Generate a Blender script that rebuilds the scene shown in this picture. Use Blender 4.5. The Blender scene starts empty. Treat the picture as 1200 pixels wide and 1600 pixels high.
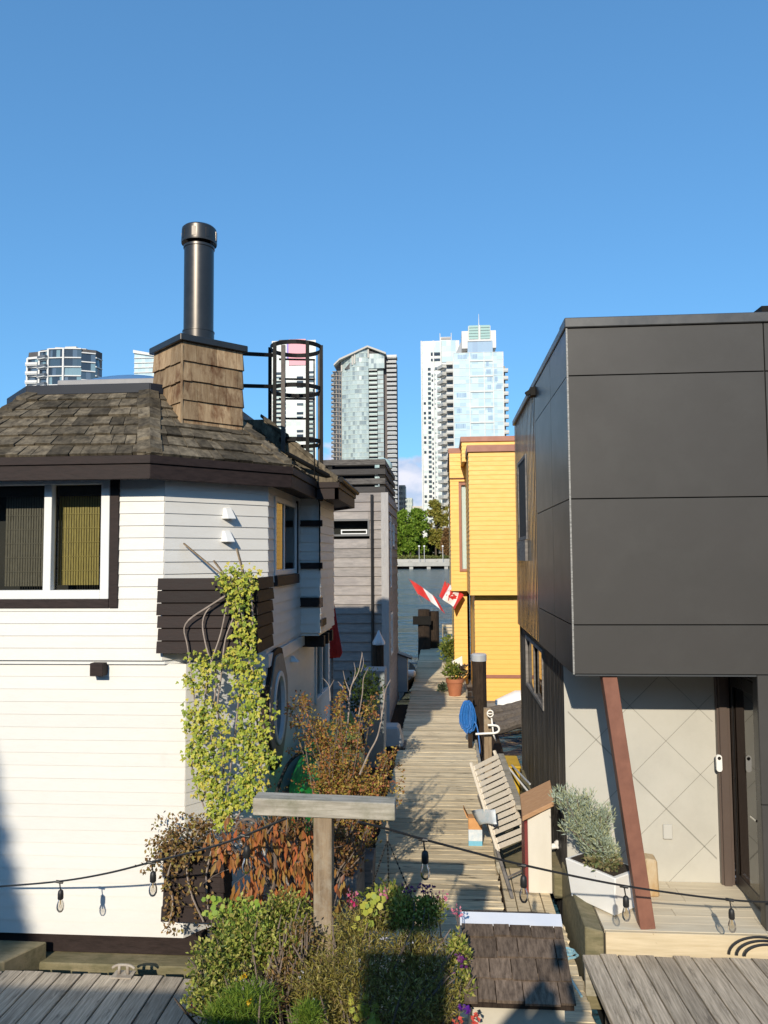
import bpy, math, random
from mathutils import Vector as V
random.seed(7)
R = random.random
def U(a, b): return a + (b - a) * random.random()
S = bpy.context.scene
COL = S.collection
rad = math.radians

# ------------------------------------------------------------------ camera model (world: +Y runs along the walkway, z=0 is the dock)
CAM_Z, FPX = 3.6, 1200.0
YAW, PIT = math.atan(90 / 1200), math.atan(72.5 / 1203)
_r = V((math.cos(YAW), math.sin(YAW), 0))
_fh = V((-math.sin(YAW), math.cos(YAW), 0))
_f = _fh * math.cos(PIT) + V((0, 0, math.sin(PIT)))
_u = -_fh * math.sin(PIT) + V((0, 0, math.cos(PIT)))
ROLL = math.radians(.4)
_r, _u = _r * math.cos(ROLL) - _u * math.sin(ROLL), _u * math.cos(ROLL) + _r * math.sin(ROLL)
def ray(px, py): return _f * FPX + _r * (px - 600) - _u * (py - 800)
def at(px, py, Y):
    d = ray(px, py); t = Y / d.y
    return V((d.x * t, Y, CAM_Z + d.z * t))
def onz(px, py, z):
    d = ray(px, py); t = (z - CAM_Z) / d.z
    return V((d.x * t, d.y * t, z))
def onx(px, py, X):
    d = ray(px, py); t = X / d.x
    return V((X, d.y * t, CAM_Z + d.z * t))
def XP(px, Y): return at(px, 873, Y).x
def ZP(py, Y, px=600): return at(px, py, Y).z

# ------------------------------------------------------------------ mesh builder
ORG = {}
class MB:
    def __init__(s): s.v = []; s.f = []; s.m = []; s.mi = 0
    def add(s, vs, fs):
        b = len(s.v); s.v.extend([tuple(p) for p in vs])
        for f in fs: s.f.append([b + i for i in f]); s.m.append(s.mi)
    def quad(s, a, b, c, d): s.add([a, b, c, d], [(0, 1, 2, 3)])
    def poly(s, ps): s.add(ps, [tuple(range(len(ps)))])
    def hexa(s, p): s.add(p, [(3, 2, 1, 0), (4, 5, 6, 7), (0, 1, 5, 4), (1, 2, 6, 5), (2, 3, 7, 6), (3, 0, 4, 7)])
    def box(s, x0, x1, y0, y1, z0, z1):
        s.hexa([(x0, y0, z0), (x1, y0, z0), (x1, y1, z0), (x0, y1, z0), (x0, y0, z1), (x1, y0, z1), (x1, y1, z1), (x0, y1, z1)])
    def lbox(s, o, u, n, a0, a1, b0, b1, c0, c1):
        # a along u, b along z, c along the outward normal n
        o = V(o); u = V((u[0], u[1], 0)); n = V((n[0], n[1], 0)); z = V((0, 0, 1))
        P = lambda a, b, c: o + u * a + z * b + n * c
        s.hexa([P(a0, b0, c1), P(a1, b0, c1), P(a1, b0, c0), P(a0, b0, c0), P(a0, b1, c1), P(a1, b1, c1), P(a1, b1, c0), P(a0, b1, c0)])
    def lquad(s, o, u, n, a0, a1, b0, b1, c):
        o = V(o); u = V((u[0], u[1], 0)); n = V((n[0], n[1], 0)); P = lambda a, b: o + u * a + V((0, 0, b)) + n * c
        s.quad(P(a0, b0), P(a1, b0), P(a1, b1), P(a0, b1))
    def obox(s, c, a, b, d):
        c, a, b, d = V(c), V(a), V(b), V(d)
        s.hexa([c - a - b - d, c + a - b - d, c + a + b - d, c - a + b - d, c - a - b + d, c + a - b + d, c + a + b + d, c - a + b + d])
    def bar(s, p0, p1, w, h, up=(0, 0, 1)):
        p0, p1 = V(p0), V(p1); d = (p1 - p0); L = d.length; d = d / L
        up = V(up)
        if abs(d.dot(up)) > .97: up = V((1, 0, 0)) if abs(d.x) < .9 else V((0, 1, 0))
        x = d.cross(up).normalized(); y = x.cross(d).normalized()
        s.obox((p0 + p1) / 2, x * w / 2, d * L / 2, y * h / 2)
    def prism(s, ps, e):
        n = len(ps); e = V(e)
        s.add([V(p) for p in ps] + [V(p) + e for p in ps],
              [tuple(reversed(range(n))), tuple(range(n, 2 * n))] + [(i, (i + 1) % n, n + (i + 1) % n, n + i) for i in range(n)])
    def tube(s, pts, r, n=6, cap=True):
        pts = [V(p) for p in pts]; k = len(pts)
        rs = r if isinstance(r, (list, tuple)) else [r] * k
        vs = []; x = None
        for i in range(k):
            d = (pts[min(i + 1, k - 1)] - pts[max(i - 1, 0)])
            d = d.normalized() if d.length > 1e-9 else V((0, 0, 1))
            if x is None:
                x = d.orthogonal().normalized()
            x = (x - d * x.dot(d)); x = x.normalized() if x.length > 1e-6 else d.orthogonal().normalized()
            y = d.cross(x)
            for j in range(n):
                a = 2 * math.pi * j / n
                vs.append(pts[i] + (x * math.cos(a) + y * math.sin(a)) * rs[i])
        fs = []
        for i in range(k - 1):
            for j in range(n):
                fs.append((i * n + j, i * n + (j + 1) % n, (i + 1) * n + (j + 1) % n, (i + 1) * n + j))
        if cap:
            fs.append(tuple(reversed(range(n)))); fs.append(tuple(range((k - 1) * n, k * n)))
        s.add(vs, fs)
    def lathe(s, c, prof, n=16, cap=True):
        c = V(c); vs = []; fs = []; k = len(prof)
        for (r, z) in prof:
            for j in range(n):
                a = 2 * math.pi * j / n; vs.append(c + V((r * math.cos(a), r * math.sin(a), z)))
        for i in range(k - 1):
            for j in range(n):
                fs.append((i * n + j, i * n + (j + 1) % n, (i + 1) * n + (j + 1) % n, (i + 1) * n + j))
        if cap:
            fs.append(tuple(reversed(range(n)))); fs.append(tuple(range((k - 1) * n, k * n)))
        s.add(vs, fs)
    def leaf(s, p, d, n, L, W):
        p, d, n = V(p), V(d).normalized(), V(n)
        sd = d.cross(n)
        if sd.length < 1e-4: sd = d.orthogonal()
        sd.normalize(); nn = sd.cross(d)
        s.add([p, p + d * L * .45 + sd * W / 2 + nn * W * .12, p + d * L, p + d * L * .45 - sd * W / 2 + nn * W * .12], [(0, 1, 2, 3)])
    def build(s, name, mats, parent=None, smooth=False, bevel=0, loc=None):
        me = bpy.data.meshes.new(name)
        off = V((0, 0, 0))
        if parent is not None: off = ORG[parent.name]
        elif loc is not None: off = V(loc)
        me.from_pydata([(x - off.x, y - off.y, z - off.z) for x, y, z in s.v], [], s.f)
        mats = mats if isinstance(mats, (list, tuple)) else [mats]
        for m in mats: me.materials.append(m)
        if len(mats) > 1: me.polygons.foreach_set('material_index', s.m)
        if smooth:
            me.polygons.foreach_set('use_smooth', [True] * len(me.polygons))
        me.update()
        o = bpy.data.objects.new(name, me); COL.objects.link(o)
        if parent is not None: o.parent = parent; ORG[o.name] = off
        else:
            o.location = off; ORG[o.name] = off
        if smooth == 'auto':
            md = o.modifiers.new('EdgeSplit', 'EDGE_SPLIT'); md.split_angle = rad(40)
        if bevel:
            md = o.modifiers.new('Bevel', 'BEVEL'); md.width = bevel; md.segments = 1; md.limit_method = 'ANGLE'
        return o

def thing(name, label, cat, loc=(0, 0, 0), group=None):
    o = bpy.data.objects.new(name, None); COL.objects.link(o)
    o.empty_display_size = .2
    o.location = loc; o['label'] = label; o['category'] = cat
    if group: o['group'] = group
    ORG[o.name] = V(loc)
    return o
def tag(o, label, cat, group=None):
    o['label'] = label; o['category'] = cat
    if group: o['group'] = group
    return o
def struct(o, kind='structure'):
    o['kind'] = kind; return o

# ------------------------------------------------------------------ materials
class NT:
    def __init__(s, m): s.t = m.node_tree; s.n = s.t.nodes; s.l = s.t.links
    def new(s, k, **kw):
        x = s.n.new(k)
        for a, b in kw.items(): setattr(x, a, b)
        return x
def c4(c): return (c[0], c[1], c[2], 1)
MATS = {}
def M(name, c1, c2=None, rough=.6, ns=6, st=(1, 1, 1), bump=0, isl=0, metal=0, spec=.5, dirt=None, dirt_s=1.5, dirt_t=(.5, .7), det=6, bs=None, rv=.15, coat=0, dst=None):
    m = bpy.data.materials.new(name); m.use_nodes = True
    T = NT(m); P = T.n['Principled BSDF']
    P.inputs['Roughness'].default_value = rough; P.inputs['Metallic'].default_value = metal
    P.inputs['Specular IOR Level'].default_value = spec
    if coat: P.inputs['Coat Weight'].default_value = coat
    tc = T.new('ShaderNodeTexCoord'); mp = T.new('ShaderNodeMapping'); mp.inputs['Scale'].default_value = st
    T.l.new(tc.outputs['Object'], mp.inputs['Vector'])
    vec = mp.outputs['Vector']
    geo = None
    if isl:
        geo = T.new('ShaderNodeNewGeometry')
        # every board gets its own grain
        ad = T.new('ShaderNodeVectorMath', operation='ADD'); ml = T.new('ShaderNodeMath', operation='MULTIPLY'); ml.inputs[1].default_value = 37.
        T.l.new(geo.outputs['Random Per Island'], ml.inputs[0]); T.l.new(ml.outputs[0], ad.inputs[1]); T.l.new(vec, ad.inputs[0]); vec = ad.outputs[0]
    nz = T.new('ShaderNodeTexNoise'); nz.inputs['Scale'].default_value = ns; nz.inputs['Detail'].default_value = det; nz.inputs['Roughness'].default_value = .65
    T.l.new(vec, nz.inputs['Vector'])
    rp = T.new('ShaderNodeMapRange'); rp.inputs['From Min'].default_value = .32; rp.inputs['From Max'].default_value = .68
    T.l.new(nz.outputs['Fac'], rp.inputs['Value'])
    mx = T.new('ShaderNodeMix', data_type='RGBA'); mx.inputs[6].default_value = c4(c1); mx.inputs[7].default_value = c4(c2 or c1)
    T.l.new(rp.outputs[0], mx.inputs[0]); col = mx.outputs[2]
    if dirt:
        n2 = T.new('ShaderNodeTexNoise'); n2.inputs['Scale'].default_value = dirt_s; n2.inputs['Detail'].default_value = 8; n2.inputs['Roughness'].default_value = .7
        if dst:
            mp2 = T.new('ShaderNodeMapping'); mp2.inputs['Scale'].default_value = dst; T.l.new(tc.outputs['Object'], mp2.inputs['Vector']); T.l.new(mp2.outputs[0], n2.inputs['Vector'])
        else: T.l.new(tc.outputs['Object'], n2.inputs['Vector'])
        r2 = T.new('ShaderNodeMapRange'); r2.inputs['From Min'].default_value = dirt_t[0]; r2.inputs['From Max'].default_value = dirt_t[1]
        T.l.new(n2.outputs['Fac'], r2.inputs['Value'])
        m2 = T.new('ShaderNodeMix', data_type='RGBA'); T.l.new(r2.outputs[0], m2.inputs[0]); T.l.new(col, m2.inputs[6]); m2.inputs[7].default_value = c4(dirt); col = m2.outputs[2]
    if isl:
        hs = T.new('ShaderNodeHueSaturation'); mr = T.new('ShaderNodeMapRange'); mr.inputs['To Min'].default_value = 1 - isl; mr.inputs['To Max'].default_value = 1 + isl
        T.l.new(geo.outputs['Random Per Island'], mr.inputs['Value']); T.l.new(mr.outputs[0], hs.inputs['Value']); T.l.new(col, hs.inputs['Color']); col = hs.outputs[0]
    T.l.new(col, P.inputs['Base Color'])
    if rv:
        rr = T.new('ShaderNodeMapRange'); rr.inputs['To Min'].default_value = max(.02, rough - rv); rr.inputs['To Max'].default_value = min(1, rough + rv)
        T.l.new(nz.outputs['Fac'], rr.inputs['Value']); T.l.new(rr.outputs[0], P.inputs['Roughness'])
    if bump:
        bp = T.new('ShaderNodeBump'); bp.inputs['Strength'].default_value = bump; bp.inputs['Distance'].default_value = bs or .01
        T.l.new(nz.outputs['Fac'], bp.inputs['Height']); T.l.new(bp.outputs[0], P.inputs['Normal'])
    MATS[name] = m
    return m
def LEAF(name, cols, trans=.3, rough=.5, var=.25):
    m = bpy.data.materials.new(name); m.use_nodes = True
    T = NT(m); P = T.n['Principled BSDF']; P.inputs['Roughness'].default_value = rough; P.inputs['Specular IOR Level'].default_value = .3
    g = T.new('ShaderNodeNewGeometry'); r = T.new('ShaderNodeValToRGB'); r.color_ramp.interpolation = 'LINEAR'
    e = r.color_ramp.elements
    while len(e) < len(cols): e.new(.5)
    for i, c in enumerate(cols): e[i].position = i / max(1, len(cols) - 1); e[i].color = c4(c)
    T.l.new(g.outputs['Random Per Island'], r.inputs['Fac'])
    T.l.new(r.outputs[0], P.inputs['Base Color'])
    tr = T.new('ShaderNodeBsdfTranslucent'); T.l.new(r.outputs[0], tr.inputs['Color'])
    mx = T.new('ShaderNodeMixShader'); mx.inputs[0].default_value = trans
    T.l.new(P.outputs[0], mx.inputs[1]); T.l.new(tr.outputs[0], mx.inputs[2]); T.l.new(mx.outputs[0], T.n['Material Output'].inputs[0])
    return m
def GLASS(name, tint=(.9, .93, .93), ior=1.5, rough=.0):
    m = bpy.data.materials.new(name); m.use_nodes = True
    T = NT(m); T.n.remove(T.n['Principled BSDF'])
    tr = T.new('ShaderNodeBsdfTransparent'); tr.inputs[0].default_value = c4(tint)
    gl = T.new('ShaderNodeBsdfGlossy'); gl.inputs['Roughness'].default_value = rough
    fr = T.new('ShaderNodeFresnel'); fr.inputs['IOR'].default_value = ior
    mx = T.new('ShaderNodeMixShader'); T.l.new(fr.outputs[0], mx.inputs[0]); T.l.new(tr.outputs[0], mx.inputs[1]); T.l.new(gl.outputs[0], mx.inputs[2])
    T.l.new(mx.outputs[0], T.n['Material Output'].inputs[0])
    return m
def FACADE(name, cols, rough=.12, spec=.6, metal=0):
    m = LEAF(name, cols, 0, rough)
    P = m.node_tree.nodes['Principled BSDF']; P.inputs['Specular IOR Level'].default_value = spec; P.inputs['Metallic'].default_value = metal
    for e in m.node_tree.nodes:
        if e.type == 'VALTORGB': e.color_ramp.interpolation = 'CONSTANT'
    return m

white = M('white_paint', (.735, .715, .67), (.70, .68, .635), .5, 5, (1, 1, 3), .12, isl=.025, dirt=(.56, .55, .5), dirt_s=1.1, dirt_t=(.62, .85))
whitetrim = M('white_trim', (.78, .78, .76), (.73, .73, .71), .4, 4, bump=.05)
brown = M('brown_stain', (.016, .0105, .0095), (.030, .02, .018), .65, 9, (1, 1, 4), .25, isl=.25, spec=.25)
shing = M('cedar_shake_grey', (.045, .036, .025), (.175, .143, .098), .9, 7, (2.2, 2.2, 1.2), .7, isl=.5, spec=.2, dirt=(.03, .026, .017), dirt_s=3, dirt_t=(.52, .72))
cedar = M('cedar_shake_brown', (.40, .29, .175), (.24, .155, .085), .85, 6, (4, 4, .7), .45, isl=.3, spec=.2, dirt=(.11, .045, .02), dirt_s=3.2, dirt_t=(.5, .68), dst=(1.6, 1.6, .8))
blackm = M('black_metal', (.075, .068, .062), (.09, .082, .074), .36, 8, metal=.85, rv=.05)
blackp = M('black_paint', (.007, .0065, .006), (.012, .011, .010), .55, 8, bump=.05, spec=.12)
navy = M('dark_flashing', (.010, .013, .022), (.016, .02, .03), .5, 6, spec=.3)
dockw = M('dock_wood', (.76, .635, .43), (.46, .37, .24), .9, 6, (.6, 11, 11), .7, isl=.24, spec=.15, dirt=(.10, .08, .055), dirt_s=2.6, dirt_t=(.565, .66), dst=(.7, 6, 6), bs=.008)
ndock = M('near_dock_wood', (.57, .485, .375), (.24, .20, .148), .9, 6, (11, .55, 11), .6, isl=.22, dirt=(.075, .062, .048), dirt_s=3, dirt_t=(.56, .70), dst=(5, .8, 5), bs=.008)
beamw = M('weathered_beam', (.50, .46, .38), (.26, .23, .18), .85, 5, (.6, 8, 8), .5, dirt=(.2, .19, .13), dirt_s=3, bs=.008)
postw = M('weathered_post', (.33, .245, .155), (.17, .12, .075), .85, 5, (8, 8, .6), .5, dirt=(.37, .33, .26), dirt_s=3, bs=.008)
mossw = M('mossy_timber', (.20, .17, .095), (.11, .10, .05), .9, 5, (1, 5, 5), .5, isl=.15, dirt=(.27, .22, .13), dirt_s=2)
newwood = M('pale_timber', (.60, .50, .34), (.47, .38, .24), .75, 4, (.5, 6, 6), .25, isl=.1, dirt=(.22, .12, .05), dirt_s=4.5, dirt_t=(.7, .76))
def knots(m, sc=3.2, thr=.075):
    T = NT(m); P = T.n['Principled BSDF']; src = P.inputs['Base Color'].links[0].from_socket
    tc = T.new('ShaderNodeTexCoord'); mp = T.new('ShaderNodeMapping'); mp.inputs['Scale'].default_value = (.8, 1, 1.3); T.l.new(tc.outputs['Object'], mp.inputs[0])
    v = T.new('ShaderNodeTexVoronoi'); v.inputs['Scale'].default_value = sc; T.l.new(mp.outputs[0], v.inputs[0])
    r = T.new('ShaderNodeMapRange'); r.inputs['From Min'].default_value = thr * .5; r.inputs['From Max'].default_value = thr; r.inputs['To Min'].default_value = .85; r.inputs['To Max'].default_value = 0
    T.l.new(v.outputs['Distance'], r.inputs[0]); x = T.new('ShaderNodeMix', data_type='RGBA'); T.l.new(r.outputs[0], x.inputs[0]); T.l.new(src, x.inputs[6]); x.inputs[7].default_value = (.20, .11, .05, 1); T.l.new(x.outputs[2], P.inputs['Base Color'])
knots(newwood, 2.6, .11)
porchw = M('porch_board', (.70, .62, .47), (.58, .50, .37), .7, 4, (.5, 6, 6), .25, isl=.08)
pilew = M('dark_pile', (.022, .015, .011), (.055, .038, .027), .95, 6, (7, 7, .8), .7, spec=.15, dirt=(.02, .016, .013), dirt_s=4, bs=.02)
grayw = M('gray_siding', (.365, .325, .295), (.24, .22, .205), .85, 4, (1, 1, 5), .4, isl=.14, spec=.2, dirt=(.27, .24, .23), dirt_s=1.6, dirt_t=(.5, .75))
graydk = M('gray_beam', (.24, .22, .2), (.10, .09, .085), .85, 5, (1, 1, 6), .4, isl=.15)
yellow = M('yellow_paint', (.82, .465, .092), (.79, .44, .082), .5, 4, (1, 1, 3), .08, isl=.02, dirt=(.76, .46, .10), dirt_s=1.2, dirt_t=(.66, .9))
redbr = M('red_brown_trim', (.36, .15, .09), (.30, .12, .075), .5, 5)
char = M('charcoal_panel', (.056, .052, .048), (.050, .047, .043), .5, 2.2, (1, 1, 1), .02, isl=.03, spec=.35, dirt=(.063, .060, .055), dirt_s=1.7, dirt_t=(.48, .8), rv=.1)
charside = M('charcoal_panel_side_shade', (.016, .016, .016), (.013, .013, .013), .3, 2.2, rv=.05, spec=.16, isl=.03)  # darker copy of the front charcoal, shade of the side put into the colour
darkbd = M('dark_boards', (.018, .017, .016), (.04, .037, .033), .16, 4, (6, 6, .5), .04, isl=.35, rv=.08, spec=.5)
darklow = M('dark_low_boards', (.014, .014, .014), (.036, .034, .032), .45, 4, (6, 6, .5), .2, isl=.4, rv=.12, spec=.2, dirt=(.10, .095, .09), dirt_s=2.2, dirt_t=(.6, .72), dst=(7, 7, .35))
porchwall = M('porch_wall', (.50, .48, .425), (.46, .445, .39), .6, 2.5, bump=.03, dirt=(.41, .39, .345), dirt_s=1.2, dirt_t=(.55, .85))
joint = M('joint_dark', (.25, .24, .205), rough=.8)
rust = M('rusty_steel', (.24, .10, .062), (.165, .066, .042), .7, 7, (1, 1, .7), .15, dirt=(.30, .15, .10), dirt_s=3, dirt_t=(.58, .8))
brownpost = M('door_bronze', (.105, .078, .065), (.09, .066, .055), .4, 5)
doorblk = M('door_black', (.017, .016, .016), rough=.3)
glass = GLASS('window_glass')
glassdoor = GLASS('door_glass', (.25, .27, .27), 2.6)
bulbg = GLASS('bulb_glass', (.92, .9, .86), 1.45)
darkin = M('dark_interior', (.012, .012, .011), (.03, .028, .022), .9, 2)  # near-black colour paints the shade of unlit rooms and voids
bamboo = M('bamboo_blind', (.30, .235, .05), (.17, .13, .03), .6, 8, (14, 1, 1.5), .3)
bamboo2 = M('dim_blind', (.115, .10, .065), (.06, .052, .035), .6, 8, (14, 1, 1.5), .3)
concrete = M('concrete', (.45, .43, .39), (.36, .345, .31), .85, 3, bump=.1, dirt=(.2, .19, .17), dirt_s=.4)
concr_lt = M('pale_concrete', (.42, .41, .37), (.34, .33, .30), .8, .5)
soil = M('soil', (.05, .035, .022), (.02, .015, .01), .95, 14, bump=.5)
terra = M('terracotta', (.42, .155, .07), (.34, .12, .055), .75, 6, bump=.1)
whitepl = M('white_plastic', (.84, .83, .80), (.79, .78, .75), .4, 3)
greypl = M('grey_plastic', (.34, .35, .35), (.29, .3, .3), .5, 4, bump=.05)
bluerope = M('blue_rope', (.02, .17, .52), (.015, .11, .36), .6, 60, bump=.4)
cyanrope = M('pale_blue_rope', (.13, .33, .45), (.3, .45, .5), .7, 50, bump=.4)
greenh = M('green_hull', (.02, .36, .07), (.015, .28, .055), .35, 3)
blackrub = M('black_rubber', (.018, .018, .018), rough=.5)
redcl = M('red_cloth', (.50, .025, .02), (.36, .018, .015), .8, 9, bump=.2)
flagr = M('flag_red', (.62, .03, .025), (.52, .025, .02), .75, 6)
flagw = M('flag_white', (.82, .80, .78), (.76, .75, .73), .75, 6)
chairw = M('chair_slat', (.74, .67, .56), (.62, .55, .45), .7, 6, (6, 6, 6), .25, isl=.1)
twig = M('twig', (.20, .155, .125), (.11, .08, .062), .85, 12, bump=.3)
twigp = M('pale_twig', (.40, .33, .28), (.24, .19, .155), .85, 12, bump=.3)
bark = M('bark', (.12, .095, .07), (.06, .045, .035), .9, 4, (1, 1, .3), .5)
tan = M('tan_lid', (.46, .27, .14), (.38, .21, .105), .65, 6, (1, 6, 6), .15)
ltgrey = M('light_grey_metal', (.52, .54, .56), (.46, .48, .5), .4, 5, metal=.2)
paleply = M('pale_plywood', (.68, .64, .56), (.6, .56, .48), .65, 4, (1, 1, .4), .08, dirt=(.45, .42, .35), dirt_s=4, dirt_t=(.66, .9))
skin = M('skin', (.45, .27, .19), rough=.55)
cloth = M('navy_coat', (.03, .04, .07), rough=.85)

# ------------------------------------------------------------------ world, sun, camera
SUN_L = V((.138, 1, -.492)).normalized()
elev = math.asin(-SUN_L.z); az = math.atan2(-SUN_L.x, -SUN_L.y)
w = bpy.data.worlds.new('World'); S.world = w; w.use_nodes = True
T = NT(w); bg = T.n['Background']; bg.inputs[1].default_value = .118
sk = T.new('ShaderNodeTexSky'); sk.sky_type = 'NISHITA'; sk.sun_disc = False
sk.sun_elevation = elev; sk.sun_rotation = az; sk.altitude = 10; sk.air_density = 1.0; sk.dust_density = .15; sk.ozone_density = 2.6
tc = T.new('ShaderNodeTexCoord'); sx = T.new('ShaderNodeSeparateXYZ'); T.l.new(tc.outputs['Generated'], sx.inputs[0])
mp = T.new('ShaderNodeMapping'); mp.inputs['Scale'].default_value = (1, 1, 1.6); T.l.new(tc.outputs['Generated'], mp.inputs[0])
nz = T.new('ShaderNodeTexNoise'); nz.inputs['Scale'].default_value = 9; nz.inputs['Detail'].default_value = 9; nz.inputs['Roughness'].default_value = .55
T.l.new(mp.outputs[0], nz.inputs[0])
h1 = T.new('ShaderNodeMath', operation='MULTIPLY_ADD'); h1.inputs[1].default_value = .30; h1.inputs[2].default_value = -.008
T.l.new(nz.outputs['Fac'], h1.inputs[0])
h2 = T.new('ShaderNodeMath', operation='SUBTRACT'); T.l.new(h1.outputs[0], h2.inputs[0]); T.l.new(sx.outputs[2], h2.inputs[1])
h3 = T.new('ShaderNodeMapRange'); h3.interpolation_type = 'SMOOTHSTEP'; h3.inputs['From Min'].default_value = 0; h3.inputs['From Max'].default_value = .035; h3.inputs['To Max'].default_value = .82
T.l.new(h2.outputs[0], h3.inputs[0])
n2 = T.new('ShaderNodeTexNoise'); n2.inputs['Scale'].default_value = 26; n2.inputs['Detail'].default_value = 6; T.l.new(mp.outputs[0], n2.inputs[0])
cr = T.new('ShaderNodeMix', data_type='RGBA'); cr.inputs[6].default_value = (4.9, 5.4, 7.0, 1); cr.inputs[7].default_value = (8.6, 7.9, 8.2, 1); rr_ = T.new('ShaderNodeMapRange'); rr_.inputs['From Min'].default_value = .36; rr_.inputs['From Max'].default_value = .62; T.l.new(n2.outputs['Fac'], rr_.inputs[0]); T.l.new(rr_.outputs[0], cr.inputs[0])
mx = T.new('ShaderNodeMix', data_type='RGBA'); T.l.new(h3.outputs[0], mx.inputs[0])
tn = T.new('ShaderNodeMix', data_type='RGBA', blend_type='MULTIPLY'); tn.inputs[0].default_value = 1; tn.inputs[7].default_value = (.76, 1.14, 1.32, 1); T.l.new(sk.outputs[0], tn.inputs[6]); gm = T.new('ShaderNodeGamma'); gm.inputs[1].default_value = .6; T.l.new(tn.outputs[2], gm.inputs[0]); t2 = T.new('ShaderNodeMix', data_type='RGBA', blend_type='MULTIPLY'); t2.inputs[0].default_value = 1; t2.inputs[7].default_value = (1.14, 1.77, 2.34, 1); T.l.new(gm.outputs[0], t2.inputs[6]); T.l.new(t2.outputs[2], mx.inputs[6]); T.l.new(cr.outputs[2], mx.inputs[7]); T.l.new(mx.outputs[2], bg.inputs[0])

sl = bpy.data.lights.new('sun', 'SUN'); sl.energy = 4.8; sl.angle = rad(.53); sl.color = (1, .90, .74)
so = bpy.data.objects.new('sun', sl); COL.objects.link(so); so.rotation_euler = SUN_L.to_track_quat('-Z', 'Y').to_euler(); so.location = (-3, -20, 14)
cam = bpy.data.cameras.new('camera'); co = bpy.data.objects.new('camera', cam); COL.objects.link(co)
cam.sensor_fit = 'VERTICAL'; cam.sensor_height = 24; cam.lens = 24 * FPX / 1600; cam.clip_start = .05; cam.clip_end = 6000
co.location = (0, 0, CAM_Z)
from mathutils import Matrix
co.rotation_euler = Matrix((( _r.x, _u.x, -_f.x), (_r.y, _u.y, -_f.y), (_r.z, _u.z, -_f.z))).to_euler()
S.camera = co
S.view_settings.view_transform = 'Standard'; S.view_settings.look = 'None'; S.view_settings.exposure = 0; S.view_settings.gamma = 1
S.cycles.use_denoising = True
S.cycles.max_bounces = 8; S.cycles.diffuse_bounces = 3; S.cycles.transparent_max_bounces = 12

# ------------------------------------------------------------------ generic builders
Zv = V((0, 0, 1))
def edge_frame(p0, p1):
    p0, p1 = V((p0[0], p0[1], 0)), V((p1[0], p1[1], 0)); L = (p1 - p0).length; u = (p1 - p0) / L
    return p0, L, u, V((u.y, -u.x, 0))
def siding(mb, p0, p1, z0, z1, pitch, thick=.016, holes=(), depth=.08, joint_len=7):
    """lapped boards along p0>p1 (outside on the right); holes = (u0,u1,za,zb)"""
    o, L, u, n = edge_frame(p0, p1)
    k = max(1, round((z1 - z0) / pitch)); ph = (z1 - z0) / k
    for i in range(k):
        za, zb = z0 + i * ph, z0 + (i + 1) * ph
        segs = [(0, L)]
        for (h0, h1, ha, hb) in holes:
            if ha < (za + zb) / 2 < hb:
                ns_ = []
                for a, b in segs:
                    if h1 <= a or h0 >= b: ns_.append((a, b)); continue
                    if h0 > a: ns_.append((a, h0))
                    if h1 < b: ns_.append((h1, b))
                segs = ns_
        for a, b in segs:
            cuts = [a]; c = a + U(.4, 1) * joint_len
            while c < b - .4: cuts.append(c); c += U(.6, 1.1) * joint_len
            cuts.append(b)
            for a0, b0 in zip(cuts, cuts[1:]):
                t = thick * U(.9, 1.1); g = .0006
                P = lambda a_, z_, c_: o + u * a_ + Zv * z_ + n * c_
                mb.hexa([P(a0, za, t), P(b0 - g, za, t), P(b0 - g, za, -depth), P(a0, za, -depth),
                         P(a0, zb, .002), P(b0 - g, zb, .002), P(b0 - g, zb, -depth), P(a0, zb, -depth)])
def shingles(mb, e0, e1, r0, r1, n, wmin, wmax, th=.022, lap=.35, jit=.012, gap=.006):
    e0, e1, r0, r1 = V(e0), V(e1), V(r0), V(r1)
    N = (e1 - e0).cross(r0 - e0)
    N.normalize()
    if N.z < 0 and abs(N.z) > .05: N = -N
    for i in range(n):
        t0 = i / n; t1 = min(1.0, (i + 1 + lap) / n); tm = (i + .5) / n
        W = (e1.lerp(r1, tm) - e0.lerp(r0, tm)).length
        x = -U(0, .6) * wmin
        while x < W:
            w_ = U(wmin, wmax)
            a, b = max(0, x) / W, min(W, x + w_ - gap) / W
            x += w_
            if b - a < .02 / max(W, .01): continue
            j = U(-jit, jit) / max(.001, (r0 - e0).length)
            lift = th * U(.8, 1.35)
            q = []
            for (s_, t_, l0, l1) in ((a, t0 + j, .0, lift), (b, t0 + j, .0, lift * U(.85, 1.1)), (b, t1, -.004, .005), (a, t1, -.004, .005)):
                base = e0.lerp(r0, t_).lerp(e1.lerp(r1, t_), s_)
                q.append((base + N * l0, base + N * l1))
            mb.hexa([q[0][0], q[1][0], q[2][0], q[3][0], q[0][1], q[1][1], q[2][1], q[3][1]])
def hipcaps(mb, p0, p1, n, w=.14, th=.025, dn1=(0, -1, 0), dn2=(1, 0, 0)):
    """pairs of cap shakes along a hip p0>p1; dn1/dn2 = the directions that run down each side"""
    p0, p1 = V(p0), V(p1); d = (p1 - p0)
    for i in range(n):
        a = p0 + d * (i / n); b = p0 + d * min(1.04, (i + 1.3) / n)
        for dn in (V(dn1), V(dn2)):
            l = U(.8, 1.2) * th
            s_ = dn * w * U(.9, 1.1)
            up0, up1 = Zv * (.03 + l), Zv * .028
            mb.hexa([a + s_ + Zv * .0, a + Zv * .02, b + Zv * .02, b + s_ + Zv * 0, a + s_ + up0, a + up0 + Zv * .02, b + up1 + Zv * .01, b + s_ + up1])
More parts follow.
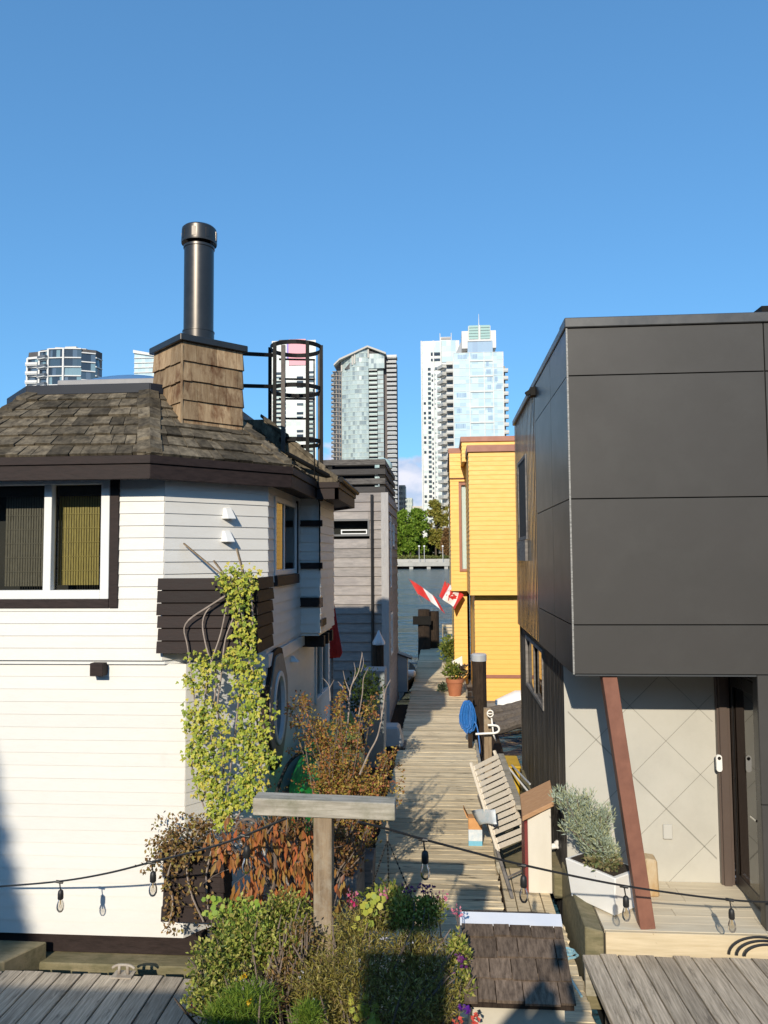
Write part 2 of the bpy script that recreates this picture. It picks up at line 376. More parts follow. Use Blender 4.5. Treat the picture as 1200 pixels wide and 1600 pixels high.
def window(parent, p0, p1, z0, z1, fw=.06, proud=.03, rec=.04, mull=(), fm=None, pm=None, back=None, backd=.12, trim=None, trimw=.08, trimsides='lrtb', name='window', tilt=0):
    """framed window in the wall line p0>p1 (outside on the right) from z0 to z1"""
    o, L, u, n = edge_frame(p0, p1)
    f = MB()
    f.lbox(o, u, n, 0, fw, z0, z1, -rec - .03, proud); f.lbox(o, u, n, L - fw, L, z0, z1, -rec - .03, proud)
    f.lbox(o, u, n, fw, L - fw, z1 - fw, z1, -rec - .03, proud - .002); f.lbox(o, u, n, fw, L - fw, z0, z0 + fw, -rec - .03, proud - .002)
    xs = [fw]
    for mu in mull:
        f.lbox(o, u, n, mu * L - fw * .45, mu * L + fw * .45, z0 + fw, z1 - fw, -rec - .02, proud - .008); xs += [mu * L - fw * .45, mu * L + fw * .45]
    xs.append(L - fw)
    wo = f.build(name, fm or whitetrim, parent, bevel=.004)
    for a, b in zip(xs[0::2], xs[1::2]):
        g = MB(); (g.lquad(o, u, n, a, b, z0 + fw, z1 - fw, -rec) if not tilt else g.quad(o + u * a + Zv * (z0 + fw) - n * (rec + tilt * (b - a)), o + u * b + Zv * (z0 + fw) - n * rec, o + u * b + Zv * (z1 - fw) - n * rec, o + u * a + Zv * (z1 - fw) - n * (rec + tilt * (b - a)))); g.build('pane', pm or glass, wo)
    k = MB(); k.lbox(o, u, n, 0, L, z0, z1, -backd - .02, -backd); k.build('window_back', back or darkin, wo)  # by default a near-black panel painting the unlit room behind the pane
    if trim:
        t = MB(); e = proud - .012
        if 'l' in trimsides: t.lbox(o, u, n, -trimw, -.002, z0 - (trimw if 'b' in trimsides else 0), z1 + (trimw if 't' in trimsides else 0), -.02, e)
        if 'r' in trimsides: t.lbox(o, u, n, L + .002, L + trimw, z0 - (trimw if 'b' in trimsides else 0), z1 + (trimw if 't' in trimsides else 0), -.02, e)
        if 't' in trimsides: t.lbox(o, u, n, 0, L, z1 + .002, z1 + trimw, -.02, e - .002)
        if 'b' in trimsides: t.lbox(o, u, n, 0, L, z0 - trimw, z0 - .002, -.02, e - .002)
        t.build('trim', trim, wo, bevel=.003)
    return wo
def rdir(zmin=-1, zmax=1):
    while True:
        d = V((U(-1, 1), U(-1, 1), U(zmin, zmax)))
        if .1 < d.length < 1: return d.normalized()
def catmull(pts, k=6):
    pts = [V(p) for p in pts]; out = []
    P = [pts[0]] + pts + [pts[-1]]
    for i in range(1, len(P) - 2):
        for j in range(k):
            t = j / k; a, b, c, d = P[i - 1], P[i], P[i + 1], P[i + 2]
            out.append(.5 * ((2 * b) + (c - a) * t + (2 * a - 5 * b + 4 * c - d) * t * t + (3 * b - a - 3 * c + d) * t ** 3))
    out.append(pts[-1]); return out
def limb(mb, p, d, L, r, depth, spread=.6, n=5, tips=None, grav=.0, seg=4, kids=3):
    """a wandering branch with side branches"""
    pts = [V(p)]; q = V(p); d = V(d).normalized()
    for i in range(seg):
        d = (d + V((U(-1, 1), U(-1, 1), U(-1, 1))) * .16 + Zv * grav).normalized(); q = q + d * L / seg; pts.append(q)
    mb.tube(pts, [r * (1 - .6 * i / seg) for i in range(seg + 1)], n)
    if tips is not None:
        for pt in pts[1:]: tips.append((pt, d.copy(), depth))
    if depth > 0:
        for k in range(kids):
            t = U(.4, 1); i = min(seg, max(1, int(t * seg)))
            nd = (d + rdir() * spread).normalized()
            limb(mb, pts[i], nd, L * U(.5, .75), r * .5, depth - 1, spread, max(4, n - 1), tips, grav, seg, kids)
def foliage(mb, c, rx, ry, rz, n, L, W, shell=.55, up=.3, rag=.25):
    """n leaves through an uneven ellipsoid"""
    c = V(c)
    lob = [(rdir(), U(.65, 1.15)) for _ in range(9)]
    k = 0
    while k < n:
        d = rdir(); rr = 1.0
        for ld, lr in lob:
            a = d.dot(ld)
            if a > .55: rr = rr * (1 + (lr - 1) * (a - .55) * 2)
        t = (shell + (1 - shell) * R()) if R() < .75 else R()
        t *= rr * (1 + U(-rag, rag) * .5)
        p = c + V((d.x * rx, d.y * ry, d.z * rz)) * t
        ld = (d * .6 + rdir() + Zv * up).normalized()
        s = U(.6, 1.3)
        mb.leaf(p, ld, (rdir() + Zv * .6).normalized(), L * s, W * s); k += 1

# ================================================================== WHITE FLOATING HOME (left)
hs = thing('floating_home', 'white clapboard floating home with grey shake roof, brown trim and black stove pipe', 'house', (-3.4, 9.5, 0))
YF = 7.2
ZB, ZM, ZE = .07, ZP(1034, 7.24, 150), 4.40
A_, B_, C_, D_, E_ = (-2.66, YF), (-1.84, 8.02), (-1.84, 9.9), (-1.58, 9.9), (-1.58, 11.15)
up_poly = [(-4.85, YF), A_, B_, C_, D_, E_, (-2.3, 12.0), (-4.9, 12.0), (-5.7, 11.2), (-5.7, 8.05)]
w1 = MB()
wl, wt_, wr, wb_ = XP(-8, YF), ZP(744, YF, 80), XP(172, YF), ZP(936, YF, 80)
wl = -4.80
for i in range(len(up_poly)):
    p, q = up_poly[i], up_poly[(i + 1) % len(up_poly)]
    holes = []
    if i == 0: holes = [(wl + 4.85, wr + 4.85, wb_, wt_)]
    if i == 2: holes = [(.30, 1.55, 3.42, 4.30)]
    siding(w1, p, q, ZM + .02, ZE, .1165, .012, holes)
w1.build('upper_wall', white, hs)
b = MB()   # floor band closing the upper storey from below and the ceiling
b.prism([(x * 1, y, ZM - .02) for x, y in [(-4.85, YF + .02), (-2.65, YF + .02), (-1.85, 8.03), (-1.85, 9.92), (-1.6, 9.92), (-1.6, 11.1), (-5.6, 11.1), (-5.6, 8.05)]], (0, 0, .04))
b.build('floor_edge', whitetrim, hs)
lo_poly = [(-4.8, YF + .05), (-2.45, YF + .05), (-1.86, 8.0), (-1.86, 12.6), (-4.9, 12.6), (-5.6, 11.2), (-5.6, 8.05)]
w2 = MB()
oval_y, oval_z = 8.45, 1.97
for i in range(len(lo_poly)):
    p, q = lo_poly[i], lo_poly[(i + 1) % len(lo_poly)]
    holes = []
    if i == 2: holes = [(oval_y - 8.0 - .33, oval_y - 8.0 + .33, oval_z - .45, oval_z + .45), (11.12 - 8.0, 12.35 - 8.0, 1.5, 2.42)]
    siding(w2, p, q, ZB, ZM - .02, .1185, .009, holes)
w2.build('lower_wall', white, hs)
b = MB(); b.lbox((-1.86, 8.0, 0), (0, 1), (1, 0), .02, 4.6, ZM - .16, ZM - .03, .0, .035); b.build('band_board', whitetrim, hs)
b = MB(); b.box(XP(148, 7.2), XP(168, 7.2), 7.13, 7.5, ZP(1055, 7.2, 158), ZP(1035, 7.2, 158)); b.build('beam_end', brown, hs, bevel=.004)
for k in range(3):
    b = MB(); y = 10.15 + .38 * k; b.box(-1.9, -1.57 + .0 * k, y, y + .12, ZM - .19, ZM - .045); b.build('corbel', brown, hs, bevel=.004)
# base timbers
b = MB(); b.box(-5.5, -2.3, 7.30, 7.5, -.12, .075); b.build('sill_beam', brown, hs, bevel=.006)
b = MB(); b.box(-3.95, -2.2, 7.12, 7.34, -.55, -.13); b.build('float_timber', mossw, hs, bevel=.01)
# big front window
wo = window(hs, (wl, YF), (wr, YF), wb_, wt_, fw=.085, proud=.03, rec=.05, mull=[(XP(75, YF) - wl) / (wr - wl)], backd=.4, back=darkin)
b = MB(); t_ = .085
b.box(wr + .003, wr + t_ + .005, YF - .028, YF + .03, wb_ - .085, ZE - .02); b.box(wl - .5, wr, YF - .026, YF + .03, wb_ - .085, wb_ - .003)
b.build('window_trim', brown, hs, bevel=.003)
def blind(x0, x1, z0, z1, y, mat, par):
    k = MB(); n = int((x1 - x0) / .026)
    for i in range(n):
        a = x0 + (x1 - x0) * i / n; k.box(a, a + (x1 - x0) / n * .74, y + U(0, .003), y + .006, z0, z1)
    for z in [z0 + j * .14 for j in range(1, int((z1 - z0) / .14))]: k.box(x0, x1, y - .004, y + .0, z, z + .006)
    k.build('bamboo_blind', mat, par)
blind(XP(92, 7.37), XP(156, 7.37), ZP(914, 7.37, 120), ZP(772, 7.37, 120), 7.36, bamboo, wo)
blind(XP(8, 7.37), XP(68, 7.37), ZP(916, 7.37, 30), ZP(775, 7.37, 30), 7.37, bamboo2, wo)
b = MB(); b.box(-4.75, wr - .08, 7.31, 7.35, ZP(775, 7.33, 120), ZP(757, 7.33, 120)); b.build('blind_rail', darkin, wo)
# side window upstairs and its neighbours
so_ = window(hs, (-1.84, 8.32), (-1.84, 9.57), 3.42, 4.30, fw=.06, proud=.02, rec=.0, mull=[.42], backd=.2, pm=GLASS('side_glass', (.4, .4, .38), 2.4), tilt=.055)
b = MB(); b.lbox((-1.84, 8.32, 0), (0, 1), (1, 0), -.01, 1.27, 3.30, 3.415, -.02, .05); b.lbox((-1.84, 8.32, 0), (0, 1), (1, 0), 1.255, 1.32, 3.42, 4.33, -.02, .028); b.build('window_trim', brown, hs, bevel=.003)
b = MB(); b.box(-1.76, -1.71, 9.60, 9.62, 3.4, 4.3); 
# brown rails across the shaded step wall
for za, zb in ((4.02, 4.10), (3.47, 3.55), (2.98, 3.10)):
    b = MB(); b.box(-1.835, -1.545, 9.86, 9.905, za, zb); b.build('wall_rail', brown, hs, bevel=.003)
b = MB(); b.lbox((-1.58, 9.9, 0), (0, 1), (1, 0), .0, .35, ZM + .10, ZM + .19, 0, .03); b.build('wall_rail', brown, hs)
# oval window in an elongated octagon
def ring(mb, cy, cz, pin, pout, x0, x1):
    n = len(pin)
    for i in range(n):
        j = (i + 1) % n
        mb.hexa([(x1, cy + pin[i][0], cz + pin[i][1]), (x1, cy + pin[j][0], cz + pin[j][1]), (x0, cy + pin[j][0], cz + pin[j][1]), (x0, cy + pin[i][0], cz + pin[i][1]),
                 (x1, cy + pout[i][0], cz + pout[i][1]), (x1, cy + pout[j][0], cz + pout[j][1]), (x0, cy + pout[j][0], cz + pout[j][1]), (x0, cy + pout[i][0], cz + pout[i][1])])
def ell(a, b, n): return [(a * math.cos(2 * math.pi * i / n), b * math.sin(2 * math.pi * i / n)) for i in range(n)]
def octo(a, b, n):
    out = []
    for i in range(n):
        t = 2 * math.pi * i / n; c, s_ = math.cos(t), math.sin(t); P4 = 4.2
        r = 1 / max(abs(c) / a, abs(s_) / b, (abs(c) / a + abs(s_) / b) / 1.36); out.append((r * c, r * s_))
    return out
b = MB(); ring(b, oval_y, oval_z, ell(.30, .40, 40), octo(.46, .58, 40), -1.9, -1.80); ov = b.build('window', M('pale_wood_trim', (.36, .31, .26), (.26, .22, .185), .6), hs)
b = MB(); ring(b, oval_y, oval_z, ell(.235, .345, 40), ell(.298, .398, 40), -1.9, -1.785); b.build('frame', whitetrim, ov)
b = MB(); ring(b, oval_y, oval_z, octo(.462, .582, 40), octo(.52, .645, 40), -1.9, -1.815); b.build('trim', brown, ov)
b = MB(); pe = ell(.233, .343, 40); b.poly([(-1.83, oval_y + p[0], oval_z + p[1]) for p in pe]); b.build('pane', GLASS('oval_glass', (.6, .6, .58), 2.2), ov)
b = MB(); b.poly([(-1.95, oval_y + p[0] * 1.6, oval_z + p[1] * 1.5) for p in pe]); b.build('window_back', darkin, ov)
window(hs, (-1.86, 11.12), (-1.86, 12.35), 1.5, 2.42, fw=.06, proud=.03, rec=.02, mull=[.5], backd=.2, trim=brown, trimw=.07, trimsides='t')
# vent hoods on the angled wall
def vent(parent, p0, p1, s, z, w_=.13, h=.115, d=.11):
    o, L, u, n = edge_frame(p0, p1); mb = MB(); P = lambda a, zz, c: o + u * a + Zv * zz + n * c
    mb.hexa([P(s + .015, z, d), P(s + w_ - .015, z, d), P(s + w_, z, 0), P(s, z, 0), P(s + .03, z + h, .03), P(s + w_ - .03, z + h, .03), P(s + w_ - .02, z + h, 0), P(s + .02, z + h, 0)])
    mb.build('vent_hood', whitetrim, parent, bevel=.006)
def diag_s(px):   # distance along the angled wall under picture column px
    best = min((abs(at(px, 820, 7.2 + t).x - (-2.66 + t)), t) for t in [i * .004 for i in range(206)])
    return best[1] * 1.4142
for px, py in ((346, 811), (344, 847)):
    s_ = diag_s(px); y = 7.2 + s_ / 1.4142
    vent(hs, A_, B_, s_, ZP(py, y, px))
vent(hs, (-1.86, 8.0), (-1.86, 12.6), 1.35, 2.34, .12, .07, .1)
# ---- roof
RS, ZR0, ZR1 = .95, 4.57, 5.385
ev = [(-5.89, 8.01), (-4.78, 6.9), (-2.69, 6.9), (-1.58, 8.01), (-1.58, 9.55)]
rg = [(-4.94, 8.40), (-4.39, 7.85), (-3.08, 7.85), (-2.53, 8.40), (-2.53, 9.6)]
E3 = [(x, y, ZR0) for x, y in ev]; G3 = [(x, y, ZR1) for x, y in rg]
deck = MB()
for i in range(4):
    deck.quad(E3[i], E3[i + 1], G3[i + 1], G3[i])
deck.poly([G3[0], G3[1], G3[2], G3[3], G3[4], (-2.53, 11.5, ZR1), (-4.94, 11.5, ZR1)])
e2 = (-1.30, 9.6, ZR0); e3 = (-1.30, 11.45, ZR0); g2 = (-2.25, 9.6, ZR1); g3 = (-2.25, 11.3, ZR1)
deck.quad(e2, e3, g3, g2); deck.poly([e2, g2, (-2.53, 9.6, ZR1), (-1.58, 9.6, ZR0)]); deck.poly([(-2.53, 9.6, ZR1), g2, g3, (-2.53, 11.5, ZR1)])
deck.quad(e3, (-1.9, 12.4, ZR0), (-2.53, 11.5, ZR1), g3); deck.quad((-1.9, 12.4, ZR0), (-5.2, 12.4, ZR0), (-4.94, 11.5, ZR1), (-2.53, 11.5, ZR1)); deck.quad((-5.2, 12.4, ZR0), (-5.89, 11.4, ZR0), E3[0], G3[0]); deck.poly([(-5.2, 12.4, ZR0), G3[0], (-4.94, 11.5, ZR1)])
roof = deck.build('roof', shing, hs)
sh = MB()
for i, n in ((0, 7), (1, 7), (2, 7), (3, 7)): shingles(sh, E3[i], E3[i + 1], G3[i], G3[i + 1], n, .10, .22, .032)
shingles(sh, e2, e3, g2, g3, 6, .13, .27, .024)
# two overhanging starter courses
for i in range(4):
    d = V(E3[i]) - V(G3[i]); d2 = V(E3[i + 1]) - V(G3[i + 1])
sh.build('shakes', shing, roof)
q = .7071
class _H:
    def __enter__(s): s.m = MB(); return s.m
    def __exit__(s, *a): s.m.build('hip_cap', shing, roof)
with _H() as hc: hipcaps(hc, E3[2], G3[2], 6, .13, .028, (-.93, -.1, -.07), (.62, .55, .0))
with _H() as hc: hipcaps(hc, E3[3], G3[3], 6, .13, .028, (-.55, -.62, 0), (.05, .95, -.03))
with _H() as hc: hipcaps(hc, E3[1], G3[1], 6, .13, .028, (-.62, .55, 0), (.93, -.1, -.07))
with _H() as hc: hipcaps(hc, e2, g2, 6, .08, .02, (-.1, -.2, -.05), (0, .95, -.02))
fa = MB()
allev = ev + []
def fascia(p, q_, up, lo):
    o, L, u, n = edge_frame(p, q_)
    up.lbox(o, u, n, -.012, L + .012, 4.495, 4.572, -.05, .018)
    lo.lbox(o, u, n, 0, L, 4.352, 4.492, -.05, 0)
for seg in ((ev[0], ev[1]), (ev[1], ev[2]), (ev[2], ev[3]), (ev[3], ev[4]), ((-1.58, 9.62), (-1.30, 9.62)), ((-1.30, 9.62), (-1.30, 11.45)), ((-1.30, 11.45), (-1.9, 12.4)), ((-1.9, 12.4), (-5.2, 12.4))):
    fu = MB(); fl = MB(); fascia(seg[0], seg[1], fu, fl)
    fo = fl.build('fascia', brown, hs, bevel=.003); fu.build('fascia_strip', brown, fo, bevel=.003)
sf = MB(); sf.poly([(-5.85, 8.02, 4.385), (-4.77, 6.93, 4.385), (-2.70, 6.93, 4.385), (-1.61, 8.02, 4.385), (-1.61, 9.64, 4.385), (-1.33, 9.64, 4.385), (-1.33, 11.44, 4.385), (-1.92, 12.36, 4.385), (-5.2, 12.36, 4.385), (-5.85, 11.4, 4.385)])
sf.build('soffit', brown, hs)
cp = MB()
ci = [(-4.97, 8.41), (-4.41, 7.82), (-3.06, 7.82), (-2.5, 8.39), (-2.5, 11.5)]
for i in range(4):
    o, L, u, n = edge_frame(ci[i], ci[i + 1]); cp.lbox(o, u, n, -.004, L + .004, ZR1 - .02, ZR1 + .085, -.12, .012)
cp.poly([(x, y, ZR1 + .06) for x, y in [(-4.94, 8.40), (-4.39, 7.85), (-3.08, 7.85), (-2.53, 8.4), (-2.53, 11.5), (-4.94, 11.5)]])
cp.build('roof_cap', navy, roof, bevel=.006)
sk_ = MB(); sk_.box(-4.25, -2.98, 8.15, 9.3, ZR1 + .02, ZR1 + .22)
sko = sk_.build('skylight', M('skylight_curb', (.30, .29, .29), (.25, .25, .255), .5), roof, bevel=.01)
dm = MB()
nx, ny = 12, 8
gv = []
for j in range(ny + 1):
    for i in range(nx + 1):
        a, b2 = i / nx, j / ny
        gv.append((-4.05 + 1.0 * a, 8.19 + 1.07 * b2, ZR1 + .215 + .15 * (math.sin(math.pi * a) * math.sin(math.pi * b2)) ** .55))
dm.add(gv, [(j * (nx + 1) + i, j * (nx + 1) + i + 1, (j + 1) * (nx + 1) + i + 1, (j + 1) * (nx + 1) + i) for j in range(ny) for i in range(nx)])
dm.build('skylight_dome', M('acrylic_dome', (.10, .2, .36), rough=.12, spec=.9), sko, smooth=True)
# ---- shingled chimney chase with stove pipe, 45 degrees to the front
C0 = V((-2.64, 7.62, 0)); ua = V((q, q, 0)); ub = V((-q, q, 0)); CW, CD = .70, .68
zt = 5.85; zb0 = 4.84
ch = MB(); ch.obox(C0 + ua * CW / 2 + ub * CD / 2 + Zv * 5.31, ua * CW / 2, ub * CD / 2, Zv * .53)
cho = ch.build('chimney', cedar, hs)
cl = MB()
P = lambda a, b2, z: tuple(C0 + ua * a + ub * b2 + Zv * z)
def vshakes(p0, p1, z0, z1, n):
    o, L, u, nrm = edge_frame(p0, p1)
    for i in range(n):
        za = z0 + (z1 - z0) * i / n; zc = z0 + (z1 - z0) * (i + 1) / n; x = 0
        while x < L - .02:
            w_ = U(.09, .24); e = min(L, x + w_)
            if L - e < .05: e = L
            zj = za + U(-.006, .004); tk = U(.02, .028)
            pp = lambda a, z, c: o + u * a + Zv * z + nrm * c
            cl.hexa([pp(x, zj, tk), pp(e - .004, zj + U(-.003, .003), tk), pp(e - .004, zj, -.01), pp(x, zj, -.01), pp(x, zc + .01, .004), pp(e - .004, zc + .01, .004), pp(e - .004, zc + .01, -.01), pp(x, zc + .01, -.01)])
            x = e
c0 = (C0.x, C0.y); ca = (C0 + ua * CW); cb = (C0 + ub * CD); cab = C0 + ua * CW + ub * CD
vshakes(c0, (ca.x, ca.y), zb0, zt, 5); vshakes((cb.x, cb.y), c0, 4.80, zt, 5); vshakes((ca.x, ca.y), (cab.x, cab.y), zb0, zt, 5); vshakes((cab.x, cab.y), (cb.x, cb.y), zb0, zt, 5)
cl.build('chimney_shakes', cedar, cho)
cs = MB(); cs.obox(C0 + ua * .0 + ub * .0 + Zv * 5.31 + (-ub - ua) * .012, ua * .009, ub * .009, Zv * .50); cs.build('corner_board', cedar, cho)
cc = MB(); cc.obox(C0 + ua * CW / 2 + ub * CD / 2 + Zv * 5.885, ua * (CW / 2 + .045), ub * (CD / 2 + .045), Zv * .035); cc.build('chimney_cap', blackm, cho, bevel=.006)
fl_ = MB(); o = C0 - ub * .02; fl_.obox(C0 + ua * CW / 2 - ub * .03 + Zv * 4.815, ua * CW / 2, ub * .03, Zv * .03); fl_.build('flashing', blackp, cho)
pc = C0 + ua * .335 + ub * .31
sp = MB(); sp.lathe((pc.x, pc.y, .075), [(.20, 5.845), (.20, 5.875), (.168, 5.90), (.168, 5.99), (.172, 5.992), (.172, 6.005), (.160, 6.008), (.160, 6.92), (.168, 6.925), (.168, 6.95), (.13, 6.955)], 40)
sp.build('stove_pipe', blackm, cho, smooth='auto')
sp = MB(); sp.lathe((pc.x, pc.y, .075), [(.12, 6.955), (.12, 7.02), (.19, 6.98), (.193, 7.0), (.187, 7.12), (.185, 7.145), (.165, 7.165), (.02, 7.18)], 40)
for k in range(8):
    a = k * math.pi / 4; c = V((pc.x + .191 * math.cos(a), pc.y + .191 * math.sin(a), 7.135))
    sp.obox(c, V((-math.sin(a), math.cos(a), 0)) * .02, V((math.cos(a), math.sin(a), 0)) * .004, Zv * .05)
sp.build('pipe_cap', blackm, cho, smooth='auto')
# ---- caged roof ladder
LC = at(463, 600, 9.9); LR = .335
cg = MB()
def hoop(z, r=LR, h=.055):
    n = 36; vs = []; fs = []
    for i in range(n):
        a = 2 * math.pi * i / n
        for rr, zz in ((r, z - h / 2), (r + .008, z - h / 2), (r + .008, z + h / 2), (r, z + h / 2)):
            vs.append((LC.x + rr * math.cos(a), LC.y + rr * math.sin(a), zz))
    for i in range(n):
        j = (i + 1) % n
        for k in range(4): fs.append((i * 4 + k, j * 4 + k, j * 4 + (k + 1) % 4, i * 4 + (k + 1) % 4))
    cg.add(vs, fs)
lad = None
for py in (545, 610, 692): hoop(ZP(py, 9.9, 463))
zt_ = ZP(545, 9.9, 463) + .02
for a in (-10, 38, 185, 228, 305):
    x, y = LC.x + (LR + .012) * math.cos(rad(a)), LC.y + (LR + .012) * math.sin(rad(a))
    cg.box(x - .022, x + .022, y - .012, y + .012, 4.75 if a in (-10, 305, 38) else 5.0, zt_)
lad = cg.build('ladder_cage', blackp, hs)
ls = MB(); ls.box(LC.x + LR - .04, LC.x + LR + .02, LC.y - .05, LC.y - .01, 4.35, 6.32); ls.box(LC.x - .12, LC.x - .07, LC.y - .4, LC.y - .36, 4.95, 6.32)
ls.build('ladder_stile', [M('sunlit_brown_stile', (.10, .075, .06), (.05, .04, .035), .6)], lad)  # brown tone puts the sunlit look of the stile into the colour
lr_ = MB()
for k in range(6): lr_.tube([(LC.x - .28, LC.y + .22, 4.95 + .27 * k), (LC.x + .2, LC.y + .3, 4.95 + .27 * k)], .014, 8)
lr_.build('ladder_rung', blackp, lad)
gr = MB()
for py in (558, 607):
    p0 = at(428, py - 3, 9.7); p1 = V((-2.75, 9.2, p0.z - .08)); gr.bar(p0, p1, .03, .045)
gr.box(LC.x - .35, LC.x + .1, LC.y - .1, LC.y + .3, 4.98, 5.02); gr.box(-2.76, -2.72, 9.18, 9.22, ZR1, ZP(552, 9.7, 430))
gr.build('roof_railing', blackp, hs)
px_ = XP(508, 10.3)
po = MB(); po.tube([(px_, 9.84, 3.45), (px_, 9.84, 4.3), (px_, 9.45, 4.6), (px_, 9.42, ZP(562, 9.42, 508))], .009, 6); po.build('conduit', blackp, hs)
gt = MB(); gt.tube([(-1.26, 9.6, 4.60), (-1.26, 11.45, 4.58)], .035, 8); gt.tube([(-1.9, 9.3, 4.9), (-1.45, 9.58, 4.66), (-1.3, 9.7, 4.62)], .03, 8); gt.build('gutter', blackp, hs)

# corner planter boxes of dark boards
def plank_box(name, label, x0, x1, y0, y1, z0, z1, n, mat, side=True):
    t = thing(name, label, 'planter box', ((x0 + x1) / 2, (y0 + y1) / 2, z0))
    m = MB(); h = (z1 - z0) / n
    for i in range(n):
        j = U(-.012, .012); m.hexa([(x0 + j, y0 - .012, z0 + i * h), (x1, y0 - .012, z0 + i * h), (x1, y0 + .03, z0 + i * h), (x0 + j, y0 + .03, z0 + i * h), (x0 + j, y0 + .003, z0 + i * h + h - .008), (x1, y0 + .003, z0 + i * h + h - .008), (x1, y0 + .03, z0 + i * h + h - .008), (x0 + j, y0 + .03, z0 + i * h + h - .008)])
    m.build('front_boards', mat, t, bevel=.003)
    m = MB()
    for i in range(n):
        j = U(-.02, .012); m.hexa([(x1 + .014, y0 - .01, z0 + i * h), (x1 + .014, y1 + j, z0 + i * h), (x1 - .03, y1 + j, z0 + i * h), (x1 - .03, y0 - .01, z0 + i * h), (x1 + .002, y0 - .01, z0 + i * h + h - .008), (x1 + .002, y1 + j, z0 + i * h + h - .008), (x1 - .03, y1 + j, z0 + i * h + h - .008), (x1 - .03, y0 - .01, z0 + i * h + h - .008)])
    m.build('side_boards', mat, t, bevel=.003)
    m = MB(); m.prism([(x0 + .03, y0 + .031, z0 + .02), (x1 - .031, y0 + .031, z0 + .02), (x1 - .031, y1 - .04, z0 + .02)] if side else [(x0 + .03, y0 + .031, z0 + .02), (x1 - .031, y0 + .031, z0 + .02), (x1 - .031, y1 - .01, z0 + .02), (x0 + .03, y1 - .01, z0 + .02)], (0, 0, z1 - z0 - .07)); m.build('soil', soil, t)
    return t
PBY = 7.11
pbx0, pbx1 = XP(247, PBY), XP(402, PBY)
pbz0, pbz1 = ZP(1021, PBY, 320), ZP(902, PBY, 320)
plank_box('planter_box', 'dark brown board planter high on the white house corner, ivy spilling from it', pbx0, pbx1, PBY, 7.78, pbz0, pbz1, 6, brown)
q0, q1 = XP(259, 6.95), XP(352, 6.95)
plank_box('planter_box', 'low dark brown board planter against the white wall, holding a withered vine', q0, q1, 6.95, 7.22, ZP(1441, 6.95, 300), ZP(1322, 6.95, 300), 5, brown, side=False)
# loose sticks in the planter
st = MB()
for a, b2 in (((287, 849), (352, 895)), ((334, 876), (352, 892)), ((370, 857), (381, 890))):
    st.bar(at(a[0], a[1], 7.3), at(b2[0], b2[1] + 8, 7.28), .03, .012)
tag(st.build('garden_stakes', postw, None, loc=at(345, 893, 7.28)), 'three weathered wooden stakes leaning out of the upstairs corner planter', 'garden stakes')

# ---- ivy hanging from the planter
IVY = LEAF('ivy_leaf', [(.10, .16, .02), (.34, .39, .045), (.52, .51, .07), (.56, .46, .08), (.18, .26, .03), (.42, .48, .07)], .25, .45)
iv = thing('ivy', 'yellow-green ivy trailing from the upstairs planter down the white corner', 'ivy', at(350, 1290, 7.0))
stem = MB(); lv = MB()
strands = []
paths = [[(395, 905), (330, 945), (290, 975), (293, 1010), (300, 1060), (305, 1120), (300, 1200), (320, 1265)],
         [(392, 915), (345, 935), (318, 965), (322, 1010), (338, 1060), (330, 1130), (335, 1200), (345, 1280)],
         [(375, 900), (380, 960), (372, 1040), (388, 1100), (395, 1180), (385, 1250), (360, 1290)],
         [(390, 900), (395, 980), (388, 1060), (402, 1130), (408, 1200), (395, 1260)],
         [(360, 900), (368, 950), (352, 1000), (345, 1060), (340, 1110), (350, 1190), (340, 1250)],
         [(372, 905), (385, 1010), (400, 1070), (412, 1140), (420, 1180)],
         [(355, 940), (345, 990), (326, 1050), (318, 1120), (312, 1180), (322, 1250)],
         [(380, 905), (372, 980), (378, 1030), (370, 1120), (360, 1200), (352, 1270)]]
for pth in paths:
    pts = catmull([at(px, py, U(6.98, 7.05)) for px, py in pth], 5); strands.append(pts)
    stem.tube(pts, [.008] * len(pts), 5)
def ivyleaf(mb, p, d, n, s_):
    d = d.normalized(); sd = d.cross(n).normalized(); nn = sd.cross(d)
    pts = [(0, -.1, 0), (.42, -.18, .02), (.62, .28, -.10), (.30, .38, .03), (.26, .72, -.02), (0, 1.12, -.12), (-.26, .72, -.02), (-.30, .38, .03), (-.62, .28, -.10), (-.42, -.18, .02)]
    mb.poly([p + (sd * a + d * b + nn * c) * s_ for a, b, c in pts])
blobs = [(372, 905, 35, 25, 330), (372, 940, 24, 25, 200), (382, 990, 22, 35, 220), (372, 1030, 30, 22, 190), (318, 1035, 30, 22, 130), (385, 1075, 28, 45, 330), (312, 1065, 30, 22, 160), (400, 1120, 32, 35, 250),
         (320, 1120, 38, 32, 330), (385, 1160, 40, 35, 290), (322, 1175, 36, 38, 360), (405, 1185, 32, 28, 240), (330, 1225, 34, 30, 300), (388, 1222, 32, 26, 230), (345, 1260, 26, 24, 210), (380, 1248, 24, 20, 120), (350, 1285, 18, 16, 90), (305, 1150, 20, 60, 90), (400, 1045, 14, 30, 60)]
for cx, cy, rx, ry, n in blobs:
    for k in range(int(n * .76)):
        a = U(0, 6.283); r = R() ** .62 * U(.7, 1.2)
        p = at(cx + rx * r * math.cos(a), cy + ry * r * math.sin(a), U(6.90, 7.06))
        d = V((U(-.8, .8), U(-.7, -.1), U(-1, .1))); s_ = U(.013, .030) + U(0, .014)
        ivyleaf(lv, p, d, V((U(-.5, .5), -1, U(-.2, 1))), s_)
stem.build('stems', twigp, iv); lv.build('leaves', IVY, iv)
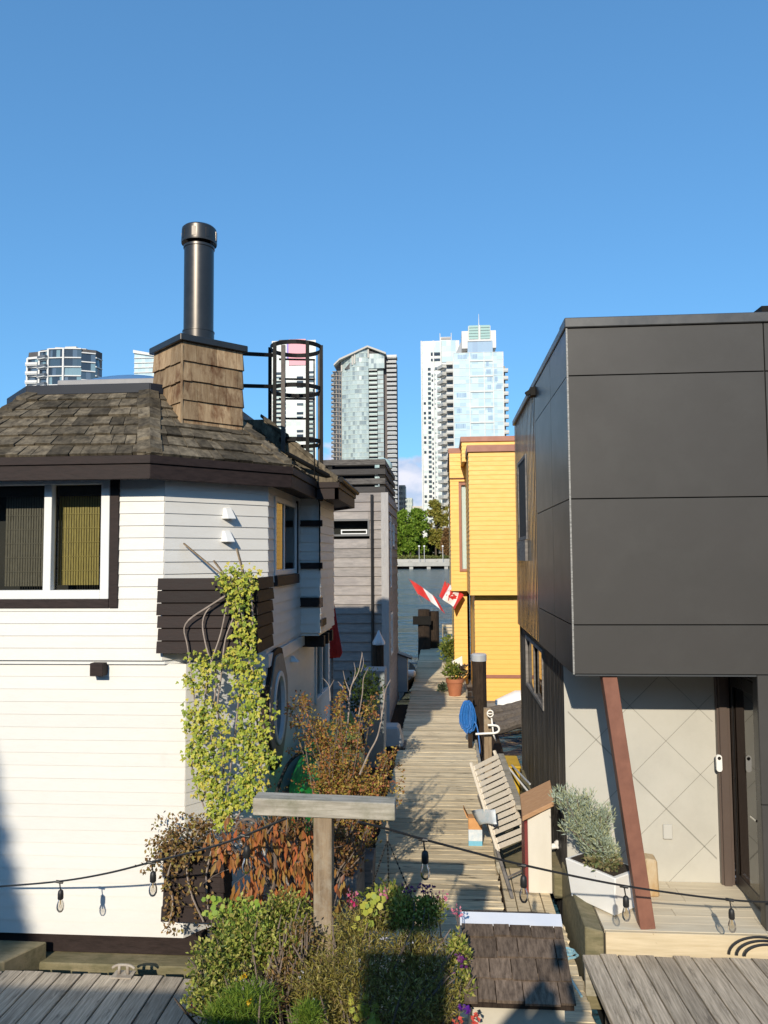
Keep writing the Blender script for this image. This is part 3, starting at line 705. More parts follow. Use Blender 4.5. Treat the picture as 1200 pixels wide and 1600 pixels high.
# withered vine in the low planter
WIL = LEAF('withered_leaf', [(.20, .115, .04), (.30, .17, .06), (.12, .07, .035), (.26, .22, .05), (.36, .22, .10)], .2)
vv = thing('withered_vine', 'withered brown vine spilling out of the low dark planter on the white wall', 'vine', at(300, 1325, 6.95))
stem = MB(); lv = MB(); tips = []
for k in range(13):
    p = at(U(275, 345), 1328, U(6.98, 7.15)); limb(stem, p, V((U(-.8, .5), U(-.5, .1), U(.1, 1))), U(.2, .4), .006, 1, .8, 4, tips, -.12)
for pth in ([(300, 1330), (292, 1360), (300, 1400), (318, 1440)], [(275, 1330), (262, 1370), (270, 1410), (262, 1450)], [(330, 1330), (322, 1370), (325, 1420)]):
    pts = catmull([at(a, b2, 6.9) for a, b2 in pth], 5); stem.tube(pts, .007, 5); tips += [(p_, V((0, 0, -1)), 0) for p_ in pts]
for (p, d, z) in tips:
    for k in range(5):
        lv.leaf(p + rdir() * .05, rdir() + V((0, -.3, -.4)), rdir(), U(.025, .05), U(.018, .035))
for k in range(220):
    lv.leaf(at(U(240, 318), min(1340, U(1268, 1350)), U(6.9, 7.15)), rdir() + V((0, 0, -.5)), rdir(), U(.025, .05), U(.02, .035))
for k in range(130):
    lv.leaf(at(U(256, 285), U(1340, 1462), U(6.85, 6.93)), rdir() + V((0, 0, -.8)), rdir(), U(.03, .055), U(.02, .035))
stem.build('stems', twigp, vv); lv.build('leaves', WIL, vv)

# green hull and things along the white house
gh = thing('canoe', 'upturned green canoe stored against the white house, half hidden by the reddish shrub', 'canoe', (-1.5, 9.6, .2))
hl = MB(); n = 24; m_ = 9; vs = []
for i in range(n + 1):
    t = i / n; y = 7.75 + 4.1 * t; wd = .40 * max(.03, math.sin(math.pi * min(1, max(0, t)))) ** .55; ht = 1.0
    for j in range(m_):
        a = math.pi * j / (m_ - 1); vs.append((-1.44 + wd * math.cos(a), y, .80 + .64 * math.sin(a) ** .8 * (.75 + .25 * math.sin(math.pi * t))))
hl.add(vs, [(i * m_ + j, i * m_ + j + 1, (i + 1) * m_ + j + 1, (i + 1) * m_ + j) for i in range(n) for j in range(m_ - 1)])
hl.build('hull', greenh, gh, smooth=True)
hl = MB()
for s_ in (-1, 1): hl.tube([(-1.44 + s_ * .405 * max(.03, math.sin(math.pi * i / 16)) ** .55, 7.75 + 4.1 * i / 16, .80) for i in range(17)], .02, 6)
hl.build('gunwale', blackrub, gh)
hl = MB()
for y in (8.6, 10.8): hl.box(-1.84, -1.05, y, y + .08, .72, .78); hl.box(-1.12, -1.05, y, y + .08, -.3, .719); hl.box(-1.84, -1.78, y, y + .08, -.3, .719)
tag(hl.build('boat_rack', graydk, None, loc=(-1.5, 9.7, 0)), 'low timber rack under the green canoe', 'boat rack')
hz = MB(); hz.tube(catmull([(-1.78, 8.1, 1.1), (-1.66, 8.2, 1.42), (-1.5, 8.3, 1.52), (-1.3, 8.25, 1.40), (-1.1, 8.2, .95)], 6), .017, 8)
tag(hz.build('hose', blackrub, None, loc=(-1.4, 8.25, .8)), 'black hose looped over the green canoe', 'hose')
# red folded parasol behind the white house
um = thing('parasol', 'closed red parasol standing behind the white house', 'parasol', (XP(527, 13.2), 13.2, 0))
c = MB(); xx = XP(518.5, 13.2)
prof = [(.012, ZP(934, 13.2, 527)), (.04, ZP(947, 13.2, 527)), (.09, ZP(985, 13.2, 527)), (.15, ZP(1020, 13.2, 527)), (.12, ZP(1027, 13.2, 527))]
vs = []; n = 20
for r_, z in prof:
    for j in range(n):
        a = 2 * math.pi * j / n; rr = r_ * (1 + .22 * (1 if j % 2 else -1)); vs.append((xx + rr * math.cos(a), 13.2 + rr * math.sin(a), z))
c.add(vs, [(i * n + j, i * n + (j + 1) % n, (i + 1) * n + (j + 1) % n, (i + 1) * n + j) for i in range(len(prof) - 1) for j in range(n)])
c.build('canopy', redcl, um, smooth=True)
c = MB(); c.tube([(xx, 13.2, -.1), (xx, 13.2, ZP(926, 13.2, 527))], .018, 8); c.build('pole', graydk, um)

# ================================================================== GREY WEATHERED FLOATING HOME (behind the white one)
GY = 17.5
gx1 = XP(605, GY); gye = gx1 / XP(620, 1.0)
gz = ZP(770, GY, 560); gp = ZP(716, GY, 560)
g = thing('floating_home', 'weathered grey board floating home with a slatted roof parapet, behind the white house', 'house', (gx1 - 2.2, GY + 1.7, 0))
m = MB()
gpoly = [(gx1 - 4.6, GY), (gx1, GY), (gx1, gye), (gx1 - 4.6, gye)]
sl0, sl1 = XP(519, GY) - (gx1 - 4.6), XP(578, GY) - (gx1 - 4.6)
wz0, wz1 = ZP(838, GY, 550), ZP(811, GY, 550)
for i in range(4):
    holes = [(sl0 - .5, sl1, wz0, wz1)] if i == 0 else ([(.75, 1.1, 2.9, 4.6), (1.75, 2.3, 3.9, 4.5), (.8, 1.4, 1.3, 2.3)] if i == 1 else [])
    siding(m, gpoly[i], gpoly[(i + 1) % 4], -.2, gz, .215, .03, holes)
m.build('wall', grayw, g)
m = MB(); m.box(gx1 - 4.55, gx1 - .05, GY + .1, gye - .05, gz - .06, gz + .02); m.build('roof', graydk, g)
wo = window(g, (gx1 - 4.6 + sl0 - .5, GY), (gx1 - 4.6 + sl1, GY), wz0, wz1, fw=.045, proud=.03, rec=.03, fm=M('grey_frame', (.12, .12, .12), rough=.5), backd=.3, back=darkin)
m = MB(); a0 = XP(533, GY); a1 = XP(574, GY); m.box(a0, a1, GY - .02, GY + .02, wz0 + .05, wz0 + .07); m.box(a0, a1, GY - .02, GY + .02, wz0 + .13, wz0 + .155); m.box(a0, a0 + .025, GY - .02, GY + .02, wz0 + .07, wz0 + .13); m.box(a1 - .025, a1, GY - .02, GY + .02, wz0 + .07, wz0 + .13)
m.build('vent_sash', whitetrim, wo)
window(g, (gx1, GY + .75), (gx1, GY + 1.1), 2.9, 4.6, fw=.04, backd=.2)
window(g, (gx1, GY + 1.75), (gx1, GY + 2.3), 3.9, 4.5, fw=.05, backd=.2)
window(g, (gx1, GY + .8), (gx1, GY + 1.4), 1.3, 2.3, fw=.05, backd=.2)
m = MB(); x = XP(582, GY); m.tube([(x, GY - .06, -.1), (x, GY - .06, gz - .05)], .035, 8); m.build('downpipe', blackm, g)
m = MB(); m.box(XP(596, GY), gx1 + .034, GY - .034, GY + .0, -.2, gz); m.build('corner_board', M('pale_corner', (.42, .4, .38), (.34, .32, .31), .8, 6, (6, 6, 1), .2), g)
for i, py in enumerate((722, 737, 752, 765)):
    m = MB(); z = ZP(py, GY, 560); h = .13
    m.box(gx1 - 4.6, gx1 - .03, GY + .02, GY + .06, z - h / 2, z + h / 2); m.box(gx1 - .07, gx1 - .03, GY + .061, gye, z - h / 2, z + h / 2); m.build('parapet_rail', M('parapet_dark_%d' % i, (.15, .135, .12) if i in (0, 2) else (.06, .054, .05), (.05, .045, .042), .85, 5, (1, 1, 6), .4), g, bevel=.005)
m = MB()
for k in range(4): x = gx1 - .12 - 1.2 * k; m.box(x - .05, x + .05, GY + .061, GY + .15, gz, gp - .02)
for k in range(1, 4): y = GY + k * (gye - GY) / 3.2; m.box(gx1 - .17, gx1 - .071, y - .05, y + .05, gz, gp - .02)
m.box(gx1 - 4.5, gx1 - .3, GY + .3, GY + .34, gz, gp - .12)
m.build('parapet_posts', blackp, g)
vt = MB(); c = at(598, 726, GY + 1.6); vt.lathe((c.x, c.y, 0), [(.06, gz), (.06, c.z - .1), (.24, c.z - .1), (.24, c.z), (.16, c.z + .12), (.02, c.z + .17)], 16); vt.build('roof_vent', M('green_vent', (.38, .5, .47), rough=.4), g, smooth='auto')
m = MB(); m.box(gx1 - .06 - .3, gx1 - .06, GY - .05 + 1.9, GY + 2.2, gp - .2, gp + .1); m.build('roof_box', blackp, g)

# piles and clutter on the left edge of the walkway
def pile(name, label, x, y, r, z0, z1, cap=None, cone=False, group=None):
    t = thing(name, label, 'pile', (x, y, z0))
    m = MB(); n = 12; vs = []; k = 7; ph = [U(.9, 1.08) for _ in range(n)]
    for i in range(k):
        z = z0 + (z1 - z0) * i / (k - 1)
        for j in range(n):
            a = 2 * math.pi * j / n; rr = r * ph[j] * U(.97, 1.03) * (1.05 - .07 * i / (k - 1)); vs.append((x + rr * math.cos(a), y + rr * math.sin(a), z))
    m.add(vs, [(i * n + j, i * n + (j + 1) % n, (i + 1) * n + (j + 1) % n, (i + 1) * n + j) for i in range(k - 1) for j in range(n)] + [tuple(range((k - 1) * n, k * n))])
    m.build('shaft', pilew, t)
    if cap:
        c = MB()
        if cone: c.lathe((x, y, 0), [(r * 1.16, z1 - .04), (r * 1.2, z1 + .01), (r * .5, z1 + cap * .6), (.012, z1 + cap)], 20)
        else: c.lathe((x, y, 0), [(r * 1.06, z1 - cap * .75), (r * 1.08, z1 + cap * .1), (r * .95, z1 + cap * .25), (.02, z1 + cap * .3)], 20)
        c.build('cap', ltgrey, t, smooth='auto')
    return t
yv = 16.4; xv = XP(591, yv)
pile('mooring_pile', 'dark wooden mooring pile with a white conical cap beside the grey house', xv, yv, .115, -.8, ZP(1004, yv, 591), .26, True)
yv = 15.5; xv = XP(746, yv)
pile('mooring_pile', 'dark mooring pile with a flat white cap in front of the yellow house', xv, yv, .142, -.8, ZP(1024, yv, 746), .14)
# cluster at the end of the walkway: three piles bound by a collar
for (px, yy, r, ptop, lab) in ((661, 30.8, .24, 952, 'blackish pile on the left of the pair at the walkway end, holding a flag staff'), (677, 31.2, .21, 955, 'brown weathered pile on the right of the pair at the walkway end')):
    xx = XP(px, yy); t = pile('end_pile', lab, xx, yy, r, -.8, ZP(ptop, yy, px))
    if px == 661:
        k = MB(); k.box(xx - .42, xx + .3, yy - .32, yy - .25, ZP(975, yy, px), ZP(962, yy, px)); k.build('collar', blackp, t)
# dark stuff between the grey house and the walkway
b = MB(); yy = 20.6
p = at(626, 1072, yy)
def slab_stand(name, label, px0, px1, pyb, pyt, yy, mat, lid):
    x0, x1 = XP(px0, yy), XP(px1, yy); zt_ = ZP(pyt, yy, px0)
    t = thing(name, label, 'cabinet', ((x0 + x1) / 2, yy, 0))
    m = MB(); m.hexa([(x0, yy, 0), (x1, yy, 0), (x1, yy + .4, 0), (x0, yy + .4, 0), (x0, yy, zt_), (x1, yy, zt_ - .12), (x1, yy + .4, zt_ - .12), (x0, yy + .4, zt_)]); m.build('cabinet', mat, t, bevel=.01)
    m = MB(); m.hexa([(x0 - .04, yy - .04, zt_ + .005), (x1 + .12, yy - .04, zt_ - .15), (x1 + .12, yy + .44, zt_ - .15), (x0 - .04, yy + .44, zt_ + .005), (x0 - .04, yy - .04, zt_ + .05), (x1 + .12, yy - .04, zt_ - .105), (x1 + .12, yy + .44, zt_ - .105), (x0 - .04, yy + .44, zt_ + .05)]); m.build('lid', lid, t, bevel=.005)
    return t
slab_stand('power_pedestal', 'grey slant-topped power pedestal in the shade beside the grey house', 620, 635, 1072, 1022, 20.9, greypl, M('dark_lid', (.05, .05, .05), rough=.5))
dk = MB(); xx, yy = XP(638, 24.0), 24.0
t = thing('dinghy', 'small dark dinghy with a pale cushion beside the far end of the walkway', 'dinghy', (xx, yy, -.3))
vs = []; n = 10; mm = 7
for i in range(n + 1):
    tt = i / n; yq = 21.8 + 4.2 * tt; wd = .5 * math.sin(math.pi * (.12 + .8 * tt)) ** .6
    for j in range(mm):
        a = math.pi * j / (mm - 1); vs.append((XP(625, 22.5) - .12 + wd * math.cos(a), yq, .12 - .55 * math.sin(a) ** .7))
dk.add(vs, [(i * mm + j, i * mm + j + 1, (i + 1) * mm + j + 1, (i + 1) * mm + j) for i in range(n) for j in range(mm - 1)])
dk.build('hull', blackp, t, smooth=True)
dk = MB(); dk.box(XP(636, 23) - .16, XP(648, 23), 22.6, 23.0, .13, .3); dk.build('cushion', whitepl, t, bevel=.05)
# grey plastic step box on the walkway edge
t = thing('step_box', 'pale grey moulded plastic step box on the left edge of the walkway', 'step box', (XP(610, 15.0), 15.0, 0))
x0, x1 = XP(588, 14.7), XP(628, 14.7); zt_ = ZP(1131, 15.1, 610)
m = MB(); m.hexa([(x0, 14.7, 0.03), (x1, 14.7, 0.03), (x1, 15.3, 0.03), (x0, 15.3, 0.03), (x0 + .04, 14.8, zt_), (x1 - .1, 14.8, zt_), (x1 - .1, 15.24, zt_), (x0 + .04, 15.24, zt_)]); m.build('shell', greypl, t, bevel=.03)
m = MB(); m.box(x0 - .03, x1 + .03, 14.67, 15.33, 0, .03); m.build('base', blackrub, t)
# grey tub with a dark shrub by the grey house
t = thing('planter_tub', 'pale grey planter tub standing by the foot of the grey house', 'planter', (XP(585, 13.6), 13.6, 0))
x0, x1 = XP(566, 13.4), XP(600, 13.4); zt_ = ZP(1048, 13.4, 585)
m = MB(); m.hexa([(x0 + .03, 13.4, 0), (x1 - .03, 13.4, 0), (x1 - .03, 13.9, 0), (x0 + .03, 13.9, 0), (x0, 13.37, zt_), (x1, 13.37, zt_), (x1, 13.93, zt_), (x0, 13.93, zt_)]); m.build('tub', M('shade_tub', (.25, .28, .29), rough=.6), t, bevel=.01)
DKL = LEAF('dark_leaf', [(.018, .035, .01), (.04, .07, .018), (.07, .10, .02)], .2)
m = MB(); cc_ = at(570, 1085, 11.6); foliage(m, cc_, .30, .35, .42, 900, .06, .035, .4)
t = thing('shrub', 'dark green shrub in shade between the grey planter tub and the reddish shrub', 'shrub', (cc_.x, cc_.y, 0)); m.build('crown', DKL, t)
m = MB(); limb(m, (cc_.x, cc_.y, -.1), (0, 0, 1), 1.0, .03, 1); m.build('stem', bark, t)

# ================================================================== YELLOW FLOATING HOME
y1, y2 = 20.0, 22.6
yA = XP(734.5, y1); yB = XP(705, y2); yR = yA + 4.4
zf = ZP(930, y1, 760)
yh = thing('floating_home', 'bright yellow clapboard floating home with red-brown coping, overhanging the walkway', 'house', (2.4, 22, 0))
zt1 = ZP(705, y1, 760); zt2 = ZP(708.5, y2, 715)
m = MB()
siding(m, (yA, y1), (yR, y1), zf, zt1 - .02, .118, .014)
siding(m, (yA, y2), (yA, y1), zf, zt1 - .02, .118, .014)
siding(m, (yR, y1), (yR, y2 + 4), zf, zt1 - .02, .2, .014)
wx0, wx1 = XP(718, y2) - yB, XP(740, y2) - yB
wzz0, wzz1 = ZP(893, y2, 725), ZP(754, y2, 725)
siding(m, (yB, y2), (yR - .2, y2), zf, zt2, .118, .014, [(wx0, wx1, wzz0, wzz1)])
siding(m, (yB, y2 + 5), (yB, y2), zf, zt2, .118, .014)
siding(m, (yR - .2, y2 + 5), (yB, y2 + 5), zf, zt2, .3, .014)
m.build('upper_wall', yellow, yh)
lA = XP(741, y1 + .30); lB = XP(709, y2 + .15)
m = MB()
siding(m, (lA, y1 + .30), (yR, y1 + .30), -.1, zf - .02, .118, .014); siding(m, (lA, y2 + .9), (lA, y1 + .30), -.1, zf - .02, .118, .014)
siding(m, (lB, y2 + .35), (XP(729, y2 + .35), y2 + .35), -.1, zf - .02, .118, .014); siding(m, (lB, y2 + 5), (lB, y2 + .35), -.1, zf - .02, .118, .014)
m.build('lower_wall', yellow, yh)
m = MB(); m.box(yA + .01, yR - .01, y1 + .02, y2 + .5, zf - .012, zf + .03); m.box(yB + .01, yR - .3, y2 + .02, y2 + 4.9, zf - .014, zf + .028); m.build('soffit', darkin, yh)
m = MB(); m.box(lA - .02, yR, y1 + .262, y1 + .292, ZP(1062, y1, 770), ZP(1057, y1, 770)); m.build('band', redbr, yh)
m = MB(); m.box(lA - .3, yR + .3, y1 - .05, y2 + 5.2, -.75, -.1); m.build('float', graydk, yh)
def coping(x0, x1, ya, yb, z0, z1, nm='coping'):
    m = MB(); m.box(x0, x1, ya, yb, z0, z1); m.build(nm, redbr, yh, bevel=.006)
coping(yA - .05, yR + .05, y1 - .06, y2 + .4, zt1 - .02, ZP(695.5, y1, 760))
coping(yB - .05, yA + .6, y2 - .05, y2 + 5.05, zt2, ZP(700.5, y2, 715))
ybk = y1 + 1.3
m = MB(); xb = XP(724, ybk); siding(m, (xb, ybk), (yR, ybk), zt1 - .1, ZP(690, ybk, 760), .118, .014); siding(m, (xb, ybk + 3), (xb, ybk), zt1 - .1, ZP(690, ybk, 760), .118, .014); m.build('roof_room', yellow, yh)
coping(xb - .04, yR, ybk - .05, ybk + 3, ZP(690, ybk, 760), ZP(682, ybk, 760))
window(yh, (yB + wx0, y2), (yB + wx1, y2), wzz0, wzz1, fw=.075, proud=.04, rec=.03, fm=redbr, backd=.07, back=M('pale_blind', (.62, .68, .64), rough=.7))
m = MB(); m.box(lB + .2, lA - .02, y2 + 1.3, y2 + 1.4, -.1, zf - .03); m.build('recess_shade', darkin, yh)  # near-black panel paints the shade in the gap between the lower walls
m = MB(); zq = ZP(747, y2, 715); siding(m, (yB - .02, y2 - .07), (yA + .3, y2 - .07), zq, zt2 - .01, .118, .014); m.build('upper_bay', yellow, yh)
m = MB(); m.box(yB, yA + .3, y2 - .06, y2 - .002, zq - .02, zq - .001); m.build('bay_shadow_board', redbr, yh)

# ================================================================== DARK PANEL HOUSE (right)
DY = 7.1
dx = XP(892, DY)
dz0 = ZP(1054, DY, 1000); dz1 = ZP(513, DY, 890)
dh = thing('modern_house', 'modern charcoal panel house with an overhanging upper box and a recessed porch', 'house', (3.5, 9.5, 0))
js = [dz0, ZP(976.5, DY, 900), ZP(779.5, DY, 900), ZP(587, DY, 900), dz1]
xs_ = [dx, XP(1206, DY), 6.0]
m = MB(); gp_ = .005
for i in range(4):
    for a, b2 in zip(xs_, xs_[1:]):
        m.box(a + gp_ * (a != dx), b2 - gp_, DY, DY + .02, js[i] + gp_, js[i + 1] - gp_)
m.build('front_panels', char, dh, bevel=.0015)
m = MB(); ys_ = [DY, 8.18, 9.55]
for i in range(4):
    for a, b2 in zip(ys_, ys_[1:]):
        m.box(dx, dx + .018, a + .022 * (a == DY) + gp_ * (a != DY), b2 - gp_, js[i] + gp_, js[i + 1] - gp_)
m.build('side_panels', charside, dh)
m = MB(); m.box(dx + .0185, 6.0, DY + .021, 12.4, dz0 + .004, dz1); m.build('upper_core', darkin, dh)
m = MB(); m.box(dx + .02, 6, DY + .0205, 8.15, dz0 - .018, dz0 + .003); m.build('soffit', M('soffit_dark', (.06, .065, .07), rough=.4), dh)
m = MB(); m.box(dx - .003, dx + .012, DY - .004, DY - .0005, dz0, dz1); m.build('corner_trim', M('worn_edge', (.10, .10, .095), (.42, .41, .38), .5, 30, (1, 1, 3)), dh)
m = MB(); zc = ZP(497, DY, 890)
m.box(dx - .015, 3.0, DY - .02, DY + .3, dz1 + .003, zc); m.box(dx - .012, dx + .3, DY + .301, 12.4, dz1 + .004, zc - .01); m.box(3.004, 6, DY - .02, DY + .3, dz1 + .003, zc + .01)
m.build('coping', M('coping_metal', (.06, .06, .06), (.09, .088, .085), .4, 4, metal=.3), dh, bevel=.008)
m = MB(); m.box(3.13, 6.0, DY + .5, 11, zc - .05, zc + .22); m.build('roof_parapet', blackp, dh)
m = MB(); m.box(dx - .06, dx - .0, 9.45, 9.62, dz1 - .12, dz1 - .02); m.bar((dx - .11, 9.5, dz1 - .1), (dx + .02, 9.5, dz1 - .02), .06, .05); m.build('spout', blackp, dh)
# boarded side walls
def boards(p0, p1, z0, z1, pitch, holes=(), nm='side_boards', par=dh, mat=darkbd, gap=.006, proud=.005):
    o, L, u, n = edge_frame(p0, p1); m = MB(); k = max(1, round(L / pitch)); pw = L / k
    for i in range(k):
        a, b2 = i * pw, (i + 1) * pw - gap
        zs = [(z0, z1)]
        for (h0, h1, ha, hb) in holes:
            if h0 < (a + b2) / 2 < h1: zs = [q_ for (s0, s1) in zs for q_ in ((s0, min(s1, ha)), (max(s0, hb), s1)) if q_[1] > q_[0] + .01]
        for za, zb in zs:
            t0, t1 = U(0, .001), U(0, .002)
            m.hexa([o + u * a + Zv * za + n * t0, o + u * b2 + Zv * za + n * (proud + t1), o + u * b2 + Zv * za - n * .05, o + u * a + Zv * za - n * .05,
                    o + u * a + Zv * zb + n * t0, o + u * b2 + Zv * zb + n * (proud + t1), o + u * b2 + Zv * zb - n * .05, o + u * a + Zv * zb - n * .05])
    return m.build(nm, mat, par)
sx_ = dx + .02
wu = (12.4 - 11.9, 12.4 - 10.8, 3.85, 5.05); wl_ = (12.4 - 11.7, 12.4 - 9.75, 1.95, 2.5)
boards((sx_, 12.4), (sx_, 9.56), dz0 + .005, dz1, .155, [wu])
lx = dx + .07
boards((lx, 12.4), (lx, 8.1), -.25, dz0 - .0, .11, [(12.4 - 11.7, 12.4 - 9.75, 1.7, 2.45)], nm='lower_boards', mat=darklow)
window(dh, (sx_, 11.9), (sx_, 10.8), 3.85, 5.05, fw=.05, proud=.014, rec=-.004, fm=graydk, pm=GLASS('mirror_glass', (.2, .2, .2), 3.0), backd=.06, tilt=.036)
m = MB(); m.lbox((sx_, 11.9, 0), (0, -1), (-1, 0), 0, 1.1, 3.55, 3.84, 0, .035); m.build('sill_panel', graydk, dh)
window(dh, (lx, 11.7), (lx, 9.75), 1.7, 2.45, fw=.05, proud=.016, rec=-.004, mull=[.5], fm=graydk, pm=GLASS('mirror_glass2', (.2, .2, .2), 3.0), backd=.06, tilt=.036)
m = MB(); m.box(lx - .02, 6, 12.35, 12.42, -.3, dz1); m.build('back_wall', darkbd, dh)
m = MB(); m.box(lx + .06, 3.0, 8.16, 12.3, dz0 - .3, dz0 - .02); m.box(lx + .06, lx + .1, 8.2, 12.3, -.3, dz0 - .3); m.build('lower_core', darkin, dh)
m = MB(); m.box(lx - .10, lx + .04, 8.4, 12.6, .02, .28); m.build('float_skirt', mossw, dh, bevel=.01)
# porch
PBk = 8.1; pz = ZP(1451, DY, 1050)
wx0_, wx1_ = lx - .0, XP(1108, PBk)
m = MB(); m.box(lx - .004, wx1_ + .1, PBk, PBk + .05, pz - .05, dz0 - .005); m.build('porch_wall', porchwall, dh)
m = MB(); kk = .70
def diagline(c, sgn):
    # z = sgn*(x - c)  clipped to the wall rectangle
    pts = []
    for x in (wx0_ + .03, wx1_ - .02):
        z = sgn * (x - c) * 1.0
        pts.append((x, z))
    (xa, za), (xb, zb_) = pts; lo, hi = pz, dz0 - .03
    out = []
    for (x, z) in pts:
        z_ = min(hi, max(lo, z)); out.append((c + sgn * z_, z_))
    if abs(out[0][0] - out[1][0]) < .03 or abs(out[0][1] - out[1][1]) < .03: return
    (xa, za), (xb, zb_) = out; d = V((xb - xa, 0, zb_ - za)).normalized(); nn = V((-d.z, 0, d.x)) * .0024
    a, b2 = V((xa, PBk - .002, za)), V((xb, PBk - .002, zb_))
    m.hexa([a - nn, b2 - nn, b2 - nn + V((0, .001, 0)), a - nn + V((0, .001, 0)), a + nn, b2 + nn, b2 + nn + V((0, .001, 0)), a + nn + V((0, .001, 0))])
pa = at(985, 1159, PBk); pb_ = at(965, 1210, PBk)
cdn = [at(px, py, PBk) for px, py in ((931, 1156), (1048, 1165), (1040, 1262))]
for p in cdn:
    diagline(p.x + p.z, -1)
for px, py in ((931, 1156), (1042, 1156), (1040, 1265), (1093, 1330)):
    p = at(px, py, PBk); diagline(p.x - p.z, 1)
p = at(1100, 1115, PBk); diagline(p.x + p.z, -1)
m.build('panel_joints', joint, dh)
m = MB(); p = at(1035, 1287, PBk); q_ = at(1050, 1310, PBk); m.box(p.x, q_.x, PBk - .03, PBk - .003, q_.z, p.z); m.build('outlet_cover', M('outlet', (.50, .49, .45), rough=.4), dh, bevel=.006)
# door corner
m = MB(); m.box(XP(1111, 8.06), XP(1131, 8.06), 8.04, 8.099, pz, dz0 - .02); m.box(XP(1117, 8.0), XP(1129, 8.0), 8.015, 8.039, pz, dz0 - .02); m.build('door_jamb', brownpost, dh, bevel=.003)
dX = XP(1131.5, 8.05)
dd = MB(); dd.lbox((dX, 8.02, 0), (0, -1), (-1, 0), 0, .05, pz + .02, dz0 - .12, -.05, 0); dd.lbox((dX, 8.02, 0), (0, -1), (-1, 0), .57, .84, pz + .02, dz0 - .12, -.05, 0)
dd.lbox((dX, 8.02, 0), (0, -1), (-1, 0), .05, .57, pz + .02, pz + .14, -.05, -.001); dd.lbox((dX, 8.02, 0), (0, -1), (-1, 0), .05, .57, dz0 - .24, dz0 - .12, -.05, -.001)
do = dd.build('door', doorblk, dh, bevel=.003)
m = MB(); m.lquad((dX, 8.02, 0), (0, -1), (-1, 0), .05, .57, pz + .14, dz0 - .24, -.008); m.build('pane', glassdoor, do)
m = MB(); zz = ZP(1281, 7.36, 1168); m.tube([(dX, 7.33, zz), (dX - .05, 7.33, zz), (dX - .05, 7.45, zz)], .011, 8); m.lbox((dX, 7.36, 0), (0, -1), (-1, 0), 0, .05, zz - .12, zz - .06, 0, .012); m.tube([(dX, 7.33, zz + .12), (dX - .03, 7.33, zz + .12)], .014, 8); m.build('handle', M('steel', (.6, .6, .6), rough=.25, metal=1), do)
m = MB(); m.box(dX + .3, 6, 7.4, 12.2, pz - .1, dz0 - .03); m.build('interior', darkin, dh)
m = MB(); m.box(dX - .0, dX + .32, 7.13, 8.1, dz0 - .115, dz0 - .02); m.box(dX + .06, dX + .3, 7.16, 7.2, pz, dz0 - .12); m.build('door_frame', doorblk, dh)
m = MB(); zmid = ZP(1258, DY, 1190); x0 = XP(1177, DY)
m.box(x0 - .0, 6, DY + .002, DY + .03, pz - .03, zmid - .004); m.box(x0, 6, DY + .002, DY + .03, zmid + .004, dz0 - .004); m.build('pier_panels', char, dh, bevel=.0015)
m = MB(); m.box(x0 + .002, 6, DY + .031, DY + .12, pz - .03, dz0 - .004); m.build('pier_core', doorblk, dh)
m = MB(); zz = ZP(1192, 8.0, 1123); m.lathe((0, 0, 0), [], 3) if 0 else None
b0 = MB(); c = at(1123, 1192, 8.01)
pts = [(c.x + .028 * math.cos(t), c.z + (.055 if math.sin(t) > 0 else -.055) + .028 * math.sin(t)) for t in [i * math.pi / 10 for i in range(20)]]
b0.prism([(x, 8.015, z) for x, z in pts], (0, -.025, 0)); bo = b0.build('doorbell', whitepl, dh)
b0 = MB(); b0.prism([(c.x + .017 * math.cos(t), 7.9895, c.z + .05 + .017 * math.sin(t)) for t in [i * math.pi / 8 for i in range(16)]], (0, -.003, 0)); b0.build('lens', doorblk, bo)
# porch deck
fx0 = XP(929, 7.05)
m = MB(); nb = 7
for i in range(nb):
    ya = DY - .05 + i * (PBk - DY + .05) / nb; yb = DY - .05 + (i + 1) * (PBk - DY + .05) / nb - .004
    cut = U(1.9, 2.9)
    m.box(fx0 + .01, cut, ya, yb, pz - .03, pz + U(0, .001)); m.box(cut + .004, 6, ya, yb, pz - .03, pz + U(0, .001))
m.build('porch_deck', porchw, dh)
m = MB(); m.box(fx0 + .012, 6, DY - .09, DY - .051, .14, pz - .002); m.build('porch_fascia', newwood, dh, bevel=.003)
m = MB(); xa, xb = XP(873, 8.3), XP(929, 7.0)
m.hexa([(xb - .16, 6.98, -.3), (xb, 6.98, -.3), (xa + .14, 8.4, -.3), (xa - .02, 8.4, -.3), (xb - .16, 6.98, pz + .05), (xb, 6.98, pz + .01), (xa + .14, 8.4, pz + .02), (xa - .02, 8.4, pz + .06)]); m.build('porch_edge_beam', mossw, dh, bevel=.01)
m = MB(); m.box(fx0, 6, DY - .05, 8.0, -.6, pz - .035); m.build('porch_float', darkin, dh)
# leaning steel column
p0 = at(1010, 1447, 7.13); p1 = at(951, 1060, 7.22)
p0.z = pz
m = MB(); m.bar(p0, p1 + (p1 - p0) * .03, .13, .13, (0, -1, 0))
tag(m.build('steel_column', rust, None, loc=p0, bevel=.003), 'slanted rusty brown steel column holding up the dark overhang', 'column')
# wooden block behind the column
m = MB(); p = at(1018, 1384, 7.75); m.hexa([(p.x - .07, 7.72, pz), (p.x + .07, 7.72, pz), (p.x + .07, 7.86, pz), (p.x - .07, 7.86, pz), (p.x - .06, 7.72, pz + .36), (p.x + .055, 7.72, pz + .34), (p.x + .055, 7.86, pz + .36), (p.x - .06, 7.86, pz + .37)])
tag(m.build('wood_block', M('pine_block', (.52, .42, .28), (.38, .23, .09), .7, 7, (1, 1, .5), .2), None, loc=(p.x, 7.78, pz), bevel=.015), 'upright pale wooden block behind the foot of the rusty column', 'wood block')
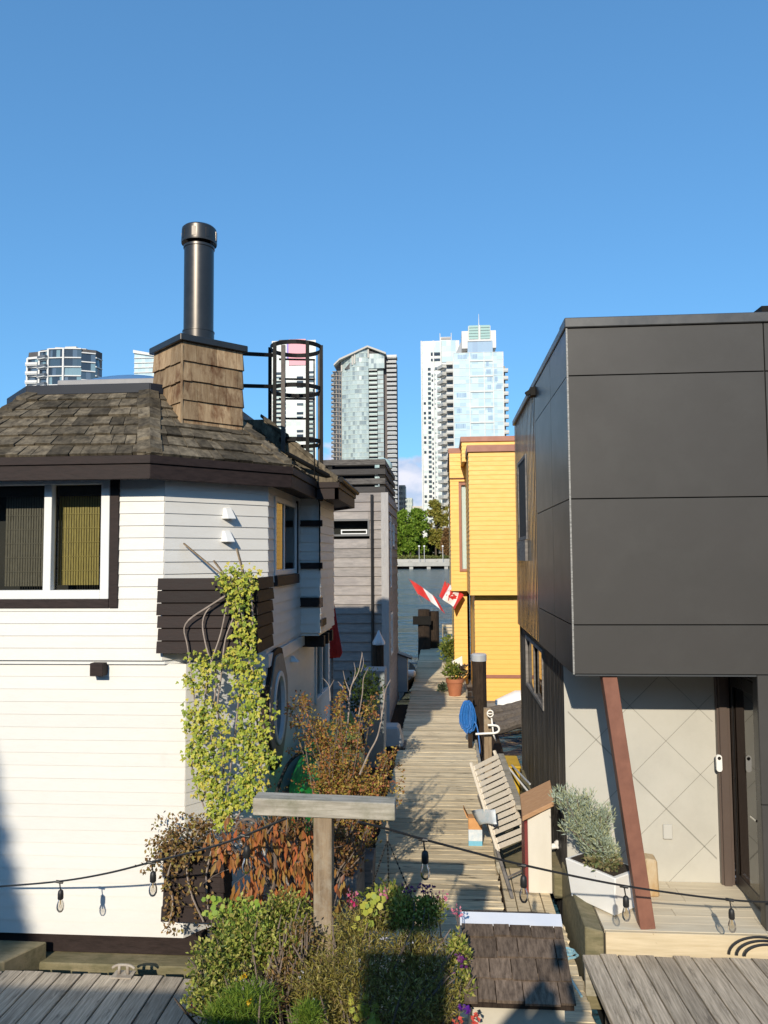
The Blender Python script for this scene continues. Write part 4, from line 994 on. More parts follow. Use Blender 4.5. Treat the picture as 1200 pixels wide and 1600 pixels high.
# white planter with a silver-blue juniper
t = thing('planter', 'white rectangular planter set askew on the porch left of the rusty column', 'planter', at(935, 1400, 7.45))
ca_, cb_ = at(893, 1386, 7.62), at(957, 1411, 7.3)
A0 = V((ca_.x, 7.66, pz + .02)); B0 = V((at(960, 1411, 7.26).x, 7.26, pz + .02)); dv = (B0 - A0); per = V((-dv.y, dv.x, 0)).normalized() * .30; per = per if per.y > 0 else -per
hgt = .35; out = dv.normalized() * .04; pn = per.normalized() * .03
m = MB(); m.hexa([A0, B0, B0 + per, A0 + per, A0 - out - pn + Zv * hgt, B0 + out - pn + Zv * hgt, B0 + per + out + pn + Zv * hgt, A0 + per - out + pn + Zv * hgt]); m.build('box', whitepl, t, bevel=.008)
m = MB(); m.hexa([A0 + Zv * (hgt - .02) - out * .2, B0 + Zv * (hgt - .02) + out * .2, B0 + per + Zv * (hgt - .02), A0 + per + Zv * (hgt - .02)] + [p_ + Zv * .023 for p_ in (A0, B0, B0 + per, A0 + per)] if 0 else [A0 + Zv * (hgt - .03), B0 + Zv * (hgt - .03), B0 + per + Zv * (hgt - .03), A0 + per + Zv * (hgt - .03), A0 + Zv * (hgt + .006), B0 + Zv * (hgt + .006), B0 + per + Zv * (hgt + .006), A0 + per + Zv * (hgt + .006)]); m.build('soil', soil, t)
m = MB(); c = A0 + dv * .3 + per * .2; m.box(c.x - .03, c.x + .03, c.y - .03, c.y + .03, pz, pz + .025); c = A0 + dv * .75 + per * .7; m.box(c.x - .03, c.x + .03, c.y - .03, c.y + .03, pz, pz + .025); m.build('foot', blackrub, t)
JUN = LEAF('juniper_needle', [(.24, .30, .22), (.36, .43, .33), (.46, .52, .42), (.30, .33, .16), (.50, .50, .28)], .15, .6)
mid = A0 + dv * .45 + per * .5
t = thing('juniper', 'silvery green juniper growing upright in the white porch planter', 'juniper', mid + Zv * hgt)
m = MB(); lv = MB(); tips = []
for k in range(30):
    s_ = U(-.5, .42)
    base = mid + dv * s_ * .7 + Zv * hgt
    tgt = at(*random.choice([(893, 1248), (915, 1250), (935, 1262), (950, 1285), (905, 1275), (920, 1290), (940, 1300), (890, 1300), (905, 1310), (930, 1315), (955, 1320), (880, 1245), (900, 1235), (945, 1275), (920, 1270)]), U(7.3, 7.75))
    tgt += rdir() * .05
    pts = catmull([base, base.lerp(tgt, .5) + rdir() * .05, tgt], 4); m.tube(pts, .006, 4)
    for i, p_ in enumerate(pts[2:]):
        for j in range(26):
            d = (rdir() * .8 + Zv * .5 + (tgt - base).normalized() * .5).normalized()
            for q2 in range(2): lv.leaf(p_ + rdir() * .05 + d * q2 * .03, d + rdir() * .3, rdir(), U(.03, .06), .009)
m.build('stems', twig, t); lv.build('needles', JUN, t)
SUC = LEAF('low_leaf', [(.09, .12, .05), (.17, .20, .08), (.22, .16, .08), (.28, .28, .15)], .2)
lv = MB(); c = B0.lerp(A0, .35) + per * .35 + Zv * (hgt + .04)
foliage(lv, c, .2, .16, .09, 500, .045, .03, .4)
tag(lv.build('sedum', SUC, None, loc=c), 'low dark green and russet sedum at the front corner of the white porch planter', 'plant')
# hose coil on the porch fascia
m = MB(); c = at(1188, 1492, 6.98)
for k in range(3): m.tube([(c.x + .03 * k + (.26 - .03 * k) * math.cos(a), 6.975 - .012 * k, c.z + .0 + (.15 - .025 * k) * math.sin(a)) for a in [math.pi * i / 18 for i in range(19)]], .011, 6)
tag(m.build('hose_coil', blackrub, None, loc=c), 'black hose coiled against the pale porch edge at the right', 'hose')

# ================================================================== WATER, DOCKS
wm = bpy.data.materials.new('water_surface'); wm.use_nodes = True
T = NT(wm); P_ = T.n['Principled BSDF']; P_.inputs['Base Color'].default_value = (.03, .085, .12, 1); P_.inputs['Roughness'].default_value = .12; P_.inputs['IOR'].default_value = 1.33
tc = T.new('ShaderNodeTexCoord'); mp = T.new('ShaderNodeMapping'); mp.inputs['Scale'].default_value = (.55, 1.0, 1); T.l.new(tc.outputs['Object'], mp.inputs[0])
na = T.new('ShaderNodeTexNoise'); na.inputs['Scale'].default_value = .8; na.inputs['Detail'].default_value = 5; na.inputs['Distortion'].default_value = .6; T.l.new(mp.outputs[0], na.inputs[0])
nb = T.new('ShaderNodeTexNoise'); nb.inputs['Scale'].default_value = .09; nb.inputs['Detail'].default_value = 3; T.l.new(mp.outputs[0], nb.inputs[0])
ad = T.new('ShaderNodeMath', operation='MULTIPLY_ADD'); ad.inputs[1].default_value = 3.; T.l.new(nb.outputs[0], ad.inputs[0]); T.l.new(na.outputs[0], ad.inputs[2])
bp = T.new('ShaderNodeBump'); bp.inputs['Strength'].default_value = 1.0; bp.inputs['Distance'].default_value = .9; T.l.new(ad.outputs[0], bp.inputs['Height']); T.l.new(bp.outputs[0], P_.inputs['Normal'])
m = MB(); m.quad((-1500, -60, -.55), (1500, -60, -.55), (1500, 296, -.55), (-1500, 296, -.55)); struct(m.build('water', wm))
def planks_x(mb, x0, x1, y0, y1, w_, z=0, jag=.02, th=.045):
    y = y0
    while y < y1 - .03:
        e = min(y1, y + w_ * U(.92, 1.08)); dz = U(-.004, .003)
        mb.hexa([(x0 + U(-jag, jag), y, z - th), (x1 + U(-jag, jag), y, z - th), (x1 + U(-jag, jag), e - .007, z - th), (x0 + U(-jag, jag), e - .007, z - th),
                 (x0 + U(-jag, jag), y, z + dz), (x1 + U(-jag, jag), y, z + dz + U(-.003, .003)), (x1 + U(-jag, jag), e - .007, z + dz + U(-.003, .003)), (x0 + U(-jag, jag), e - .007, z + dz)])
        y = e
def planks_y(mb, x0, x1, y0, y1, w_, sk=0, th=.05, gap=.012, zo=0):
    x = x0
    while x < x1 - .03:
        e = min(x1, x + w_ * U(.9, 1.1)); dz = U(-.006, .004); j0, j1 = U(-.02, .02), U(-.03, .015); s0 = sk * (y1 - y0)
        mb.hexa([(x + s0, y0 + j0, zo - th), (e - gap + s0, y0 + j0, zo - th), (e - gap, y1 + j1, zo - th), (x, y1 + j1, zo - th), (x + s0, y0 + j0, zo + dz), (e - gap + s0, y0 + j0, zo + dz + U(-.004, .004)), (e - gap, y1 + j1, zo + dz), (x, y1 + j1, zo + dz + U(-.004, .004))])
        x = e
m = MB(); planks_x(m, -.87, .59, 8.05, 31.2, .142); planks_x(m, -.95, 1.14, 6.96, 8.045, .15); planks_x(m, -1.25, 1.15, 3.8, 6.955, .15)
struct(m.build('walkway', dockw, bevel=.003))
m = MB(); planks_y(m, .62, 1.12, 8.06, 9.25, .125)
for i in range(4): pass
struct(m.build('side_deck', dockw))
m = MB(); m.box(-.84, .57, 8.0, 31.1, -.5, -.046); m.box(-1.2, 1.1, 3.8, 7.99, -.5, -.046); m.box(.6, 1.1, 8.0, 9.2, -.5, -.055); struct(m.build('walkway_float', pilew))
m = MB(); m.box(.592, .64, 9.3, 31, -.12, .035); struct(m.build('walkway_curb', beamw))
m = MB(); planks_y(m, -5.5, -1.27, 3.8, 6.73, .178); struct(m.build('near_dock', ndock, bevel=.004))
m = MB(); m.box(-5.5, -1.28, 3.8, 6.68, -.5, -.052); struct(m.build('near_dock_float', pilew))
m = MB(); planks_y(m, 1.165, 5.6, 3.8, 6.96, .165, sk=.045, zo=.185); struct(m.build('near_dock', ndock, bevel=.004))
m = MB(); m.box(1.33, 5.6, 3.8, 6.86, -.5, .13); m.box(1.175, 5.6, 6.862, 6.93, -.12, .132); struct(m.build('near_dock_float', beamw))
m = MB(); p = at(10, 1490, 7.0); m.hexa([(-5.2, 6.75, -.2), (p.x + .12, 6.75, -.2), (p.x + .28, 7.2, -.2), (-5.2, 7.2, -.2), (-5.2, 6.75, .07), (p.x + .12, 6.75, .06), (p.x + .28, 7.2, .02), (-5.2, 7.2, .03)])
tag(m.build('timber_baulk', mossw, None, loc=(-4.6, 7, 0), bevel=.01), 'weathered timber baulk between the white house and the left dock', 'timber')
# mooring cleat on the left dock
t = thing('mooring_cleat', 'pale metal mooring cleat on the edge of the left dock', 'cleat', at(193, 1522, 6.66))
c = onz(193, 1524, 0.0)
m = MB(); m.box(c.x - .09, c.x + .09, c.y - .06, c.y + .06, 0.0, .012); clm = M('cleat_metal', (.40, .36, .30), (.26, .21, .16), .6, 20)
m.build('base', clm, t)
m = MB(); m.tube(catmull([(c.x - .10, c.y, .06), (c.x - .05, c.y, .085), (c.x + .05, c.y, .085), (c.x + .10, c.y, .06)], 5), .012, 8)
m.tube([(c.x - .04, c.y, .01), (c.x - .035, c.y, .085)], .015, 8); m.tube([(c.x + .04, c.y, .01), (c.x + .035, c.y, .085)], .015, 8); m.build('horn', clm, t, smooth=True)
# pale blue rope at the corner of the right dock
m = MB(); c = onz(872, 1499, .0); pts = [(c.x + .05 * (1 + .1 * k % 3) * math.cos(k * .5), c.y + .07 * math.sin(k * .5), .015 + .0011 * k) for k in range(70)]
m.tube(pts + [(c.x + .05, c.y - .3, .012), (c.x + .1, c.y - .6, .012)], .011, 6)
tag(m.build('rope_coil', cyanrope, None, loc=c), 'small pale blue rope coil beside the shingled box on the dock', 'rope')

# ================================================================== THINGS ON THE WALKWAY
# white pedestal with tan lid
Yb = 8.57; x0, x1 = XP(817, Yb), XP(853, Yb); zt_ = .80
t = thing('dock_pedestal', 'white plywood dock pedestal with a slanted tan lid at the edge of the walkway', 'pedestal', ((x0 + x1) / 2, Yb + .2, 0))
m = MB(); m.hexa([(x0, Yb, 0), (x1, Yb, 0), (x1 + .02, Yb + .34, 0), (x0 + .02, Yb + .34, 0), (x0, Yb, ZP(1283, Yb, 817)), (x1, Yb, ZP(1262, Yb, 855)), (x1 + .02, Yb + .34, ZP(1262, Yb, 855) + .09), (x0 + .02, Yb + .34, ZP(1283, Yb, 817) + .09)]); m.build('body', paleply, t, bevel=.004)
m = MB(); m.hexa([(x0 - .035, Yb - .012, 0), (x0 - .002, Yb - .012, 0), (x0 - .002, Yb + .33, 0), (x0 - .035, Yb + .33, 0), (x0 - .035, Yb - .012, ZP(1287, Yb, 817)), (x0 - .002, Yb - .012, ZP(1284, Yb, 817)), (x0 - .002, Yb + .33, ZP(1284, Yb, 817) + .09), (x0 - .035, Yb + .33, ZP(1287, Yb, 817) + .09)]); m.build('side_panel', M('dark_red_edge', (.19, .03, .028), rough=.6), t)
za, zb_ = ZP(1281, Yb, 811), ZP(1257, Yb, 855)
m = MB(); m.hexa([(x0 - .06, Yb - .05, za), (x1 + .03, Yb - .05, zb_), (x1 + .05, Yb + .40, zb_ + .10), (x0 - .04, Yb + .40, za + .10), (x0 - .06, Yb - .05, za + .05), (x1 + .03, Yb - .05, zb_ + .05), (x1 + .05, Yb + .40, zb_ + .15), (x0 - .04, Yb + .40, za + .15)]); m.build('lid', tan, t, bevel=.004)
m = MB(); m.tube([(x1 + .02, Yb + .2, .42), (x1 + .12, Yb + .2, .44)], .03, 10); m.lathe((x1 + .1, Yb + .2, 0), [(.02, .4), (.045, .42), (.045, .47), (.02, .49)], 12); m.build('lamp', whitepl, t)
# slatted folding chair, leaning back
TL, TR_, BL, BR = V((.345, 9.50, 1.09)), V((.66, 9.96, 1.12)), V((.60, 8.98, .31)), V((.965, 9.44, .28))
t = thing('slatted_chair', 'weathered white slatted folding chair leaning back at the edge of the walkway', 'chair', (.65, 9.3, 0))
N = (TR_ - TL).cross(BL - TL).normalized(); N = N if N.y < 0 else -N
ns = 14
for i in range(ns):
    a0 = (i + .07) / ns; a1 = (i + .86) / ns
    if i >= 12: a0 += .02; a1 += .02
    m = MB(); p = [TL.lerp(BL, a0), TR_.lerp(BR, a0), TR_.lerp(BR, a1), TL.lerp(BL, a1)]; m.hexa([q_ for q_ in p] + [q_ + N * .018 for q_ in p]); m.build('slat', chairw, t, bevel=.002)
for A1, B1 in ((TL, BL), (TR_, BR)):
    m = MB(); m.bar(A1.lerp(B1, -.05) - N * .018, A1.lerp(B1, 1.03) - N * .018, .035, .03, N); m.build('side_rail', chairw, t, bevel=.003)
for A1, F1 in ((BL, V((.70, 8.42, .0))), (BR, V((1.0, 8.75, .0)))):
    m = MB(); m.bar(A1 - N * .03, F1, .03, .03); m.build('leg', graydk, t)
for A1, F1 in ((TL.lerp(BL, .35), V((.62, 9.95, 0))), (TR_.lerp(BR, .35), V((.92, 10.3, 0)))):
    m = MB(); m.bar(A1 - N * .05, F1, .03, .03); m.build('leg', graydk, t)
m = MB(); m.tube([BL.lerp(V((.70, 8.42, 0)), .6), BR.lerp(V((1.0, 8.75, 0)), .6)], .012, 6); m.build('stretcher', graydk, t)
# carton with a folded sheet
c = onz(743, 1322, 0)
t = thing('carton', 'opened carton, pale blue and white below, orange brown above, by the slatted chair', 'carton', c)
wd = .085
m = MB(); m.mi = 0
def cbox(mb, z0, z1, mi): mb.mi = mi; mb.box(c.x - wd, c.x + wd, c.y, c.y + .16, z0, z1)
cbox(m, 0, .06, 0); cbox(m, .0605, .20, 1); cbox(m, .2005, .34, 2)
m.build('box', [M('box_blue', (.17, .45, .62), rough=.5), M('box_white', (.7, .72, .74), (.45, .56, .66), .5, 18), M('box_orange', (.62, .33, .13), (.50, .24, .09), .6, 9)], t)
m = MB(); m.hexa([(c.x - wd - .02, c.y - .005, .34), (c.x - wd, c.y - .005, .34), (c.x - wd, c.y + .16, .34), (c.x - wd - .02, c.y + .16, .34), (c.x - wd - .06, c.y, .45), (c.x - wd - .055, c.y, .45), (c.x - wd - .055, c.y + .15, .45), (c.x - wd - .06, c.y + .15, .45)]); m.build('flap', MATS['box_orange'], t)
m = MB(); cs_ = [at(737, 1270, 9.6), at(774, 1266, 9.0), at(776, 1289, 8.8), at(750, 1292, 9.3)]
g5 = []
for j in range(6):
    for i in range(6):
        a, b2 = i / 5, j / 5; p = cs_[0].lerp(cs_[1], a).lerp(cs_[3].lerp(cs_[2], a), b2); g5.append(p + V((0, -.03, .012 * math.sin(a * 5) + .01 * math.cos(b2 * 6) + .02)))
m.add(g5, [(j * 6 + i, j * 6 + i + 1, (j + 1) * 6 + i + 1, (j + 1) * 6 + i) for j in range(5) for i in range(5)])
o = m.build('plastic_sheet', M('sheet_blue_white', (.80, .82, .82), (.30, .58, .70), .4, 9, dirt=(.80, .82, .82), dirt_s=9, dirt_t=(.42, .5)), None, smooth=True, loc=cs_[0]); md = o.modifiers.new('Solidify', 'SOLIDIFY'); md.thickness = .006
tag(o, 'crumpled white and pale blue plastic sheet lying on the carton and the chair', 'sheet')
# post with blue rope coil
Yr = 14.9; xr = XP(731, Yr)
t = thing('rope_post', 'short dark post at the walkway edge that carries the blue rope', 'post', (xr, Yr, 0))
m = MB(); m.box(xr - .04, xr + .04, Yr - .04, Yr + .04, -.1, ZP(1082, Yr, 731)); m.build('shaft', pilew, t, bevel=.005)
m = MB(); m.tube([(xr - .08, Yr - .03, .95), (xr + .08, Yr - .03, .95)], .015, 6); m.build('peg', blackm, t)
m = MB()
ztop, zbot = ZP(1094, Yr, 728), ZP(1136, Yr, 728)
for k in range(44):
    a = U(.012, .115) ** 1.0; zb2 = zbot + U(-.10, .10); xo = U(-.045, .045); yo = U(-.15, -.05)
    pts = []
    for i in range(13):
        th = 2 * math.pi * i / 12; pts.append((xr - .05 + xo + a * math.sin(th) * (1.1 - .3 * math.cos(th)), Yr + yo + U(-.01, .01), (ztop + zb2) / 2 + (ztop - zb2) / 2 * math.cos(th)))
    m.tube(pts, .013, 5, cap=False)
m.tube(catmull([(xr, Yr - .12, zbot + .2), (xr + .12, Yr - .16, zbot + .05), (xr + .16, Yr - .4, .05), (xr + .1, Yr - .7, .02)], 6), .013, 5)
tag(m.build('rope_hank', bluerope, None, loc=(xr, Yr, .6)), 'thick hank of bright blue rope hung on a short post beside the walkway', 'rope')
# timber post and white tap pipe beside the walkway
Yp = 13.6; xp = XP(758, Yp)
m = MB(); m.box(xp - .065, xp + .065, Yp - .06, Yp + .06, -.3, ZP(1106, Yp, 758)); tag(m.build('timber_post', postw, None, loc=(xp, Yp, 0), bevel=.008), 'short brown timber post in front of the white capped pile', 'post')
Yt = 13.4
t = thing('water_pipe', 'white bent water pipe with a round valve wheel at the walkway edge', 'pipe', at(768, 1150, Yt))
m = MB(); m.tube(catmull([at(743, 1147, Yt), at(760, 1146, Yt), at(775, 1145, Yt), at(780, 1140, Yt), at(776, 1134, Yt), at(762, 1133, Yt)], 6), .019, 8); m.tube([at(768, 1122, Yt + .03), at(771, 1148, Yt + .03), at(775, 1158, Yt + .1)], .014, 8); m.build('pipe', whitepl, t, smooth=True)
m = MB(); c = at(766, 1115, Yt); m.tube([(c.x + .05 * math.cos(a), c.y, c.z + .055 * math.sin(a)) for a in [i * math.pi / 8 for i in range(17)]], .012, 8); m.bar((c.x - .05, c.y, c.z), (c.x + .05, c.y, c.z), .02, .02); m.build('valve_wheel', whitepl, t, smooth=True)
# logs between the walkway and the dark house
k = 0
for (a, b2, r_, yy, lab) in (((766, 1112), (822, 1101), .10, 16.4, 'farthest of the logs floating between the walkway and the dark house'), ((766, 1126), (824, 1112), .11, 15.4, 'middle log floating between the walkway and the dark house'), ((770, 1140), (826, 1124), .12, 14.5, 'nearest log floating between the walkway and the dark house')):
    m = MB(); p0, p1 = at(*a, yy), at(*b2, yy + .5); n_ = 8; pts = [p0.lerp(p1, i / n_) + V((0, 0, U(-.012, .012))) for i in range(n_ + 1)]
    m.tube(pts, [r_ * U(.92, 1.06) for _ in pts], 10)
    tag(m.build('log', M('wet_log_%d' % k, (.17, .14, .11), (.07, .055, .045), .8, 6, (1, 8, 8), .5), None, loc=p0), lab, 'log', 'logs between the floating homes'); k += 1
m = MB(); m.box(.66, 1.15, 12.6, 17.6, -.5, -.18); struct(m.build('log_float', pilew))
# upturned white boat by the yellow house
t = thing('dinghy', 'upturned white dinghy lying at the foot of the yellow house', 'dinghy', (1.5, 18.6, 0))
m = MB(); vs = []; n = 14; mm = 9; xa, xb = XP(771, 18.4), XP(771, 18.4) + 2.2
for i in range(n + 1):
    tt = i / n; wd = .46 * max(.06, math.sin(math.pi * (.04 + .62 * tt))) ** .7
    for j in range(mm):
        a = math.pi * j / (mm - 1); vs.append((xa + (xb - xa) * tt, 18.5 + wd * math.cos(a), .13 + .34 * math.sin(a) ** .6 * min(1, .35 + 3 * tt)))
m.add(vs, [(i * mm + j, i * mm + j + 1, (i + 1) * mm + j + 1, (i + 1) * mm + j) for i in range(n) for j in range(mm - 1)]); m.build('hull', whitepl, t, smooth=True)
m = MB(); m.box(xa + .1, xb, 18.15, 18.85, -.1, .14); m.build('gunwale', M('gunwale_brown', (.07, .045, .03), rough=.7), t)
# planks, yellow tote and poles in the gap beside the chair
m = MB(); 
for (a, b2, yy0, yy1, w_, lab) in (((783, 1180), (812, 1262), 12.3, 9.5, .085, 'grey plank lying lengthwise in the gap behind the slatted chair'), ((772, 1185), (800, 1262), 12.4, 9.6, .06, 'narrow brown plank lying lengthwise behind the slatted chair')):
    m = MB(); p0 = at(*a, yy0); p1 = at(*b2, yy1); m.bar(p0, p1, w_, .05); tag(m.build('plank', beamw if w_ > .07 else postw, None, loc=p0, bevel=.004), lab, 'plank')
m = MB(); m.box(.66, 1.16, 9.3, 12.7, -.5, .0 - .12); struct(m.build('gap_float', mossw))
t = thing('tote', 'yellow plastic tote standing in the gap beside the dark house', 'tote', (1.08, 11.2, 0))
x0, x1 = XP(787, 11.9), 1.14
zz = -.05
m = MB(); ym = 11.9
m.hexa([(x0 + .02, ym, zz), (x1 - .02, ym, zz), (x1 - .02, ym + .55, zz), (x0 + .02, ym + .55, zz), (x0, ym, .42), (x1, ym, .42), (x1, ym + .6, .42), (x0, ym + .6, .42)]); m.build('box', M('tote_yellow', (.55, .36, .02), (.45, .28, .02), .5, 6), t, bevel=.015)
m = MB(); m.box(x0 - .015, x1 + .01, ym - .02, ym + .62, .421, .46); m.build('lid', MATS['tote_yellow'], t, bevel=.01)
for (a, b2, mt, lab) in (((795, 1200), (832, 1245), whitepl, 'white pole lying slanted over the yellow tote'), ((800, 1196), (828, 1225), ltgrey, 'thin grey pole lying beside the white one near the yellow tote')):
    m = MB(); m.tube([at(*a, 11.7), at(*b2, 10.6)], .014, 8); tag(m.build('pole', mt, None, loc=at(*a, 10.8)), lab, 'pole')

# pots at the far right of the walkway
def potted(name, label, cat, px, pyb, pyt, wpx, mat, Y=None, box=False):
    c = onz(px, pyb, 0); Y = c.y; r_ = wpx / 2 * Y / FPX; zt_ = ZP(pyt, Y, px)
    t = thing(name, label, cat, (c.x, Y + r_, 0)); m = MB()
    if box: m.hexa([(c.x - r_, Y, 0), (c.x + r_, Y, 0), (c.x + r_, Y + 2 * r_, 0), (c.x - r_, Y + 2 * r_, 0), (c.x - r_, Y, zt_), (c.x + r_, Y, zt_), (c.x + r_, Y + 2 * r_, zt_), (c.x - r_, Y + 2 * r_, zt_)])
    else: m.lathe((c.x, Y + r_, 0), [(r_ * .68, 0), (r_ * .95, zt_ * .78), (r_ * 1.02, zt_ * .78), (r_ * 1.03, zt_), (r_ * .92, zt_), (r_ * .9, zt_ * .9)], 28)
    m.build('pot', mat, t, smooth='auto'); m = MB(); m.lathe((c.x, Y + r_, 0), [(r_ * .9, zt_ * .86), (.01, zt_ * .93)], 16, False); m.build('soil', soil, t)
    return V((c.x, Y + r_, zt_)), r_
PL = LEAF('potted_leaf', [(.05, .09, .015), (.12, .17, .03), (.22, .26, .05), (.32, .30, .06)], .3)
PD = LEAF('potted_purple', [(.05, .03, .03), (.11, .07, .05), (.09, .11, .03)], .2)
c, r_ = potted('flower_pot', 'terracotta flower pot standing on the right edge of the walkway', 'flower pot', 711, 1089, 1062, 27, terra)
lv = MB(); foliage(lv, c + V((-.06, 0, .2)), .26, .22, .24, 420, .12, .045, .3, .5); t = thing('potted_plant', 'green and yellowish plant in the terracotta pot', 'plant', c); lv.build('leaves', PL, t)
lv = MB(); foliage(lv, c + V((.2, .05, .18)), .18, .18, .2, 260, .08, .05, .3, .3); t = thing('potted_plant', 'purplish dark leafed plant at the right side of the terracotta pot', 'plant', c + V((.1, 0, 0))); lv.build('leaves', PD, t)
c, r_ = potted('planter_box', 'low wooden planter with a bushy green plant behind the terracotta pot', 'planter', 706, 1056, 1036, 30, beamw, box=True)
lv = MB(); foliage(lv, c + V((-.02, 0, .36)), .36, .3, .46, 900, .14, .05, .3, .5); t = thing('potted_plant', 'bushy bright green plant in the wooden planter beyond the terracotta pot', 'plant', c); lv.build('leaves', PL, t)
m = MB(); a = [at(705, 1034, 21.3), at(722, 1025, 21.4), at(723, 1043, 21.4), at(708, 1045, 21.3)]; m.hexa(a + [p + V((0, .02, 0)) for p in a])
tag(m.build('card_sign', whitepl, None, loc=a[0]), 'tilted blank white card among the potted plants', 'card')
lv = MB(); c = onz(693, 1080, .0); foliage(lv, c + V((0, 0, .1)), .16, .14, .12, 160, .07, .05, .3)
tag(lv.build('trailing_plant', LEAF('grey_green', [(.12, .16, .08), (.22, .26, .14)], .2), None, loc=c), 'small grey-green trailing plant left of the terracotta pot', 'plant')
# pale wooden crate chair
t = thing('wooden_chair', 'pale wooden chair at the far end of the walkway beside the yellow house', 'chair', onz(703, 1012, 0))
c = onz(703, 1014, 0); w2_ = .27
m = MB(); m.box(c.x - w2_, c.x + w2_, c.y, c.y + .5, .4, .45); m.build('seat', newwood, t)
m = MB()
for z in (.55, .68, .81): m.box(c.x - w2_, c.x + w2_, c.y + .48, c.y + .52, z, z + .1)
m.build('backrest', newwood, t)
for sx2 in (-1, 1):
    for yy in (0, .46): m = MB(); m.box(c.x + sx2 * w2_ - .03, c.x + sx2 * w2_ + .03, c.y + yy, c.y + yy + .05, 0, .4 if yy == 0 else .92); m.build('leg', newwood, t)
# flags
def leaf_shape():
    pts = [(0, 1), (.16, .68), (.38, .80), (.30, .34), (.55, .58), (.62, .42), (.95, .46), (.82, .20), (.98, .08), (.52, -.28), (.58, -.45), (.07, -.38), (.05, -.95)]
    return pts + [(-x, y) for x, y in reversed(pts[1:])]
def flag(label, staff0, staff1, Y, a, fx, fy, L, H, droop, f0=.25, f1=.75):
    """staff from staff0 to staff1; cloth hung from point a along fx (fly) and fy (hoist)"""
    t = thing('flag', label, 'flag', staff0)
    m = MB(); m.tube([staff0, staff1], .016, 8); m.build('staff', graydk, t)
    nx_, ny_ = 24, 8; fx, fy = V(fx).normalized(), V(fy).normalized(); nn = fx.cross(fy).normalized()
    def S_(s_, v): return V(a) + fx * (s_ * L) + fy * (v * H) + nn * (.11 * math.sin(s_ * 9 + v * 2.0) * (.3 + s_)) + V((0, 0, -droop * s_ * s_ * L))
    m = MB(); vs = [S_(i / nx_, j / ny_) for j in range(ny_ + 1) for i in range(nx_ + 1)]; b = 0
    for j in range(ny_):
        for i in range(nx_):
            m.mi = 0 if (i < nx_ * f0 or i >= nx_ * f1) else 1
            m.f.append([j * (nx_ + 1) + i, j * (nx_ + 1) + i + 1, (j + 1) * (nx_ + 1) + i + 1, (j + 1) * (nx_ + 1) + i]); m.m.append(m.mi)
    m.v = [tuple(p) for p in vs]; co_ = m.build('cloth', [flagr, flagw], t, smooth=True)
    for sg in ((-1, 1) if f0 < .3 else ()):
        m = MB(); ls_ = leaf_shape(); pts = []
        for x, y in ls_: pts.append(S_(.5 + x * .37 * H / L, .5 - y * .37) + nn * (.006 * sg))
        cen = S_(.5, .5) + nn * (.006 * sg)
        m.add([cen] + pts, [(0, i + 1, (i + 1) % len(pts) + 1) for i in range(len(pts))]); m.build('maple_leaf', flagr, co_)
fy1 = 30.8
p0, p1 = at(660, 942, fy1), at(638, 903, fy1)
flag('half furled, mostly red flag on a slanted staff at the end piles', p0, p1, fy1, p1.lerp(p0, .05), at(690, 933, fy1) - at(641, 907, fy1), p0 - p1, 1.25, .66, .16, .5, .82)
fy2 = 22.9
p0, p1 = at(712, 930, fy2), at(697, 905, fy2)
flag('open red and white maple leaf flag flying from the yellow house', at(712, 948, fy2), at(695.5, 905, fy2), fy2, at(695, 908, fy2), at(712, 930, fy2 - .25) - at(691, 915, fy2), at(684, 936, fy2) - at(695.5, 908, fy2), .72, .48, .04)

# ================================================================== FOREGROUND
# timber T post
ty = 5.2
bx0, bx1 = XP(396, ty), XP(614, ty); bz1 = ZP(1252, ty, 500); bz0 = ZP(1279, ty, 500)
pxc = XP(502.5, ty); pw_ = .062
t = thing('t_post', 'weathered timber T-post with a short crossbeam, standing in the flower bed', 'post', (pxc, ty + .07, 0))
m = MB(); m.hexa([(bx0, ty, bz0 + .012), (bx1, ty, bz0 - .008), (bx1, ty + .15, bz0 - .008), (bx0, ty + .15, bz0 + .012), (bx0, ty, bz1 + .012), (bx1, ty, bz1 - .008), (bx1, ty + .15, bz1 - .008), (bx0, ty + .15, bz1 + .012)]); m.build('crossbeam', beamw, t, bevel=.006)
m = MB(); m.box(pxc - pw_, pxc + pw_, ty + .012, ty + .136, 0, bz0 - .001); m.build('upright', postw, t, bevel=.006)
# string lights
def string(label, pts, bulbs):
    t = thing('string_light', label, 'string lights', pts[0])
    m = MB(); cv = catmull(pts, 7); m.tube(cv, .0085, 6); m.build('cable', blackrub, t)
    for (px, py, yy, ln) in bulbs:
        p = at(px, py, yy)
        m = MB(); m.tube(catmull([p + V((0, 0, .01)), p + V((.006, 0, -.04)), p + V((.012, 0, -ln))], 4), .0055, 5); m.tube([p + V((-.03, 0, .004)), p + V((.03, 0, -.004))], .013, 8)
        q_ = p + V((.012, 0, -ln)); m.lathe((q_.x, q_.y, q_.z), [(.012, .004), (.021, -.006), (.024, -.03), (.024, -.07), (.019, -.076)], 14)
        so2 = m.build('bulb_holder', blackrub, t, smooth='auto')
        m = MB(); m.lathe((q_.x, q_.y, q_.z - .074), [(.016, 0), (.02, -.012), (.030, -.04), (.033, -.062), (.030, -.085), (.018, -.105), (.004, -.112)], 16); m.build('bulb', bulbg, so2, smooth=True)
        m = MB(); m.tube([q_ + V((0, 0, -.08)), q_ + V((0, 0, -.12))], .006, 6); m.tube([q_ + V((-.012, 0, -.15)), q_ + V((-.008, 0, -.12)), q_ + V((0, 0, -.155)), q_ + V((.008, 0, -.12)), q_ + V((.012, 0, -.15))], .0016, 4); m.build('filament', M('filament', (.5, .4, .25), rough=.4) if 'filament' not in MATS else MATS['filament'], so2)
def ly(px): return 5.02 + (450 - px) / (450 - 93) * 1.58
